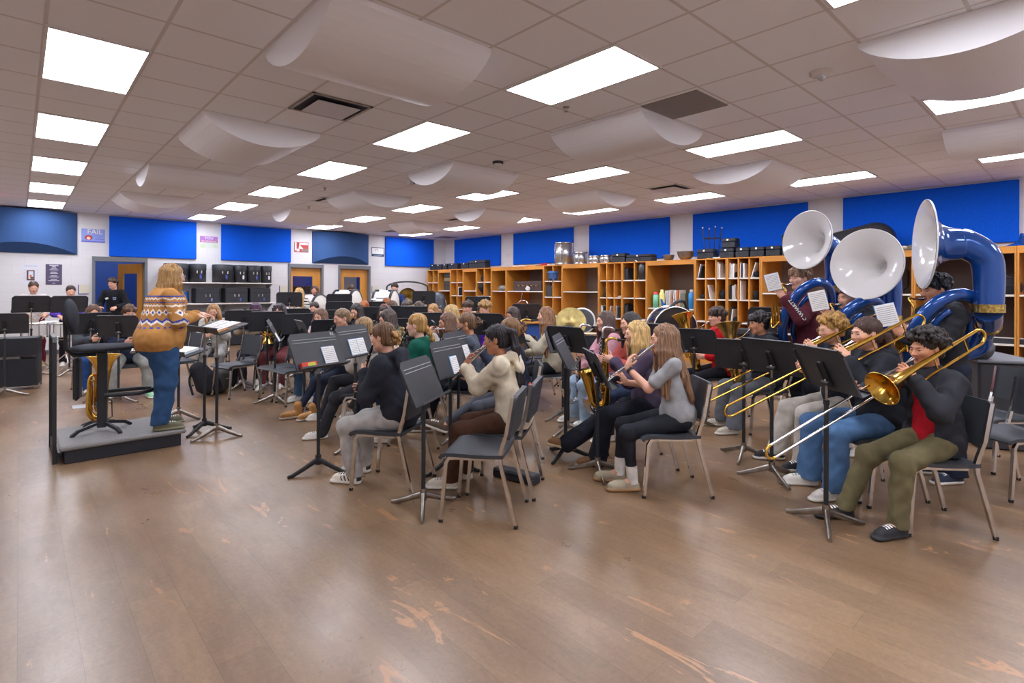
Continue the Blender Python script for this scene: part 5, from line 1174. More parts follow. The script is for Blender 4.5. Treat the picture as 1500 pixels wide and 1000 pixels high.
p = P('the ginger player by the drum', 'short ginger-haired player in front of the white bass drum beside the gong', 567, 11.05, 1.21, hair=('short', '#96592f'), top=('hoodie', '#444b58'), legs=('jeans', '#2c3442'), instr='trumpet', fem=False, pitch=-16)
p = P('the brown-haired player by the drum', 'brown-haired player between the ginger head and the pink headband', 575, 9.9, 1.2, hair=('mid', '#5f4635'), top=('hoodie', '#70665f'), legs=('jeans', '#2c3442'), instr='clarinet', pitch=-18)
p = P('the player before the gong', 'grey-brown haired player looking down in front of the gong', 597, 10.5, 1.2, hair=('short', '#5b5048'), top=('hoodie', '#3c4250'), legs=('jeans', '#2c3442'), instr='trumpet', fem=False, pitch=-22)
p = P('the dark-haired player near the gong', 'dark long-haired player looking down between the gong and the blonde braid', 614, 9.7, 1.19, hair=('mid', '#473429'), top=('hoodie', '#565a63'), legs=('jeans', '#2c3442'), instr='clarinet', pitch=-22)
p = P('the blonde before the grey case', 'blonde player with pulled-back hair beside the tall grey hard case', 635, 9.0, 1.17, hair=('lowpony', '#b98f5b'), top=('hoodie', '#4a4f5c'), legs=('jeans', '#2c3442'), instr='clarinet', pitch=-14)
p = P('the long-haired blonde', 'player with very long straight blonde hair beside the grey hard case', 662, 7.4, 1.20, hair=('xlong', '#b99863'), top=('hoodie', '#3e4149'), legs=('jeans', '#2c3442'), instr='clarinet', pitch=-14, yaw=-10)
p = P('the brown-haired boy by the cubbies', 'brown-haired boy facing sideways before the cabinet with the white cone', 686, 9.5, 1.2, hair=('fringe', '#4a3529'), top=('hoodie', '#3a3f4a'), legs=('jeans', '#2c3442'), instr='trumpet', fem=False); trumpet(p, 'trumpet of the boy before the white cone', M_BRASS)
p = P('the curly boy in purple', 'curly blond boy in a purple shirt before the wide cabinet bay', 711, 9.0, 1.2, hair=('curly', '#a57f4c'), top=('tee', '#5f35b5'), legs=('jeans', '#2c3442'), instr='trumpet', fem=False, pitch=-20)
p = P('the dark-haired girl in glasses', 'dark-haired girl in glasses before the cabinet with the amplifier', 752, 7.9, 1.16, hair=('long', '#3d2c26'), top=('hoodie', '#4b4a50'), legs=('jeans', '#2c3442'), instr='trumpet', glasses='#6a4a3e', pitch=-18)
p = P('the tenor player', 'tenor saxophone player in cream with waist-length brown hair', 801, 7.0, 1.19, 143, hair=('xlong', '#8d6546'), top=('sweater', '#c9bfa8'), legs=('slim', '#26272b'), shoes=('boot', '#9a6f45'), instr='tenor_sax', socks='#ded9d2', pitch=-4)
sax(p, 'dark tenor saxophone held by the player in cream', M_BRASS, 'tenor')
# front rows
p = P('the navy hoodie player', 'seated player in a navy hoodie and grey sweatpants with a low bun', 572, 4.28, 1.15, 120, cface=124, hair=('bun', '#6f5238', '#b58a50'), top=('hoodie', '#2e3039'), legs=('sweat', '#b3b0ac'), shoes=('sneaker', '#e8e2d2', '#2b2c33'), instr='clarinet', socks='#e8e6e2', d=V(.12, .42, -.9), feet={'L': (-.10, .26, 0, 6), 'R': (.16, .34, 0, 4)}, pitch=-8, lean=14, hem=-.05)
clarinet(p, 'clarinet hidden in front of the navy hoodie player')
p = P('the braided player in green', 'player in a dark green sweater with a long blonde braid', 612, 5.45, 1.17, 128, hair=('braid', '#b58a4f'), top=('sweater', '#155a4b'), legs=('jeans', '#2a3550'), instr='recorder', pitch=-4, skin='pale', d=V(0, .5, -.86)); clarinet(p, 'dark flute end held to the mouth of the player in green', cat='flute', length=.5)
p = P('the flutist in the grey hoodie', 'flute player in a pale grey hoodie with brown hair over the shoulder', 656, 6.45, 1.14, 165, hair=('long', '#664733'), top=('hoodie', '#b9b8b8'), legs=('jeans', '#2a3348'), instr='flute', d=V(.95, .1, -.1), skin='tan', pitch=-10); flute(p, 'silver flute held level by the flutist in the grey hoodie')
p = P('the flutist in the denim shirt', 'flute player in a blue-grey denim shirt with tied hair', 685, 5.9, 1.16, 135, hair=('bun', '#6e5039'), top=('shirt', '#565d68'), legs=('slim', '#2b303d'), shoes=('sneaker', '#5b4634'), instr='flute', glasses='#9b94b0', skin='tan', pitch=-12, feet={'L': (-.1, .42, 0), 'R': (.05, .55, .12, 0, 15)}); flute(p, 'flute with a pale head joint held by the player in the denim shirt')
p = P('the flutist with the scrunchie', 'flute player in navy and grey jeans behind the cream hoodie', 748, 5.1, 1.15, 140, hair=('bun', '#7a5737'), top=('sweater', '#2c3143'), legs=('slim', '#50535c'), shoes=('sneaker', '#5a4a3c'), instr='flute', pitch=-10, feet={'L': (-.1, .36, 0), 'R': (-.02, .62, .2, 0, 20)}); flute(p, 'flute behind the cream hoodie, held by the player with the scrunchie')
p = P('the cream hoodie player', 'flute player in a cream hoodie with a long black ponytail', 736, 4.2, 1.145, 128, cface=126, hair=('pony', '#221c20'), top=('hoodie', '#d3c6ad'), legs=('sweat', '#4e3428'), shoes=('sneaker', '#d8cfc0'), instr='flute', d=V(.55, .62, -.56), skin='olive', pitch=-8, lean=12, feet={'L': (-.10, .38, 0), 'R': (.12, .32, 0)}, hem=-.07)
flute(p, 'gleaming flute held by the player in the cream hoodie'); HOOD = p
p = P('the bass clarinetist in pink', 'bass clarinet player in a pink sweatshirt and ripped pale jeans', 888, 6.2, 1.17, 152, hair=('long', '#55403a'), top=('sweater', '#d9a3b0'), legs=('wide', '#a9c0d6'), shoes=('sneaker', '#e6e3de'), instr='bass_clarinet', pitch=-4, feet={'L': (-.12, .28, 0), 'R': (.15, .32, 0)}); bass_clarinet(p, 'long black bass clarinet before the pink sweatshirt')
p = P('the bass clarinetist in salmon', 'bass clarinet player in a salmon red jacket beside the pink sweatshirt', 925, 5.65, 1.18, 152, hair=('long', '#2b2423'), top=('fleece', '#b45650'), legs=('jeans', '#34405a'), instr='bass_clarinet', pitch=-4); bass_clarinet(p, 'long black bass clarinet before the salmon jacket')
p = P('the alto player', 'alto saxophone player in a purple fleece with long blonde hair and brown clogs', 934, 4.8, 1.145, 140, hair=('long', '#c6a267'), top=('fleece', '#51465a'), legs=('wide', '#23252f'), shoes=('clog', '#7d5633'), instr='alto_sax', socks='#d4d2cc', feet={'L': (-.06, .36, 0), 'R': (.05, .62, .09, 0, 12)}, pitch=-4, sole='#c9b48e'); sax(p, 'shiny golden alto saxophone against the purple fleece')
p = P('the flutist in the grey tee', 'flute player in a grey t-shirt and black leggings with long straight hair', 975, 4.2, 1.155, 134, cface=138, hair=('long', '#86644a'), top=('tee', '#9b9b9c'), legs=('slim', '#26282f'), shoes=('clog', '#a79b83'), instr='flute', d=V(.45, .62, -.62), socks='#e9e5df', skin='fair', pitch=-6, feet={'L': (-.08, .26, 0), 'R': (.10, .34, 0)}, hem=-.06, sole='#b68a5c', legend=-.05)
flute(p, 'silver flute held by the player in the grey t-shirt'); w_ = MB(); a, b_ = p['wr']['L'], p['el']['L']; w_.tube([a + (b_ - a) * .06, a + (b_ - a) * .16], .031, 14); w_.obj('wristwatch', M_BLK, p['root'])
# low brass
p = P('the red hoodie player', 'boy in a red hoodie playing the upright euphonium', 1052, 6.75, 1.19, 140, hair=('fringe', '#39281f'), top=('hoodie', '#c3141f'), legs=('slim', '#23242a'), shoes=('sneaker', '#8e2a2f'), instr='euphonium', fem=False, b=V(.04, .24, .60), feet={'L': (-.14, .22, 0), 'R': (.16, .22, 0)}, pitch=-3)
low_brass('euphonium', 'brass euphonium with a red rim held by the boy in the red hoodie', 'euphonium', p['M'], V(.04, .26, .60), p['loc'], p['rz'], M_GOLD, 1.0, (.32, -.12), .145); RED = p
for i, (tx, z, sz) in enumerate((('BAND', .36, .062), ('MARCHING', .29, .05))): pass
p = P('the baritone player', 'dark-haired boy in a charcoal jacket and grey jeans playing baritone', 1113, 5.95, 1.165, 142, hair=('messy', '#201c1d'), top=('hoodie', '#33353c'), legs=('wide', '#6d7077'), shoes=('sneaker', '#c9c0b0'), sole='#e7e2d6', instr='euphonium', fem=False, b=V(.0, .25, .58), socks='#22262f', skin='tan', feet={'L': (-.16, .38, 0), 'R': (.18, .34, 0)}, pitch=-6)
low_brass('baritone_horn', 'aged brass baritone horn behind the near stands', 'baritone horn', p['M'], V(.0, .25, .56), p['loc'], p['rz'], M_BRASS, .95, (.3, .02), .14)
p = P('the curly blonde trombonist', 'trombone player with curly blonde hair and cream trousers', 1220, 4.78, 1.19, 140, hair=('curly', '#b48a4c'), top=('hoodie', '#262a35'), legs=('wide', '#c2bbb0'), shoes=('sneaker', '#26262a'), instr='trombone', glasses='#b39a86', d=V(-.06, .9, -.40), ext=.50, pitch=-8, feet={'L': (-.16, .36, 0), 'R': (.14, .42, 0)}); trombone(p, 'trombone of the curly blonde player', slide=M_GOLD, back=.12)
p = P('the trombonist in jeans', 'trombone player in a black hoodie and blue jeans with brown hair', 1272, 4.12, 1.21, 140, hair=('lowpony', '#4a3229'), top=('hoodie', '#2c2e35'), legs=('wide', '#5679a3'), shoes=('sneaker', '#d9d5cc'), instr='trombone', d=V(-.06, .9, -.42), ext=.44, pitch=-6, feet={'L': (-.14, .34, 0), 'R': (.16, .36, 0)}); trombone(p, 'trombone of the player in jeans and black hoodie', slide=M_GOLD, back=.12)
p = P('the curly-haired boy', 'curly-haired boy in a black jacket over red playing the nearest trombone', 1352, 3.58, 1.15, 146, cface=133, hair=('curly', '#241c19'), top=('jacket', '#303137', '#c01d2d'), legs=('jeans', '#6a6246'), shoes=('sneaker', '#26272b'), sole='#2c2d31', socks='#17171a', instr='trombone', d=V(-.10, .88, -.39), ext=.56, poleR=V(1, -.2, -.9), fem=False, skin='tan', pitch=-6, feet={'L': (-.16, .33, 0), 'R': (.14, .45, 0)}, lean=4, hem=-.10)
trombone(p, 'golden trombone of the curly-haired boy, largest and nearest', back=.08, drop=.02, out=.10); BOY = p
# sousaphones
def lc(p, X):  # world point -> the player's local frame
    a = -p['rz']; v_ = V(*X) - V(*p['loc']); return V(v_[0] * math.cos(a) - v_[1] * math.sin(a), v_[0] * math.sin(a) + v_[1] * math.cos(a), v_[2])
def lv(p, n): a = -p['rz']; return V(n[0] * math.cos(a) - n[1] * math.sin(a), n[0] * math.sin(a) + n[1] * math.cos(a), n[2])
def pt(u, v_, d): x, y = at(u, d); return V(x, y, 1.54 - (v_ - 422.7) * d / 792)
TC = lambda u: nrm(-V(*at(u, 1.), 0)); LEFT = V(-CS, SN, 0)
def souz(nick, label, u, d, hz, face, bu, bv, bd, ang, br, up, slabel, **k):
    p = P(nick, label, u, d, hz, face, seat=False, instr='sousaphone', fem=False, **k)
    tc = TC(bu); n = tc * math.cos(math.radians(ang)) + V(tc[1], -tc[0], 0) * math.sin(math.radians(ang)) + V(0, 0, up)
    sousaphone(p, slabel, lc(p, pt(bu, bv, bd)), lv(p, nrm(n)), br); return p
Lh = lambda x, y, z: (V(x, y, z), nrm(V(.25, .5, .8)), nrm(V(.9, -.4, 0)))
p = souz('the tallest sousaphone player', 'boy in a maroon sweatshirt playing the sousaphone furthest from the camera', 1184, 5.8, 1.675, 150, 1181, 350, 5.6, 42, .30, .10, 'blue sousaphone furthest from the camera, worn over maroon', hair=('fringe', '#7d5a3e'), top=('sweater', '#57242f'), legs=('jeans', '#2a2d36'), Lh=Lh(-.08, .36, 1.45), pitch=-4)
FOL1 = p
p = souz('the middle sousaphone player', 'person in a charcoal hoodie whose forehead hides behind the middle white bell', 1256, 5.15, 1.485, 150, 1268, 385, 4.88, 28, .315, .06, 'blue sousaphone with the middle white bell facing the camera', hair=('short', '#5f4030'), top=('hoodie', '#3c3f46'), legs=('jeans', '#2a2d36'), Lh=Lh(-.12, .40, 1.27))
FOL2 = p
p = souz('the nearest sousaphone player', 'dark-haired boy in a black hoodie under the largest, nearest sousaphone', 1386, 4.42, 1.555, 140, 1354, 356, 4.30, 77, .35, .02, 'largest blue sousaphone, its white bell seen edge-on', hair=('messy', '#17161a'), top=('hoodie', '#2b2c31'), legs=('wide', '#23293a'), shoes=('sneaker', '#28324a'), skin='tan', Lh=Lh(-.10, .44, 1.17), hem=-.22)
FOL3 = p
for p, l, cv in ((FOL1, 'small music booklet held up by the maroon sousaphone player', '#3c9ad8'), (FOL2, 'small music booklet held up before the middle sousaphone', '#d8d8da'), (FOL3, 'blue-backed music booklet held by the nearest sousaphone player', '#3c8fd0')):
    w0, f0, n0 = p['pl']['L']; tc = lv(p, TC(1280)); up = nrm(V(.1, .25, 1)); out = nrm(tc - up * np.dot(tc, up)); rt = np.cross(up, out)
    o = booklet(w0 + f0 * .12 + V(.0, .05, .07), np.stack([rt, up, out], 1), label=l, cover=cv); o.location = p['loc']; o.rotation_euler[2] = p['rz']
# ---------------------------------------------------------------- stands, empty chairs, podium, percussion, clutter
def S(u, d, lip, label, face=None, player=None, tilt=22, rb=.3, **k):
    x, y = at(u, d)
    if player is not None: f = math.degrees(math.atan2(player[1] - y, player[0] - x))
    elif face is None: f = to_cond(x, y) + 180
    else: f = face
    return stand(x, y, f, lip, label, tilt, rb, group=k.pop('group', None), **k)
def byn(n): return next(p for p in PEOPLE if p.get('nick') == n)['loc']
G = 'music stands'
S(7, 7.6, .88, 'black music stand at the picture edge in front of the black rolling cabinet', face=88)
S(46, 9.4, 1.10, 'tall music stand in front of the cream-topped snare player', face=95)
S(102, 9.5, 1.10, 'tall music stand in front of the purple-jacketed snare player', face=93)
S(133, 7.45, .90, 'music stand in front of the brown-haired clarinetist by the podium chair', face=112)
S(174, 7.25, .875, 'music stand in front of the boy with mint shoes', face=60)
S(357, 8.3, .90, 'music stand in front of the purple-haired trumpet player, behind the score stand', face=68, tilt=18)
S(392, 8.15, .885, 'music stand in front of the french horn player', face=78, tilt=18)
sd = S(403, 7.3, .83, 'music stand seen nearly edge-on beside three empty chairs', face=338, tilt=28, rb=1.2)
on_desk(sd, .12, .16, .12, 'white sheet low on the edge-on stand beside the empty chairs', cover=None, lines=False)
big = S(467, 4.55, .875, 'dark stand holding a red box and a white booklet, marked RL', face=288, tilt=26, base='none')
on_desk(big, -.10, .135, .175, 'white booklet of parts on the stand with the red box', cover='#3f6fb0')
t = on_desk(big, .15, .15, .055, 'small red and green box lying on the stand marked RL', cover=None, lines=False, col='#d23b28', name='reed_box', cat='box', th=.03); MB().box((-.02, .0155, .03), (.075, .001, .036)).obj('print', paint('#c9c62f', .5), t)
tx = text('lettering', 'RL', .045, paint('#c9cacc', .6), None, ext=.0004); tx.parent = bpy.data.objects[big.name]; tx.matrix_local = (Matrix.Translation(big.location) @ Matrix.Rotation(big.rotation_euler[2], 4, 'Z')).inverted() @ DESK[big.name] @ Matrix.Translation((-.20, .006, .29)) @ Matrix.Rotation(PI, 4, 'Z') @ Matrix.Rotation(PI / 2, 4, 'X')
S(446, 6.5, .86, 'music stand mostly hidden behind the stand with the red box', player=byn('the clarinetist with the messy bun'))
S(485, 7.1, .84, 'music stand hidden behind the knees of the player in pale pink', player=byn('the clarinetist in pale pink'))
ob = S(521, 5.2, .885, 'stand holding an open white booklet in front of the beige clarinetist', face=300, tilt=20)
on_desk(ob, 0., .25, .175, 'open white booklet on the stand before the beige clarinetist', open_=True, cover='#2f86c9')
sg = S(621, 3.79, .755, 'scratched dark stand between the navy hoodie and the empty front chair', face=304, tilt=24, rb=.9)
sb = S(660, 4.6, .80, 'dark brown-grey stand with a blue-edged booklet before the cream hoodie', face=294, tilt=20, base='black', rb=.2)
on_desk(sb, -.03, .11, .165, 'blue-edged booklet on the stand before the cream hoodie', cover='#3b93cf')
s2 = S(672, 5.5, .80, 'stand behind the brown-grey one, with loose papers on its lip', face=296, tilt=20)
on_desk(s2, -.12, .13, .16, 'loose white papers on the stand behind the brown-grey one', cover='#22303f')
S(825, 6.4, .80, 'dark stand furthest back of the three before the saxophones', player=byn('the bass clarinetist in salmon'), rb=.4)
s3 = S(833, 5.75, .86, 'middle one of the three stands before the saxophones', player=byn('the bass clarinetist in pink'), rb=1.1, tilt=26)
on_desk(s3, -.12, .16, .12, 'white sheet on the lip of the middle stand before the saxophones', cover=None, lines=False)
S(829, 4.95, .84, 'nearest of the three stands before the saxophones', player=byn('the alto player'), rb=.2, tilt=28, base='black')
s4 = S(876, 4.5, .74, 'stand seen edge-on before the flutist in the grey t-shirt', face=322, tilt=24, rb=.5)
on_desk(s4, .1, .16, .10, 'white sheet on the edge-on stand before the grey t-shirt', cover=None, lines=False)
s5 = S(1017, 6.05, .82, 'stand in front of the boy in the red hoodie', player=byn('the red hoodie player'), tilt=26, rb=1.3)
on_desk(s5, -.17, .1, .09, 'white sheet on the stand before the red hoodie', cover=None, lines=False)
S(972, 5.9, .87, 'stand behind the grey t-shirt player with its back to the camera', face=350, tilt=22)
S(1090, 4.95, .80, 'stand in front of the baritone player', player=byn('the baritone player'), tilt=25, rb=1.0)
s6 = S(1131, 4.40, .85, 'stand in front of the curly blonde trombonist', player=byn('the curly blonde trombonist'), tilt=25, rb=.1)
on_desk(s6, -.19, .1, .08, 'white sheet on the stand before the curly blonde trombonist', cover=None, lines=False)
S(1211, 3.53, .88, 'nearest music stand, in front of the curly-haired boy', player=byn('the curly-haired boy'), tilt=25, rb=.0)
for (u, d, lip, f, l) in ((424, 11.4, 1.15, 70, 'tall stand in front of the striped sweater'), (497, 11.2, 1.12, 72, 'tall stand in front of the bass drum at the last door'), (431, 9.0, .90, 76, 'stand in front of the player in bright blue, upper of two'), (440, 8.0, .86, 80, 'stand in front of the player in bright blue, lower of two'), (483, 8.4, .90, 76, 'stand behind the face of the clarinetist with the messy bun'),
    (497, 10.4, .98, 74, 'stand below the tall one at the last door'), (545, 10.6, .98, 76, 'small far stand beside the redhead'), (548, 9.0, .93, 76, 'far stand between the redhead and the pink headband'), (545, 6.2, .88, 336, 'stand with a bright edge behind the open booklet'), (588, 9.3, .94, 70, 'stand in front of the player before the gong'), (606, 9.1, .94, 62, 'stand in front of the dark hair near the gong'),
    (626, 8.5, .86, 64, 'stand in front of the blonde beside the grey case'), (596, 6.9, .86, 66, 'stand hidden behind the blonde braid'), (621, 12.2, 1.18, 60, 'tall stand between the gong and the cabinets'), (700, 11.0, 1.08, 52, 'far stand between the two boys by the cabinets'), (712, 6.9, .94, 30, 'stand in front of the curly boy in purple'), (750, 6.7, .88, 350, 'stand in front of the dark-haired girl in glasses'), (772, 9.4, .99, 40, 'stand before the cabinet bay with the amplifier'),
    (640, 7.3, .80, 330, 'stand beside the flutist in the grey hoodie'), (1124, 7.7, 1.0, 30, 'black stand by the cubbies behind the baritone player'), (1146, 7.5, .93, 30, 'black stand nearest the maroon sousaphone player')): S(u, d, lip, l, face=f, tilt=18 if f > 40 else 24, rb=u % 7)
# conductor's score stands: two desks laid almost flat side by side, and a low tray
sa = S(300, 5.80, 1.075, 'score stand nearer the conductor, its desk laid flat', face=186, tilt=72, rb=.6, base='black'); sc2 = S(318, 5.60, 1.075, 'second score stand, desk laid flat beside the first', face=186, tilt=72, rb=.2)
on_desk(sa, .0, .24, .30, 'open conductor score lying on the flat stands', open_=True, cover=None); on_desk(sc2, .05, .23, .30, 'loose score pages with an orange edge on the second flat stand', cover='#d9772f')
k = on_desk(sc2, -.16, .02, .14, 'orange pencil lying on the second flat stand', cover=None, lines=False, col='#d58a35', name='pencil', cat='pencil')
lo = S(262, 6.35, .745, 'low flat stand beside the conductor\'s legs holding folders', face=200, tilt=76, rb=2.)
on_desk(lo, 0, .30, .23, 'white folders with a teal sheet on the low flat stand', cover='#2d98a8', lines=False, th=.03)
# ---- empty chairs
for (u, d, f, l) in ((705, 3.74, 127, 'empty chair nearest the camera, between the scratched stand and the black case'), (262, 8.1, 190, 'empty chair beside the conductor\'s legs'), (345, 7.75, 196, 'empty chair behind the score stands, bags beneath it'), (379, 8.45, 196, 'empty chair partly behind another, in front of the french horn player'), (414, 7.55, 192, 'empty chair beside the edge-on stand'), (432, 7.3, 184, 'empty chair behind the stand with the red box'),
    (1455, 4.75, 142, 'empty chair behind the curly-haired boy, further from the camera'), (1482, 4.15, 140, 'empty chair behind the curly-haired boy, nearer the camera'), (787, 8.7, 150, 'empty chair behind the tenor player, by the blue board'), (791, 7.6, 150, 'empty chair just behind the tenor player'), (865, 7.4, 150, 'empty chair behind the player in pink')):
    x, y = at(u, d); chair(x, y, f, l)
# ---- podium
t = thing('podium', 'low grey carpeted conductor\'s podium with a black skirt and rail', 'podium', (.74, 6.47, 0))
MB().box((0, 0, .06), (.88, .76, .12), .004).obj('skirt', mat('podium_skirt', '#2a2d35', .6, bump=.1, bscale=200), t); MB().box((0, 0, .14), (.96, .84, .04), .012).obj('deck', mat('podium_carpet', '#8b8988', .9, var=.12, vscale=90, bump=.3, bscale=300), t)
r = MB(); r.tube([(-.505, -.31, 0), (-.505, -.31, 1.06), (-.505, -.28, 1.09), (-.505, .37, 1.09), (-.505, .40, 1.06), (-.505, .40, 0)], .02, 4, up=(1, 0, 0)); r.obj('rail', M_BLK, t); MB().box((-.497, .045, .06), (.03, .66, .10), .004).obj('rail_bracket', M_BLK, t)
x, y = .60, 6.50; t = thing('podium_chair', 'tall black conductor\'s stool with a round back pad and foot ring', 'stool', (x, y, .16), math.radians(-12))
MB().box((0, 0, .40), (.075, .09, .72), .006).obj('column', M_BLK, t)
v_ = Vol((-.26, -.24, .74), (.30, .24, .86), .009); v_.cap((-.08, 0, .80), (.13, 0, .805), .175, .15, .03, sc=(1, 1, 4.2)); v_.obj('seat', cloth('#3b3d44'), t)
v_ = Vol((-.34, -.2, .9), (-.12, .2, 1.3), .009); v_.ell((-.235, 0, 1.11), (.05, .175, .165), .02, rotm('Y', -.12)); v_.obj('backrest', cloth('#35373d'), t)
MB().tube([(-.05, 0, .74), (-.22, 0, .74), (-.275, 0, .80), (-.285, 0, 1.15)], .018, 8, sq=(1, .5)).obj('back_bar', M_BLK, t)
MB().box((-.19, .0, .52), (.05, .17, .40), .02).obj('back_pad', paint('#1d1e22', .7), t)
r = MB(); r.tube([(.03, -.13, .36), (.30, -.16, .36), (.40, -.08, .37), (.40, .08, .37), (.30, .16, .36), (.03, .13, .36)], .014, 6, sq=(1.4, 1)); r.obj('foot_ring', M_BLK, t)
for i, a in enumerate((20, 110, 200, 290)):
    R = rotm('Z', math.radians(a + 18)); l = .26; MB().tube([R @ V(0, 0, .075), R @ V(.06, 0, .078), R @ V(l - .05, 0, .045), R @ V(l, 0, .012), R @ V(l, 0, .004)], .019, 4).obj('leg', M_BLK, t)
low_brass('euphonium', 'golden euphonium standing upright on a stand behind the podium', 'euphonium', V(0, 0, .9), V(.0, 0, .09), (*at(142, 6.15), 0), .1, M_GOLD, 1.02, (0, 0), .165, mouth=False)
tt = bpy.data.objects['euphonium.001'] if 'euphonium.001' in bpy.data.objects else None
t = thing('instrument_stand', 'black folding stand cradling the golden euphonium', 'instrument stand', (*at(142, 6.15), 0), 1.0)
for a in (0, 120, 240): R = rotm('Z', math.radians(a + 40)); MB().tube([R @ V(.0, 0, .04), R @ V(.17, 0, .02), R @ V(.18, 0, .008)], .009, 6).obj('leg', M_BLK, t)
for s_ in (-1, 1): MB().tube([(0, -.09, .03), (.12 * s_, -.10, .04), (.15 * s_, -.08, .22), (.115 * s_, -.05, .26)], .007, 6).obj('arm', M_BLK, t)
x, y = at(128, 7.0); tag(MB().box((0, 0, .006), (.3, .24, .012), .002).obj('floor_plate', paint('#b9babd', .5), None, (x, y, 0)), 'grey flat plate on the floor behind the podium rail', 'floor plate')
# ---- black rolling cabinet at the picture edge
x, y = at(14, 8.15); t = thing('rolling_cabinet', 'tall black rolling cabinet with a slot, at the picture edge behind the first stand', 'cabinet', (x, y, 0), math.radians(-8))
MB().box((-.15, 0, .645), (1.0, .42, .27), .006).obj('upper_panel', paint('#23262d', .55), t); MB().box((-.15, 0, .265), (1.0, .40, .40), .006).obj('lower_panel', paint('#1f2229', .55), t); MB().box((-.25, .02, .487), (.78, .30, .045), .002).obj('slot_shelf', paint('#d9d5d0', .5), t)
MB().box((.335, 0, .42), (.03, .43, .72), .004).obj('end_post', paint('#2a2d34', .5), t); MB().box((-.15, -.0, .055), (1.04, .12, .03), .004).obj('base_rail', paint('#23262d', .55), t)
for sx in (.33, -.6): w = MB(); w.cyl((sx, -.14, .045), (sx, -.10, .045), .044, n=18); w.obj('caster', M_STEEL, t)
# ---- snares
def snare(u, d, z, label):
    x, y = at(u, d); t = thing('snare_drum', label, 'snare drum', (x, y, 0), .3); sh = paint('#e6e4e2', .25, coat=.3); h = .26; r = .18
    MB().lathe([(r, z - h), (r, z)], 28).obj('shell', sh, t); MB().lathe([(.001, z + .004), (r * .97, z + .004), (r, z)], 28).obj('drum_head', paint('#e9e4d8', .6), t)
    for zz in (z - h, z - .02): MB().lathe([(r + .001, zz), (r + .014, zz), (r + .014, zz + .024), (r + .001, zz + .024)], 28).obj('hoop', M_CHR, t)
    k = MB()
    for i in range(8): a = PI * i / 4; k.cyl((r * 1.06 * math.cos(a), r * 1.06 * math.sin(a), z - h + .02), (r * 1.06 * math.cos(a), r * 1.06 * math.sin(a), z - .01), .008, n=8)
    k.obj('tension_rods', M_CHR, t); l = MB(); l.cyl((0, 0, .22), (0, 0, z - h - .04), .014); l.obj('stand_tube', M_CHR, t)
    for i in range(3): a = 2.1 * i + .4; c_, s_ = math.cos(a), math.sin(a); MB().tube([(.0, 0, .30), (.28 * c_, .28 * s_, .03), (.30 * c_, .30 * s_, .008)], .011, 8).obj('leg', M_CHR, t); MB().tube([(0, 0, z - h - .06), (.16 * c_, .16 * s_, z - h - .04), (.19 * c_, .19 * s_, z - h + .01)], .009, 8).obj('arm', M_CHR, t)
snare(51, 10.0, .875, 'white snare drum on a chrome stand before the cream-topped player'); snare(97, 10.1, .875, 'white snare drum beside the purple jacket, half behind the stool pad'); snare(118, 10.0, .86, 'third white snare drum behind the podium chair pole')
x, y = at(73, 10.2); t = thing('towel', 'white towel lying between the two snare drums', 'towel', (x, y, 0)); v_ = Vol((-.16, -.1, .84), (.16, .1, .93), .012); v_.cap((-.1, 0, .88), (.1, 0, .885), .05, .045, .03, sc=(1, 1, 1.8)).warp(wrinkle(.008, 45, 2)); v_.obj('cloth', cloth('#e4e2e0'), t); MB().box((0, 0, .845), (.3, .16, .02), .004).obj('tray', paint('#8f9096', .4), t); MB().cyl((0, 0, 0), (0, 0, .84), .014).obj('tray_pole', M_CHR, t)
# ---- bass drums
def bass_drum(u, d, zc, label, ang, R_=.31, dep=.42, low=0):
    x, y = at(u, d); t = thing('bass_drum', label, 'bass drum', (x, y, 0), math.radians(ang)); Q = rotm('Y', PI / 2)
    MB().lathe([(R_, -dep / 2), (R_, dep / 2)], 36, (0, 0, zc), Q).obj('shell', M_WHT, t)
    for s_ in (-1, 1): MB().lathe([(.001, s_ * (dep / 2 + .012)), (R_ * .97, s_ * (dep / 2 + .012)), (R_, s_ * dep / 2)], 36, (0, 0, zc), Q).obj('drum_head', paint('#eae6de', .5), t); MB().lathe([(R_ + .002, s_ * (dep / 2 - .03)), (R_ + .02, s_ * (dep / 2 - .03)), (R_ + .02, s_ * (dep / 2 + .015)), (R_ - .01, s_ * (dep / 2 + .018))], 36, (0, 0, zc), Q).obj('hoop', paint('#26282e', .4), t)
    for i in range(8):
        a = PI * i / 4 + .39
        for s_ in (-1, 1): MB().box((s_ * (dep / 2 - .05), (R_ + .014) * math.cos(a), zc + (R_ + .014) * math.sin(a)), (.1, .035, .035), .01, rotm('X', a)).obj('tension_claw', M_CHR if i % 2 else M_BLK, t)
    for zz in (.5, -.05): MB().box((0, -(R_ + .003) * math.cos(zz), zc + (R_ + .003) * math.sin(zz)), (dep * .55, .004, .02), 0, rotm('X', -zz)).obj('label_strip', paint('#5a5c66', .5), t)
    for s_ in (-1, 1): MB().tube([(s_ * .2, -.25, .008), (s_ * .16, 0, zc - R_ - .03), (s_ * .2, .25, .008)], .016, 8).obj('leg', M_CHR, t)
    MB().tube([(-.16, -.1, zc - R_ - .02), (.16, -.1, zc - R_ - .02)], .014, 8).obj('cross_bar', M_CHR, t)
bass_drum(458, 12.45, 1.09, 'white bass drum between the striped sweater and the glasses wearer', -60, .30); bass_drum(508, 11.9, 1.19, 'white bass drum in front of the last wooden door', -52, .31); bass_drum(565, 12.0, 1.16, 'white bass drum beside the gong', -48, .34, .40)
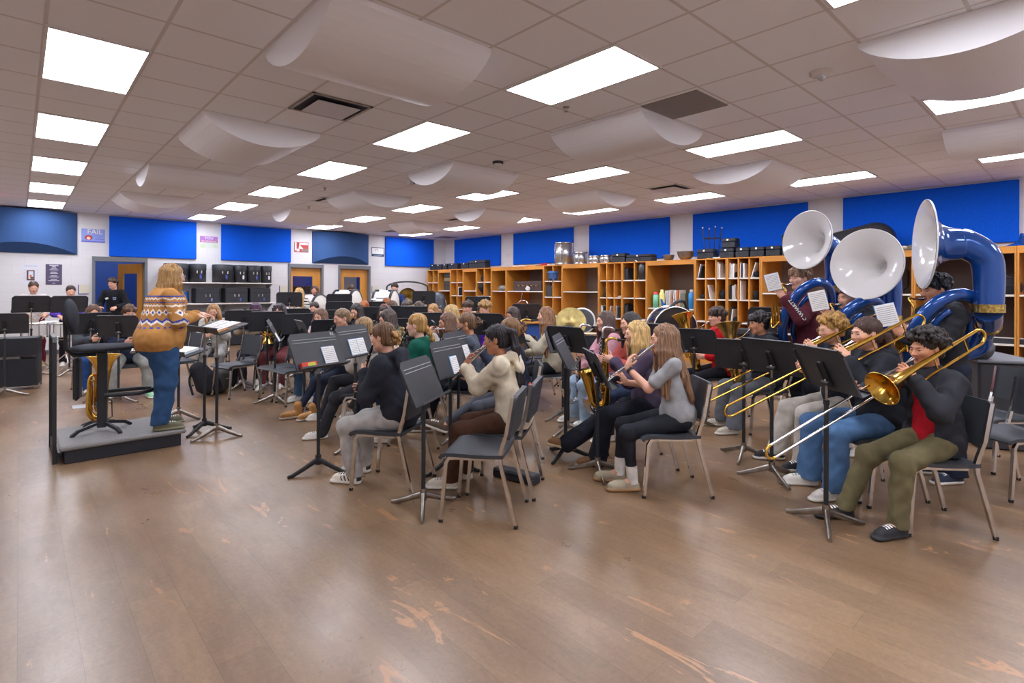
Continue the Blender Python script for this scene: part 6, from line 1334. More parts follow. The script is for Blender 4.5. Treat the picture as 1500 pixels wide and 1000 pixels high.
# ---- gong
x, y = at(597, 15.3); t = thing('gong', 'bronze gong hanging in a black arched frame near the cabinets', 'gong', (x, y, 0), math.radians(-20))
for s_ in (-1, 1): MB().tube([(s_ * .58, 0, .01), (s_ * .58, 0, 1.58)], .022, 8).obj('post', M_BLK, t); MB().tube([(s_ * .58, -.3, .02), (s_ * .58, .3, .02)], .022, 8).obj('foot', M_BLK, t); MB().cyl((s_ * .13, 0, 1.50), (s_ * .13, 0, 1.71), .004, n=6).obj('cord', paint('#cfc9c2', .6), t)
MB().tube([(.58 * math.cos(a), 0, 1.56 + .17 * math.sin(a)) for a in np.linspace(0, PI, 17)], .022, 8).obj('arch', M_BLK, t)
g = MB(); g.lathe([(.001, -.03), (.055, -.03), (.06, -.012), (.15, -.01), (.22, -.012), (.27, .0), (.27, .05)], 40, (0, 0, 1.27), rotm('X', PI / 2), 0); g.obj('gong_disc', mat('bronze', '#8a7038', .35, .9, var=.35, vscale=5), t); MB().lathe([(.225, -.0135), (.272, -.003), (.282, .05)], 40, (0, 0, 1.27), rotm('X', PI / 2)).obj('rim', paint('#3c3a3c', .5), t); MB().lathe([(.001, -.034), (.053, -.033)], 24, (0, 0, 1.27), rotm('X', PI / 2)).obj('boss', paint('#2e2b28', .5), t)
# ---- cymbal and drums behind the tenor
x, y = at(836, 8.3); t = thing('suspended_cymbal', 'large tan cymbal tilted on edge behind the tenor player', 'cymbal', (x, y, 0), math.radians(218)); MB().lathe([(.001, .05), (.03, .048), (.05, .02), (.15, .01), (.24, 0)], 40, (0, 0, 1.02), rotm('Y', 1.32)).obj('cymbal', mat('cymbal_bronze', '#b7a368', .4, .7, var=.2, vscale=12), t); MB().cyl((0, 0, .02), (0, 0, 1.0), .012).obj('pole', M_BLK, t)
for i in range(3): a = 2.1 * i; MB().tube([(0, 0, .3), (.3 * math.cos(a), .3 * math.sin(a), .01)], .01, 8).obj('leg', M_BLK, t)
x, y = at(853, 8.9); t = thing('floor_drum', 'grey-headed drum with a white rim behind the tan cymbal', 'drum', (x, y, 0), .7); Q = rotm('Y', PI / 2); MB().lathe([(.2, -.1), (.2, .1)], 32, (0, 0, 1.02), Q).obj('shell', paint('#3c3f48', .4), t); MB().lathe([(.001, -.105), (.19, -.105)], 32, (0, 0, 1.02), Q).obj('drum_head', paint('#777b85', .5), t); MB().lathe([(.19, -.11), (.215, -.11), (.215, -.08)], 32, (0, 0, 1.02), Q).obj('hoop', paint('#e3e2e0', .4), t)
for s_ in (-1, 1): MB().tube([(s_ * .08, 0, .74), (s_ * .2, s_ * .1, .01)], .012, 8).obj('leg', M_CHR, t)
for u, d, z, l in ((866, 8.0, .88, 'low tom drum with a cream head behind the bass clarinet'), (852, 8.2, .84, 'dark tom drum next to the cream-headed tom')):
    x, y = at(u, d); t = thing('tom_drum', l, 'drum', (x, y, 0)); MB().lathe([(.17, z - .2), (.17, z)], 28).obj('shell', paint('#2c2e35', .4), t); MB().lathe([(.001, z + .003), (.165, z + .003), (.17, z)], 28).obj('drum_head', paint('#cdb58c' if 'cream' in l else '#3c3f46', .6), t); MB().lathe([(.171, z - .02), (.185, z - .02), (.185, z + .005)], 28).obj('hoop', M_CHR, t)
    for i in range(3): a = 2.1 * i; MB().tube([(.15 * math.cos(a), .15 * math.sin(a), z - .1), (.22 * math.cos(a), .22 * math.sin(a), .01)], .01, 8).obj('leg', M_CHR, t)
x, y = at(782, 9.2); t = thing('blue_board', 'blue panel with a wooden top edge behind the tenor player', 'panel', (x, y, 0), math.radians(-35)); MB().box((0, 0, .5), (.62, .05, .9), .004).obj('panel', paint('#2c55a3', .5), t); MB().box((0, 0, .965), (.66, .2, .03), .004).obj('top_edge', M_WOOD, t)
for s_ in (-1, 1): MB().box((s_ * .28, 0, .03), (.04, .3, .06), .004).obj('foot', M_BLK, t)
# black drum-kit pieces behind the red hoodie's euphonium
x, y = at(983, 7.6); t = thing('kit_bass_drum', 'black drum with chrome hoops behind the flutist in the grey t-shirt', 'drum', (x, y, 0), math.radians(20)); Q = rotm('Y', PI / 2) ; MB().lathe([(.29, -.2), (.29, .2)], 36, (0, 0, 1.0), rotm('Z', .5) @ rotm('X', .3) @ Q).obj('shell', mat('black_gloss', '#14151a', .12), t)
for s_ in (-.2, .2): MB().lathe([(.291, s_ - .015), (.305, s_ - .015), (.305, s_ + .015), (.291, s_ + .015)], 36, (0, 0, 1.0), rotm('Z', .5) @ rotm('X', .3) @ Q).obj('hoop', M_CHR, t)
MB().lathe([(.001, -.205), (.285, -.2)], 30, (0, 0, 1.0), rotm('Z', .5) @ rotm('X', .3) @ Q).obj('drum_head', paint('#1d1e23', .4), t); MB().tube(bez([(.1, .1, 1.15), (.22, .0, 1.33), (.42, -.1, 1.36), (.5, -.15, 1.2)], 16), .025, 8).obj('padded_arch', M_BLK, t)
for s_ in (-1, 1): MB().tube([(s_ * .15, 0, .75), (s_ * .28, s_ * .2, .01)], .014, 8).obj('leg', M_CHR, t)
# ---- shelving with drum cases on the door wall
for z, x0, x1, l in ((1.665, 2.85, 5.45, 'upper pale wall shelf carrying the large black drum cases'), (1.12, 2.85, 5.45, 'lower pale wall shelf carrying black cases and a blue drum')):
    t = thing('wall_shelf', l, 'shelf', ((x0 + x1) / 2, YB - .3, z)); MB().box((0, 0, 0), (x1 - x0, .58, .03), .004).obj('board', M_LAM, t)
    for xx in (-1.15, 0., 1.15): MB().prism([(0, 0), (-.48, 0), (0, -.22)], -.012, .012, rotm('Z', 0) @ np.array([[0, 0, 1.], [1, 0, 0], [0, 1, 0]]), (xx, .29, -.016)).obj('bracket', paint('#c9c9cc', .4), t)
def drum_case(x, y, z, r, h, label):
    t = thing('drum_case', label, 'drum case', (x, y, z)); MB().lathe([(.001, 0), (r, 0), (r, h * .72)], 32).obj('shell', M_CASE, t); MB().lathe([(r + .008, h * .68), (r + .008, h * .97), (r - .01, h), (.001, h)], 32).obj('cap', M_CASE, t)
    for a in (-.25, .25): MB().box((r * math.sin(a) * 1.0, -r * math.cos(a) - .008, h * .55), (.03, .02, .07), .004).obj('latch', M_SILV, t)
    MB().box((0.03, -r - .012, h * .30), (.045, .006, .10), .002).obj('hang_tag', paint('#e4e4ea' if int(x * 10) % 2 else '#4a58b0', .6), t)
for i, (x, r, l) in enumerate(((2.98, .27, 'big black drum case on the upper shelf, first beside the conductor\'s hair'), (3.46, .2, 'black drum case on the upper shelf, second from the conductor'), (4.06, .25, 'black drum case on the upper shelf, third from the conductor'), (4.5, .17, 'narrow black drum case on the upper shelf, fourth from the conductor'), (4.84, .18, 'black drum case on the upper shelf, fifth from the conductor'), (5.18, .14, 'small black drum case at the door end of the upper shelf'))): drum_case(x, YB - .34, 1.682, r, .48, l)
for x, w_, l in ((3.66, .56, 'square black case on the lower shelf beside the blue drum'), (4.36, .56, 'square black case in the middle of the lower shelf'), (4.97, .54, 'square black case at the door end of the lower shelf')):
    t = thing('hardware_case', l, 'case', (x, YB - .3, 1.137)); MB().box((0, 0, .2), (w_, .5, .40), .02).obj('shell', M_CASE, t); MB().box((0, 0, .27), (w_ + .006, .506, .012)).obj('lid_seam', paint('#17181c', .6), t)
    for s_ in (-.05, .05): MB().box((s_, -.256, .2), (.03, .014, .07), .004).obj('latch', M_SILV, t)
    MB().box((.09, -.256, .09), (.04, .004, .08)).obj('hang_tag', paint('#4a58b0' if x > 4 else '#7a7cc0', .6), t)
t = thing('blue_tom', 'sparkling blue drum on the lower wall shelf', 'drum', (3.08, YB - .32, 1.137)); MB().lathe([(.001, 0), (.18, 0), (.18, .31), (.001, .31)], 32).obj('shell', mat('blue_sparkle', '#1372d0', .2, .3), t)
for z in (.0, .29): MB().lathe([(.181, z), (.192, z), (.192, z + .025), (.181, z + .025)], 32).obj('hoop', M_CHR, t)
for i in range(6): a = i * PI / 3; MB().cyl((.19 * math.cos(a), .19 * math.sin(a), .05), (.19 * math.cos(a), .19 * math.sin(a), .27), .007, n=8).obj('lug', M_CHR, t)
for x, w_, l in ((3.5, .7, 'low black trunk on the floor under the wall shelves'), (4.35, .75, 'black amplifier trunk below the middle wall shelf'), (5.1, .6, 'black trunk below the door end of the wall shelf')):
    t = thing('road_trunk', l, 'trunk', (x, YB - .38, 0)); MB().box((0, 0, .42), (w_, .6, .82), .02).obj('shell', paint('#23252b', .6), t); MB().box((0, -.303, .68), (w_ * .9, .01, .02)).obj('seam', M_BLK, t)
    for s_ in (-.2, .2): MB().cyl((s_, -.2, .84), (s_, -.2, .98), .03, .045, 10).obj('cup', M_BLK, t)
# ---- items along the cabinet tops (z = 2.18)
def top_case(y, w_, h_, label, d=.24, x=10.8, z=TOPZ, col='#26282f', tag_=True):
    t = thing('instrument_case', label, 'case', (x, y, z + .001), .0); MB().box((0, 0, h_ * .31), (d, w_, h_ * .60), .012).obj('base', paint(col, .5), t); MB().box((0, 0, h_ * .80), (d, w_, h_ * .40), .02).obj('lid', paint(col, .5), t)
    if tag_: MB().box((-d / 2 - .002, w_ * .05, h_ * .82), (.004, .035, .035)).obj('paper_tag', M_PAPER, t)
    MB().box((-d / 2 - .006, 0, h_ * .45), (.012, w_ * .22, .02), .004).obj('handle', M_BLK, t)
for a, b, h_, l in ((15.98, 15.66, .20, 'small black case on the cabinet tops, closest to the corner'), (15.63, 15.3, .19, 'black case on the cabinet tops, second from the corner'), (15.22, 14.98, .2, 'black case on the cabinet tops, third from the corner'), (14.9, 14.4, .2, 'wide black case on the cabinet tops, fourth from the corner'), (14.2, 13.8, .2, 'black case on the cabinet tops, left of the big dark one'), (13.76, 12.95, .26, 'big dark case on the cabinet tops below the corner felt panel'), (8.1, 7.72, .22, 'black case on the cabinet tops, beside the silver drums'), (7.68, 6.98, .17, 'long black case with clasps on the cabinet tops, beside the steel bowls'), (5.86, 5.5, .21, 'dark grey case on the cabinet tops, between the bowl and the stool')): top_case((a + b) / 2, a - b, h_, l)
Y5 = ((5.36, 5.06, TOPZ, 'lower case of the stacked pair beside the upturned stool'), (5.31, 5.03, TOPZ + .205, 'upper case of the stacked pair beside the upturned stool'), (5.02, 4.76, TOPZ, 'first single black case after the stacked pair'), (4.72, 4.46, TOPZ, 'second single black case after the stacked pair'), (4.42, 4.16, TOPZ, 'third single black case after the stacked pair'), (4.12, 3.9, TOPZ, 'lower black case behind the furthest sousaphone bell'), (4.13, 3.91, TOPZ + .205, 'upper black case behind the furthest sousaphone bell'))
for a, b, z, l in Y5: top_case((a + b) / 2, a - b, .2, l, z=z)
def silver_drum(y, r, h_, label, x=10.86):
    t = thing('silver_drum', label, 'drum', (x, y, TOPZ + .001)); MB().lathe([(.001, 0), (r, 0), (r, h_), (.001, h_)], 30).obj('shell', mat('brushed_silver', '#c4c3c3', .28, .9, var=.1, vscale=12, vstretch=(1, 1, .1)), t)
    for z in (.0, h_ - .03): MB().lathe([(r + .001, z), (r + .012, z), (r + .012, z + .03), (r + .001, z + .03)], 30).obj('hoop', M_CHR, t)
    for i in range(5): a = 1.3 * i + 2.2; MB().cyl(((r + .012) * math.cos(a), (r + .012) * math.sin(a), .04), ((r + .012) * math.cos(a), (r + .012) * math.sin(a), h_ - .03), .006, n=6).obj('lug', M_CHR, t)
silver_drum(9.80, .25, .60, 'tall silver drum standing on the cabinet tops'); silver_drum(9.18, .16, .31, 'medium silver drum next to the tall one on the cabinets', 10.8); silver_drum(8.75, .16, .2, 'low silver snare on the cabinets, second from the tall drum'); silver_drum(8.38, .15, .2, 'low silver snare on the cabinets beside the black cloth', 10.84)
for i, (y, w_, c_, l) in enumerate(((11.45, .5, '#d8d5d0', 'pile of loose white papers lying on the cabinets before the silver drums'), (10.98, .34, '#b98f6a', 'brown folder lying flat on the cabinet top near the papers'))): tag(MB().box((0, 0, .015), (.3, w_, .03), .002, rotm('Z', .2)).obj('paper_sheaf', paint(c_, .7), None, (10.85, y, TOPZ)), l, 'papers')
v_ = Vol((-.12, -.16, 0), (.12, .16, .09), .01); v_.cap((0, -.09, .03), (0, .1, .03), .035, .03).warp(wrinkle(.012, 50, 1)); o = v_.obj('red_cloth', [cloth('#b8323c')]); o.location = (10.78, 10.5, TOPZ); tag(o, 'crumpled red cloth on the cabinet top beside the tall silver drum', 'cloth')
v_ = Vol((-.16, -.25, 0), (.16, .25, .12), .011); v_.cap((0, -.17, .04), (0, .17, .04), .055, .04, sc=(1, 1, 1.3)).warp(wrinkle(.012, 40, 3)); o = v_.obj('black_cloth', [cloth('#2a2b30')]); o.location = (10.84, 8.02, TOPZ); o['label'] = ''; tag(o, 'black cloth draped on the cabinets beside the low silver snares', 'cloth'); o.location[1] = 8.2; o.scale = (.7, .5, .8); 
for y, r, l in ((6.62, .13, 'smaller steel bowl on the cabinet tops'), (6.2, .19, 'larger steel bowl on the cabinet tops')): tag(MB().lathe([(.001, .0), (r * .45, .0), (r * .8, r * .35), (r * .98, r * .95), (r, r * 1.0), (r * .95, r * .95), (r * .75, r * .38), (.001, .01)], 32).obj('steel_bowl', mat('bowl_steel', '#a39c98', .3, .9), None, (10.82, y, TOPZ + .001)), l, 'bowl')
t = thing('stool', 'black four-legged stool upside down on the cabinet tops', 'stool', (10.85, 5.60, TOPZ)); MB().lathe([(.001, 0), (.17, 0), (.17, .03), (.001, .03)], 28).obj('seat', M_WOODD, t)
for i in range(4): a = PI / 4 + i * PI / 2; q = MB(); q.tube([(.12 * math.cos(a), .12 * math.sin(a), .03), (.2 * math.cos(a), .2 * math.sin(a), .66)], .011, 8); o = q.obj('leg', M_BLK, t); MB().ball((.2 * math.cos(a), .2 * math.sin(a), .66), .016).obj('foot_cap', paint('#d6d2cc', .5), o)
MB().tube([(.172 * math.cos(a), .172 * math.sin(a), .44) for a in np.linspace(0, 2 * PI, 25)[:-1]], .009, 8, closed=True).obj('ring', M_BLK, t)
tag(MB().box((0, 0, .01), (.2, .14, .02), .002, rotm('Z', .5)).obj('paper_wad', M_PAPER, None, (10.75, 5.42 + .0, TOPZ + .0)), 'folded white paper by the foot of the upturned stool', 'paper'); bpy.data.objects['paper_wad'].location = (10.72, 5.44, TOPZ)
t = thing('tuba_case', 'big shiny black hard case with clasps lying on the cabinet tops between sousaphones', 'case', (11.05, 2.98, TOPZ)); v_ = Vol((-.36, -.68, 0), (.36, .64, .6), .016); v_.cap((0, .36, .2), (0, -.28, .27), .2, .27, .1).cap((0, -.3, .23), (0, -.36, .23), .25, .23, .08).cut((0, 0, -1), -.004); v_.obj('shell', mat('black_gloss2', '#2b2c31', .22), t); MB().tube([(-.235, -.5, .2), (-.24, .48, .17)], .012, 6).obj('rim', M_STEEL, t)
for y in (.2, -.2): MB().box((-.245, y, .2), (.02, .08, .06), .006).obj('clasp', M_SILV, t)
v_ = Vol((-.2, -.3, 0), (.2, .32, .2), .012); v_.cap((0, -.2, .07), (0, .2, .05), .10, .07, sc=(1, 1, 1.3)).warp(wrinkle(.008, 30, 5)); o = v_.obj('soft_bag', [cloth('#6b655d')]); o.location = (10.9, 2.05, TOPZ - .01); tag(o, 'limp grey-brown soft bag on the cabinet top between two sousaphones', 'bag')
v_ = Vol((-.1, -.22, -.09), (.06, .2, .05), .010); v_.cap((0, -.1, .01), (-.03, .08, .0), .03, .03).cap((-.04, .0, 0), (-.05, .05, -.05), .028, .02).warp(wrinkle(.01, 60, 6)); o = v_.obj('rag', [cloth('#c9b79a')]); o.location = (10.61, 2.28, TOPZ + .035); tag(o, 'cream rag hanging over the cabinet edge beside the soft bag', 'cloth')
t = thing('spare_bell', 'blue sousaphone bell lying flat on the cabinet tops at the camera end', 'sousaphone bell', (11.02, .75, TOPZ + .001)); MB().lathe([(.10, .2), (.11, .12), (.16, .06), (.26, .025), (.36, .012), (.365, 0), (.30, .004), (.02, .01)], 44).obj('flare', mk_sousa()[0], t); 
t = thing('instrument_case', 'small black case on the cabinet tops behind the largest sousaphone', 'case', (11.0, 1.72, TOPZ + .001)); MB().box((0, 0, .12), (.3, .34, .24), .03).obj('shell', paint('#26282f', .5), t); MB().box((-.155, 0, .12), (.012, .1, .02), .004).obj('handle', M_BLK, t)
# ---- things in the cabinets
for a in (('A', 0, 1, .2, .26), ('A', 1, 1, .2, .3), ('C', 0, 2, .2, .32), ('C', 1, 1, .2, .3), ('C', 1, 2, .18, .28), ('E', 1, 1, .19, .33), ('E', 1, 2, .14, .3), ('H', 1, 3, .2, .42), ('J', 0, 1, .12, .26)): case_std(a[0], a[1], a[2] - (1 if a[2] and a[0] in 'A' else 0) * 1, a[3], a[4], '#3b3e46' if a[0] in 'AC' else '#2b2d33')
case_std('A', 0, 1, .2, .28, '#8d8f95'); 
folders('C', 1, 1, 2, 0, h_=.28); folders('K', 0, 0, 3, 0, ('#2a2a30', '#34353b', '#22232a'), .3); folders('K', 0, 2, 3, 0, ('#2a2a30', '#3a3c42', '#22232a'), .36); folders('J', 0, 2, 3, -.02, ('#dcdad8', '#e6e4e0', '#3a3b40')); folders('J', 1, 2, 1, .25, ('#d8d6d4',)); folders('J', 2, 2, 2, .04, ('#cfcdca', '#55565c'))
folders('M', 0, 0, 2, .22, ('#dfddda', '#2d2e34')); folders('M', 2, 0, 2, 0, ('#ece9e6', '#d9d6d2'), .36); folders('M', 1, 1, 1, -.2, ('#e6e3df',)); folders('N', 0, 0, 3, .02, ('#dedbd7', '#cfccc8', '#e9e6e2')); folders('N', 1, 0, 3, 0); folders('N', 2, 0, 1, .3, ('#e6e3df',)); folders('N', 0, 1, 4, 0, ('#2b2c31', '#3a3c42', '#cfccc6', '#dedbd5')); folders('N', 1, 1, 1, 0, ('#efece8',), .38); folders('M', 2, 2, 3, 0, ('#6d6f76', '#d6d3cf', '#3a3c42'), .24); folders('M', 0, 3, 1, .3, ('#c9c9cd',)); folders('N', 0, 2, 2, .1, ('#44464e', '#d8d6d2'), .3)
for a in (('M', 2, 1, .17, .2, .24), ('M', 0, 1, .16, .1, .24), ('N', 2, 1, .12, .18, .2), ('N', 0, 2 - 1 + 1, .16, .1, .24), ('N', 1, 3, .17, .1, .24), ('J', 0, 1, .14, .08, .2), ('E', 0, 0, .16, .22, .2)): lump(*a)
lump('N', 2, 0, .13, .12, .2, '#25262c'); lump('N', 0, 0, .1, .12, .18, '#25262c', lab='black pouch propping the folders'); lump('J', 2, 1, .16, .04, .2, '#d8d5d0', 'paper_scrap', 'small white crumpled paper'); lump('F', 0, 0, .5, .17, .34, '#8b8884', 'fur_bundle', 'grey furry bundle on the shelf') if 0 else None
def W(k, c, r): return cell(k, c, r)
x, y, z, w_, h_ = cell('F', 0, 0); v_ = Vol((-.2, -.24, 0), (.2, .24, .2), .012); v_.ell((0, 0, .08), (.17, .22, .085), .02).cut((0, 0, -1), -.003).warp(wrinkle(.012, 60, 2)); o = v_.obj('fur_bundle', [cloth('#86837f')]); o.location = (x + .24, y, z); tag(o, 'grey furry bundle on the shelf of a corner-side cabinet bay', 'bundle')
tag(MB().box((0, 0, .16), (.26, .03, .32), .004, rotm('X', -.1)).obj('white_board', paint('#cfd3da', .4), None, (x + .3, y - .27, z + .004)), 'pale thin board standing beside the grey furry bundle', 'board')
x, y, z, w_, h_ = cell('D', 0, 0); tag(MB().lathe([(.04, 0), (.04, .01), (.028, .012), (.012, .2), (.001, .205)], 18).obj('traffic_cone', paint('#e4dccb', .5), None, (x + .12, y - .2, z + .001)), 'small white cone standing on a cabinet shelf by the corner', 'cone')
x, y, z, w_, h_ = cell('E', 0, 1); v_ = Vol((-.1, -.14, -.02), (.12, .14, .42), .011); v_.ell((0, .0, .27), (.1, .13, .12), .03).cap((0, .02, .25), (.0, -.03, .08), .07, .03).cut((0, 0, -1), .0).warp(wrinkle(.008, 36, 4)); o = v_.obj('gym_bag', [cloth('#26272d')]); o.location = (x + .08, y, z + .003); tag(o, 'black bag stuffed in a middle cubby near the cone', 'bag')
x, y, z, w_, h_ = cell('G', 0, 0); t = thing('amplifier', 'brown amplifier with brass knobs on the wide cabinet shelf', 'amplifier', (x + .25, y - .02, z + .001)); MB().box((0, 0, .14), (.3, 1.15, .28), .01).obj('case', paint('#4a3836', .6), t)
for i in range(6): q = MB(); q.cyl((-.15, -.45 + .18 * i, .15), (-.172, -.45 + .18 * i, .15), .025, n=12); q.obj('knob', M_BRASS, t)
q = MB(); [q.box((-.151, -.36 + .18 * i, .16), (.004, .06, .02)) for i in range(5)]; q.obj('legend_strip', paint('#b0944f', .4), t)
v_ = Vol((-.07, -.12, 0), (.07, .12, .16), .01); v_.ell((0, 0, .06), (.05, .08, .07), .02).cut((0, 0, -1), -.003).warp(wrinkle(.014, 70, 2)); o = v_.obj('tissue', [cloth('#dcdad8')]); o.location = (x + .055, y - .1, z + .001); tag(o, 'crumpled white tissue in front of the brown amplifier', 'tissue')
x, y, z, w_, h_ = cell('G', 0, 1); t = thing('handle_hoop', 'bent silver tube rising behind the girl in glasses', 'sousaphone frame', (10.3, 10.9, 0)); MB().tube(bez([(0, .3, .0), (0, .3, .9), (0, .0, 1.2), (0, -.3, 1.05), (0, -.32, .0)], 24), .016, 8).obj('hoop', M_SILV, t); MB().tube([(0, 0.02, 1.2), (0, -.04, 1.42)], .012, 8).obj('spike', M_SILV, t)
x, y, z, w_, h_ = cell('H', 0, 0); t = thing('blue_bag', 'blue camera bag with a dangling strap in the top row cubbies', 'bag', (x + .10, y - .1, z + .002)); MB().box((0, 0, .14), (.2, .42 - .16, .26), .05).obj('pouch', cloth('#3d5987'), t); MB().box((-.005, 0, .22), (.21, .27, .08), .03).obj('flap', cloth('#46648f'), t); MB().tube(bez([(-.1, .06, .2), (-.13, .05, .0), (-.135, -.02, -.2), (-.13, -.08, -.1), (-.1, -.09, .1)], 20), .01, 6, sq=(1, .4)).obj('strap', cloth('#5b6c86'), t)
x, y, z, w_, h_ = cell('H', 0, 1); t = thing('speaker_box', 'black cube speaker in the cubby under the blue bag', 'speaker', (x + .2, y, z + .001)); MB().box((0, 0, .15), (.3, .24, .3), .015).obj('cabinet', paint('#2b2d31', .6), t); MB().box((-.152, 0, .15), (.006, .2, .25), .002).obj('grille', paint('#3b3d42', .8), t)
x, y, z, w_, h_ = cell('K', 1, 0)
def bottle(x, y, z, r, h_, body, capc, label, capr=.6, neck=True):
    t = thing('water_bottle', label, 'bottle', (x, y, z + .001)); MB().lathe([(.001, 0), (r, 0), (r, h_ * .78), (r * .55, h_ * .86)], 20).obj('body', paint(body, .35), t); MB().lathe([(r * capr, h_ * .85), (r * capr, h_ * .98), (.001, h_)], 18).obj('cap', paint(capc, .4), t); return t
bottle(x + .12, y, z, .10, .44, '#34363c', '#e080b8', 'large black bottle with a pink cap in a top-row cubby', .45); tag(MB().box((0, 0, 0), (.06, .12, .012), .002, rotm('X', .5)).obj('tissue', M_PAPER, None, (x + .06, y + .11, TOPZ + .004)), 'white tissue on the cabinet edge above the black bottle', 'tissue')
x, y, z, w_, h_ = cell('L', 0, 0); y0 = y + w_ / 2
bottle(x + .1, y0 - .16, z, .065, .36, '#7fd0ae', '#d5404a', 'mint green bottle with a red top on the wide shelf', .9); bottle(x + .1, y0 - .32, z, .062, .42, '#ece08a', '#f0e89a', 'pale yellow bottle on the wide shelf beside the folders'); bottle(x + .1, y0 - 1.04, z, .062, .42, '#2e90d8', '#b9b9bd', 'bright blue bottle standing alone on the wide shelf')
for i in range(9):
    a = -.1 + .05 * (i % 5); R = rotm('X', a); cl = ['#e8e6e4', '#dcdad8', '#f0eeec', '#c98a5a', '#e6e4e2', '#b7b9be', '#ecebe8', '#d8783a', '#e3e1dd'][i]
    tag(MB().box(R @ V(0, 0, .19) + V(0, 0, .006), (.26, .012, .37 + .012 * (i % 3)), .002, R).obj('folder', paint(cl, .7), None, (x + .22, y0 - .44 - .038 * i, z + .012)), 'paper folder on the wide bottle shelf, %s from the yellow bottle' % ['first', 'second', 'third', 'fourth', 'fifth', 'sixth', 'seventh', 'eighth', 'ninth'][i], 'folder')
tag(MB().box((0, 0, .17), (.26, .10, .34), .004).obj('file_box', paint('#6d6e58', .6), None, (x + .2, y0 - .85, z + .002)), 'olive file box at the end of the folders on the bottle shelf', 'box'); tag(MB().box(rotm('X', -.25) @ V(0, 0, .1) + V(0, 0, .004), (.2, .012, .2), .002, rotm('X', -.25)).obj('blue_folder', paint('#2f6fb8', .6), None, (x + .08, y0 - .40, z + .004)), 'blue folder leaning behind the yellow bottle', 'folder')
x, y, z, w_, h_ = cell('B', 0, 0); t = thing('rack_unit', 'tall black electronics rack standing in the corner cabinet bay', 'rack', (x + .3, y - .06, z + .001)); MB().box((0, 0, .3), (.4, .42, .58), .01).obj('housing', paint('#24262c', .5), t)
for i in range(4): MB().box((-.203, 0, .09 + .14 * i), (.006, .38, .11), .002).obj('faceplate', paint('#3a3632' if i != 2 else '#8a7a50', .4), t)
xx, yy = at(641, 15.2); t = thing('hard_case', 'tall grey moulded hard case standing before the corner cabinets', 'case', (XF - .3, 14.95, 0), .5); v_ = Vol((-.32, -.36, 0), (.32, .36, 1.5), .02); v_.cap((0, 0, .35), (0, 0, 1.15), .33, .27, .1, sc=(1.5, 1, 1)).cut((0, 0, -1), -.005); v_.obj('shell', mat('grey_shell', '#4d525b', .35), t); MB().tube([(0, -.335, .1), (0, -.335, .5), (0, -.29, 1.1), (0, -.15, 1.38), (0, .15, 1.38), (0, .29, 1.1), (0, .335, .5), (0, .335, .1)], .014, 8).obj('rim', M_STEEL, t)
for z in (.6, .95): MB().box((-.22, -.2, z), (.05, .05, .05), .01).obj('latch', M_STEEL, t)
x, y, z, w_, h_ = cell('Q', 0, 0); t = thing('backpack', 'black backpack lying on the dark cabinet shelf behind the largest sousaphone', 'backpack', (x + .2, 1.02 + .0, z + .001)); v_ = Vol((-.16, -.24, 0), (.16, .24, .27), .011); v_.cap((0, -.1, .1), (0, .1, .1), .125, .12, .04).ell((0, 0, .17), (.12, .18, .08), .05).cut((0, 0, -1), -.004).warp(wrinkle(.006, 26, 8)); v_.obj('bag', cloth('#25262a'), t); MB().tube([(-.125, -.17, .13), (-.135, 0, .14), (-.125, .17, .13)], .006, 6).obj('zipper', M_BLK, t); MB().tube(bez([(-.05, .1, .24), (-.05, .0, .29), (-.05, -.1, .24)], 10), .01, 6).obj('handle', M_BLK, t)
x, y, z, w_, h_ = cell('Q', 0, 1); t = thing('keyboard', 'black electronic keyboard on the lower dark cabinet shelf', 'keyboard', (x + .22, .95, z + .001)); MB().box((0, 0, .04), (.3, .9 - .04, .08), .008).obj('case', paint('#2a2b31', .5), t); q = MB(); [q.box((-.09, -.39 + .03 * i, .083), (.12, .026, .008)) for i in range(27)]; q.obj('keys', paint('#e6e2da', .4), t)
x, y, z, w_, h_ = cell('P', 0, 0); t = thing('instrument_case', 'black cornet-shaped case behind the middle sousaphone', 'case', (x + .3, y - .3, z + .001)); MB().box((0, 0, .25), (.36, .36, .5), .12).obj('shell', paint('#24262c', .45), t); MB().box((-.184, 0, .25), (.012, .1, .03), .004).obj('handle', M_BLK, t)
x, y, z, w_, h_ = cell('P', 0, 1); lump('P', 0, 1, .5, .32, .4, '#24252a', 'black_bag', 'black slouching bag')
x, y, z, w_, h_ = cell('O', 0, 1); t = thing('guitar_amp', 'black amplifier beside the maroon sousaphone player', 'amplifier', (10.2, 4.35, 0)); MB().box((0, 0, .36), (.36, .7, .72), .02).obj('cabinet', paint('#24262b', .6), t); MB().box((-.183, 0, .3), (.006, .6, .48)).obj('grille', paint('#34363b', .8), t); MB().box((-.15, 0, .76), (.3, .66, .1), .01).obj('panel', paint('#2f3036', .5), t)
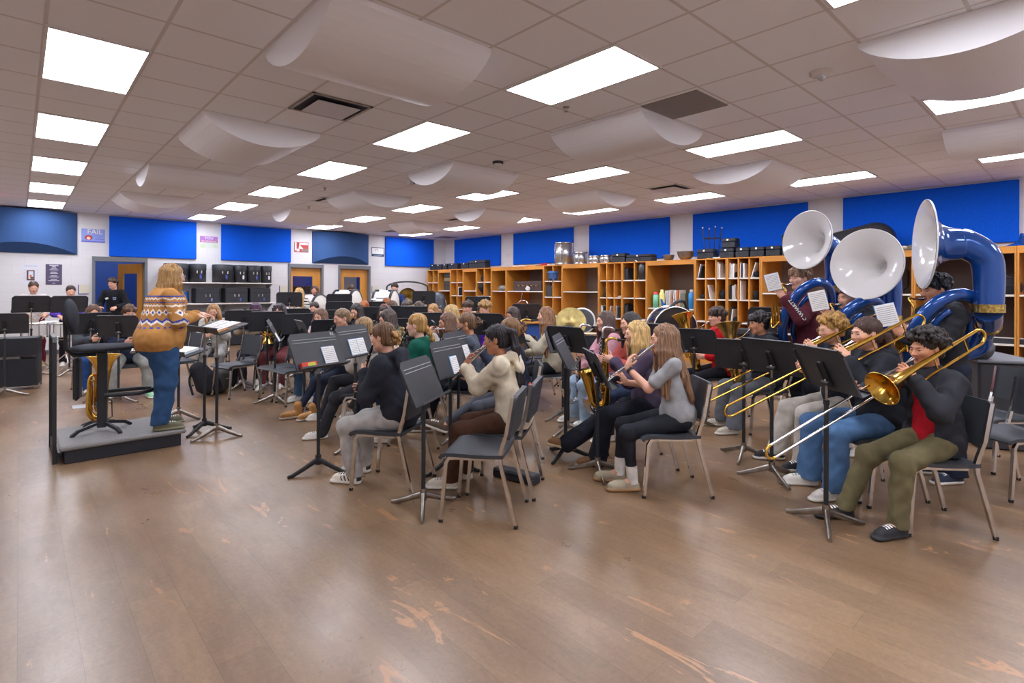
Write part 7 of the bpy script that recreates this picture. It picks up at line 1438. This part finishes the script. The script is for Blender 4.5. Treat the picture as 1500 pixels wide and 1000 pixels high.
# ---- floor clutter
def backpack(u, d, label, col, w_=.34, h_=.48, rz=.5, acc=None, lean=.3):
    x, y = at(u, d); t = thing('backpack', label, 'backpack', (x, y, 0), rz); v_ = Vol((-.26, -.2, 0), (.3, .22, h_ + .1), .012)
    v_.cap((-.02, 0, .15), (lean * .3, 0, h_ - .12), .15, .125, .05, sc=(1, 1.25, 1)).cap((-.12, 0, .12), (-.06, 0, h_ * .55), .10, .09, .04).cut((0, 0, -1), -.004).warp(wrinkle(.007, 28, u)); v_.obj('bag', cloth(col), t)
    MB().tube(bez([(.12, .05, h_ - .08), (.18, .1, .25), (.12, .14, .03)], 12), .016, 6, sq=(1, .4)).obj('strap', cloth('#1f2024'), t); MB().tube(bez([(.12, -.05, h_ - .08), (.2, -.1, .25), (.16, -.14, .03)], 12), .016, 6, sq=(1, .4)).obj('strap', cloth(acc or '#1f2024'), t)
    MB().tube([(-.12, -.1, h_ * .5), (-.165, 0, h_ * .5), (-.12, .1, h_ * .5)], .006, 6).obj('zipper', M_SILV, t)
backpack(302, 7.75, 'black backpack with a red edge leaning on the floor behind the score stands', '#26272c', rz=2.6, acc='#c22a35'); backpack(325, 8.0, 'grey backpack on the floor beside the black red-edged one', '#4b4845', rz=1.2, h_=.42)
x, y = at(335, 8.5); t = thing('instrument_case', 'black soft case on the floor under the empty chair behind the score stands', 'case', (x, y, 0), .4); MB().box((0, 0, .17), (.3, .2, .34), .05).obj('shell', cloth('#232429'), t); MB().tube(bez([(-.06, 0, .33), (0, 0, .39), (.06, 0, .33)], 8), .01, 6).obj('handle', M_BLK, t)
x, y = at(757, 4.36); t = thing('flute_case', 'slim black flute case on the floor beneath the cream hoodie player\'s chair', 'case', (x, y, 0), math.radians(-78)); MB().box((0, 0, .03), (.40, .115, .055), .01).obj('base', M_CASE, t); MB().box((0, 0, .062), (.40, .115, .03), .012).obj('lid', M_CASE, t)
x, y = at(1446, 5.6); t = thing('grey_case', 'flat grey-topped case behind the two empty chairs', 'case', (x, y, 0), .5); MB().box((0, 0, .42), (.9, .5, .84), .02).obj('body', paint('#3a3b40', .6), t); MB().box((0, 0, .85), (.94, .54, .03), .008).obj('top', paint('#6c6e74', .5), t)
v_ = Vol((-.2, -.2, 0), (.2, .2, .3), .012); v_.ell((0, 0, .1), (.17, .15, .11), .03).cut((0, 0, -1), -.003).warp(wrinkle(.012, 35, 4)); o = v_.obj('jacket_heap', [cloth('#55575c')]); o.location = (*at(1428, 5.35), .866); tag(o, 'grey jacket heaped on the flat case beside the largest sousaphone', 'jacket')
for i, (u, v__, a) in enumerate(((1335, 724, .4), (1458, 647, 1.2))): x, y = at(u, 1.54 * 792 / (v__ - 422.7)); tag(MB().box((0, 0, .003), (.05, .018, .004), .001, rotm('Z', a)).obj('paper_scrap', M_PAPER, None, (x, y, 0)), ['scrap of white paper on the floor behind the nearest chair', 'scrap of white paper under the empty chairs'][i], 'paper scrap')
# drum sticks in percussionists' hands
for n in ('the snare player in cream', 'the snare player in purple'):
    p = next(q for q in PEOPLE if q.get('nick') == n)
    for k, sx in (('L', -1), ('R', 1)):
        t = held(p, 'drumstick', 'wooden drumstick in the %s hand of %s' % ('near' if sx > 0 else 'far', n), 'drumstick'); a = p['wr'][k] + V(0, .09, -.02); MB().tube([a - V(-sx * .02, .08, -.02), a + V(-sx * .10, .2, -.06), a + V(-sx * .13, .26, -.08)], [.007, .006, .004], 8).obj('shaft', paint('#c9a878', .5), t)
# lettering and prints on clothes
def cloth_print(p, parts, name='print'):
    for vs_, col in parts:
        b = MB()
        for c_, sz, R in vs_: b.box(c_, sz, .0, R)
        b.obj(name, paint(col, .7), p['root'])
T_ = RED['T']; cloth_print(RED, [([(T_(-.055 + .024 * i, .152 - .004 * abs(i - 2), .335 - .004 * abs(i - 2)), (.017, .01, .03), rotm('Y', .15 * ((i * 37) % 3 - 1))) for i in range(6)] + [(T_(-.05 + .026 * i, .158, .28), (.018, .01, .034), rotm('Y', .2 * ((i * 53) % 3 - 1))) for i in range(5)] + [(T_(-.045 + .02 * i, .155, .232), (.012, .01, .014), None) for i in range(6)], '#e9e4e2')])
el_, wr_ = FOL1['el']['L'], FOL1['wr']['L']; sh_ = FOL1['sh']['L']
d_ = nrm(wr_ - el_); o_ = nrm(V(-1, .1, -.1) - d_ * np.dot(V(-1, .1, -.1), d_)); up_ = np.cross(o_, d_)
tx = text('sleeve_lettering', 'CARHARTT', .05, paint('#c9d8d6', .7), FOL1['root'], ext=.0015); Mx = np.eye(4); Mx[:3, 0] = d_; Mx[:3, 1] = up_; Mx[:3, 2] = o_; Mx[:3, 3] = el_ + d_ * .09 + o_ * .071; tx.matrix_local = Matrix(Mx.tolist())
T_ = HOOD['T']; b = MB(); [b.ball(T_(.06 + .03 * math.cos(i * 1.3) * (i > 0), -.185, .2 + .03 * math.sin(i * 1.3) * (i > 0)), (.02, .012, .02)) for i in range(6)]; b.obj('orange_print', paint('#e2632e', .8), HOOD['root'])
b = MB(); b.tube(bez([T_(.0, -.182, .22), T_(.02, -.186, .14), T_(.07, -.188, .10), T_(.13, -.175, .15), T_(.14, -.165, .22)], 14), .010, 6); b.obj('blue_print', paint('#2a57b0', .8), HOOD['root'])

bo = next(q for q in PEOPLE if q.get('nick') == 'the boy at the open doorway'); T_ = bo['T']
cloth_print(bo, [([(T_(-.08, .155, .36), (.06, .03, .025), None), (T_(-.08, .155, .325), (.05, .03, .02), None)], '#8f9fc0')]); cloth_print(bo, [([(T_(.07, .155, .345), (.05, .03, .04), rotm('Y', .4))], '#dcdde0')])
# ---------------------------------------------------------------- camera, light balance
cd = bpy.data.cameras.new('camera'); cam = bpy.data.objects.new('camera', cd); COL.objects.link(cam)
cam.location = (0, 0, 1.54); F = V(math.sin(.74), math.cos(.74), 0); 
Rc = Matrix(((F[1], 0, -F[0]), (-F[0], 0, -F[1]), (0, 1, 0))).to_4x4() @ Matrix.Rotation(.003, 4, 'Z')
cam.matrix_world = Matrix.Translation((0, 0, 1.54)) @ Rc
cd.sensor_width = 36; cd.lens = 792 / 1500 * 36; cd.shift_y = -(500 - 422.7) / 1500; cd.clip_start = .05; cd.clip_end = 60
sc.camera = cam
wd_ = bpy.data.worlds.new('world'); sc.world = wd_; wd_.use_nodes = True; wd_.node_tree.nodes['Background'].inputs[0].default_value = (.5, .52, .58, 1); wd_.node_tree.nodes['Background'].inputs[1].default_value = .03
sc.view_settings.view_transform = 'Standard'; sc.view_settings.look = 'None'; sc.view_settings.exposure = .68; sc.view_settings.gamma = 1.; sc.view_settings.use_curve_mapping = False
sc.cycles.max_bounces = 12; sc.cycles.diffuse_bounces = 8; sc.cycles.sample_clamp_indirect = 6.; sc.cycles.use_denoising = True
bpy.context.view_layer.update()
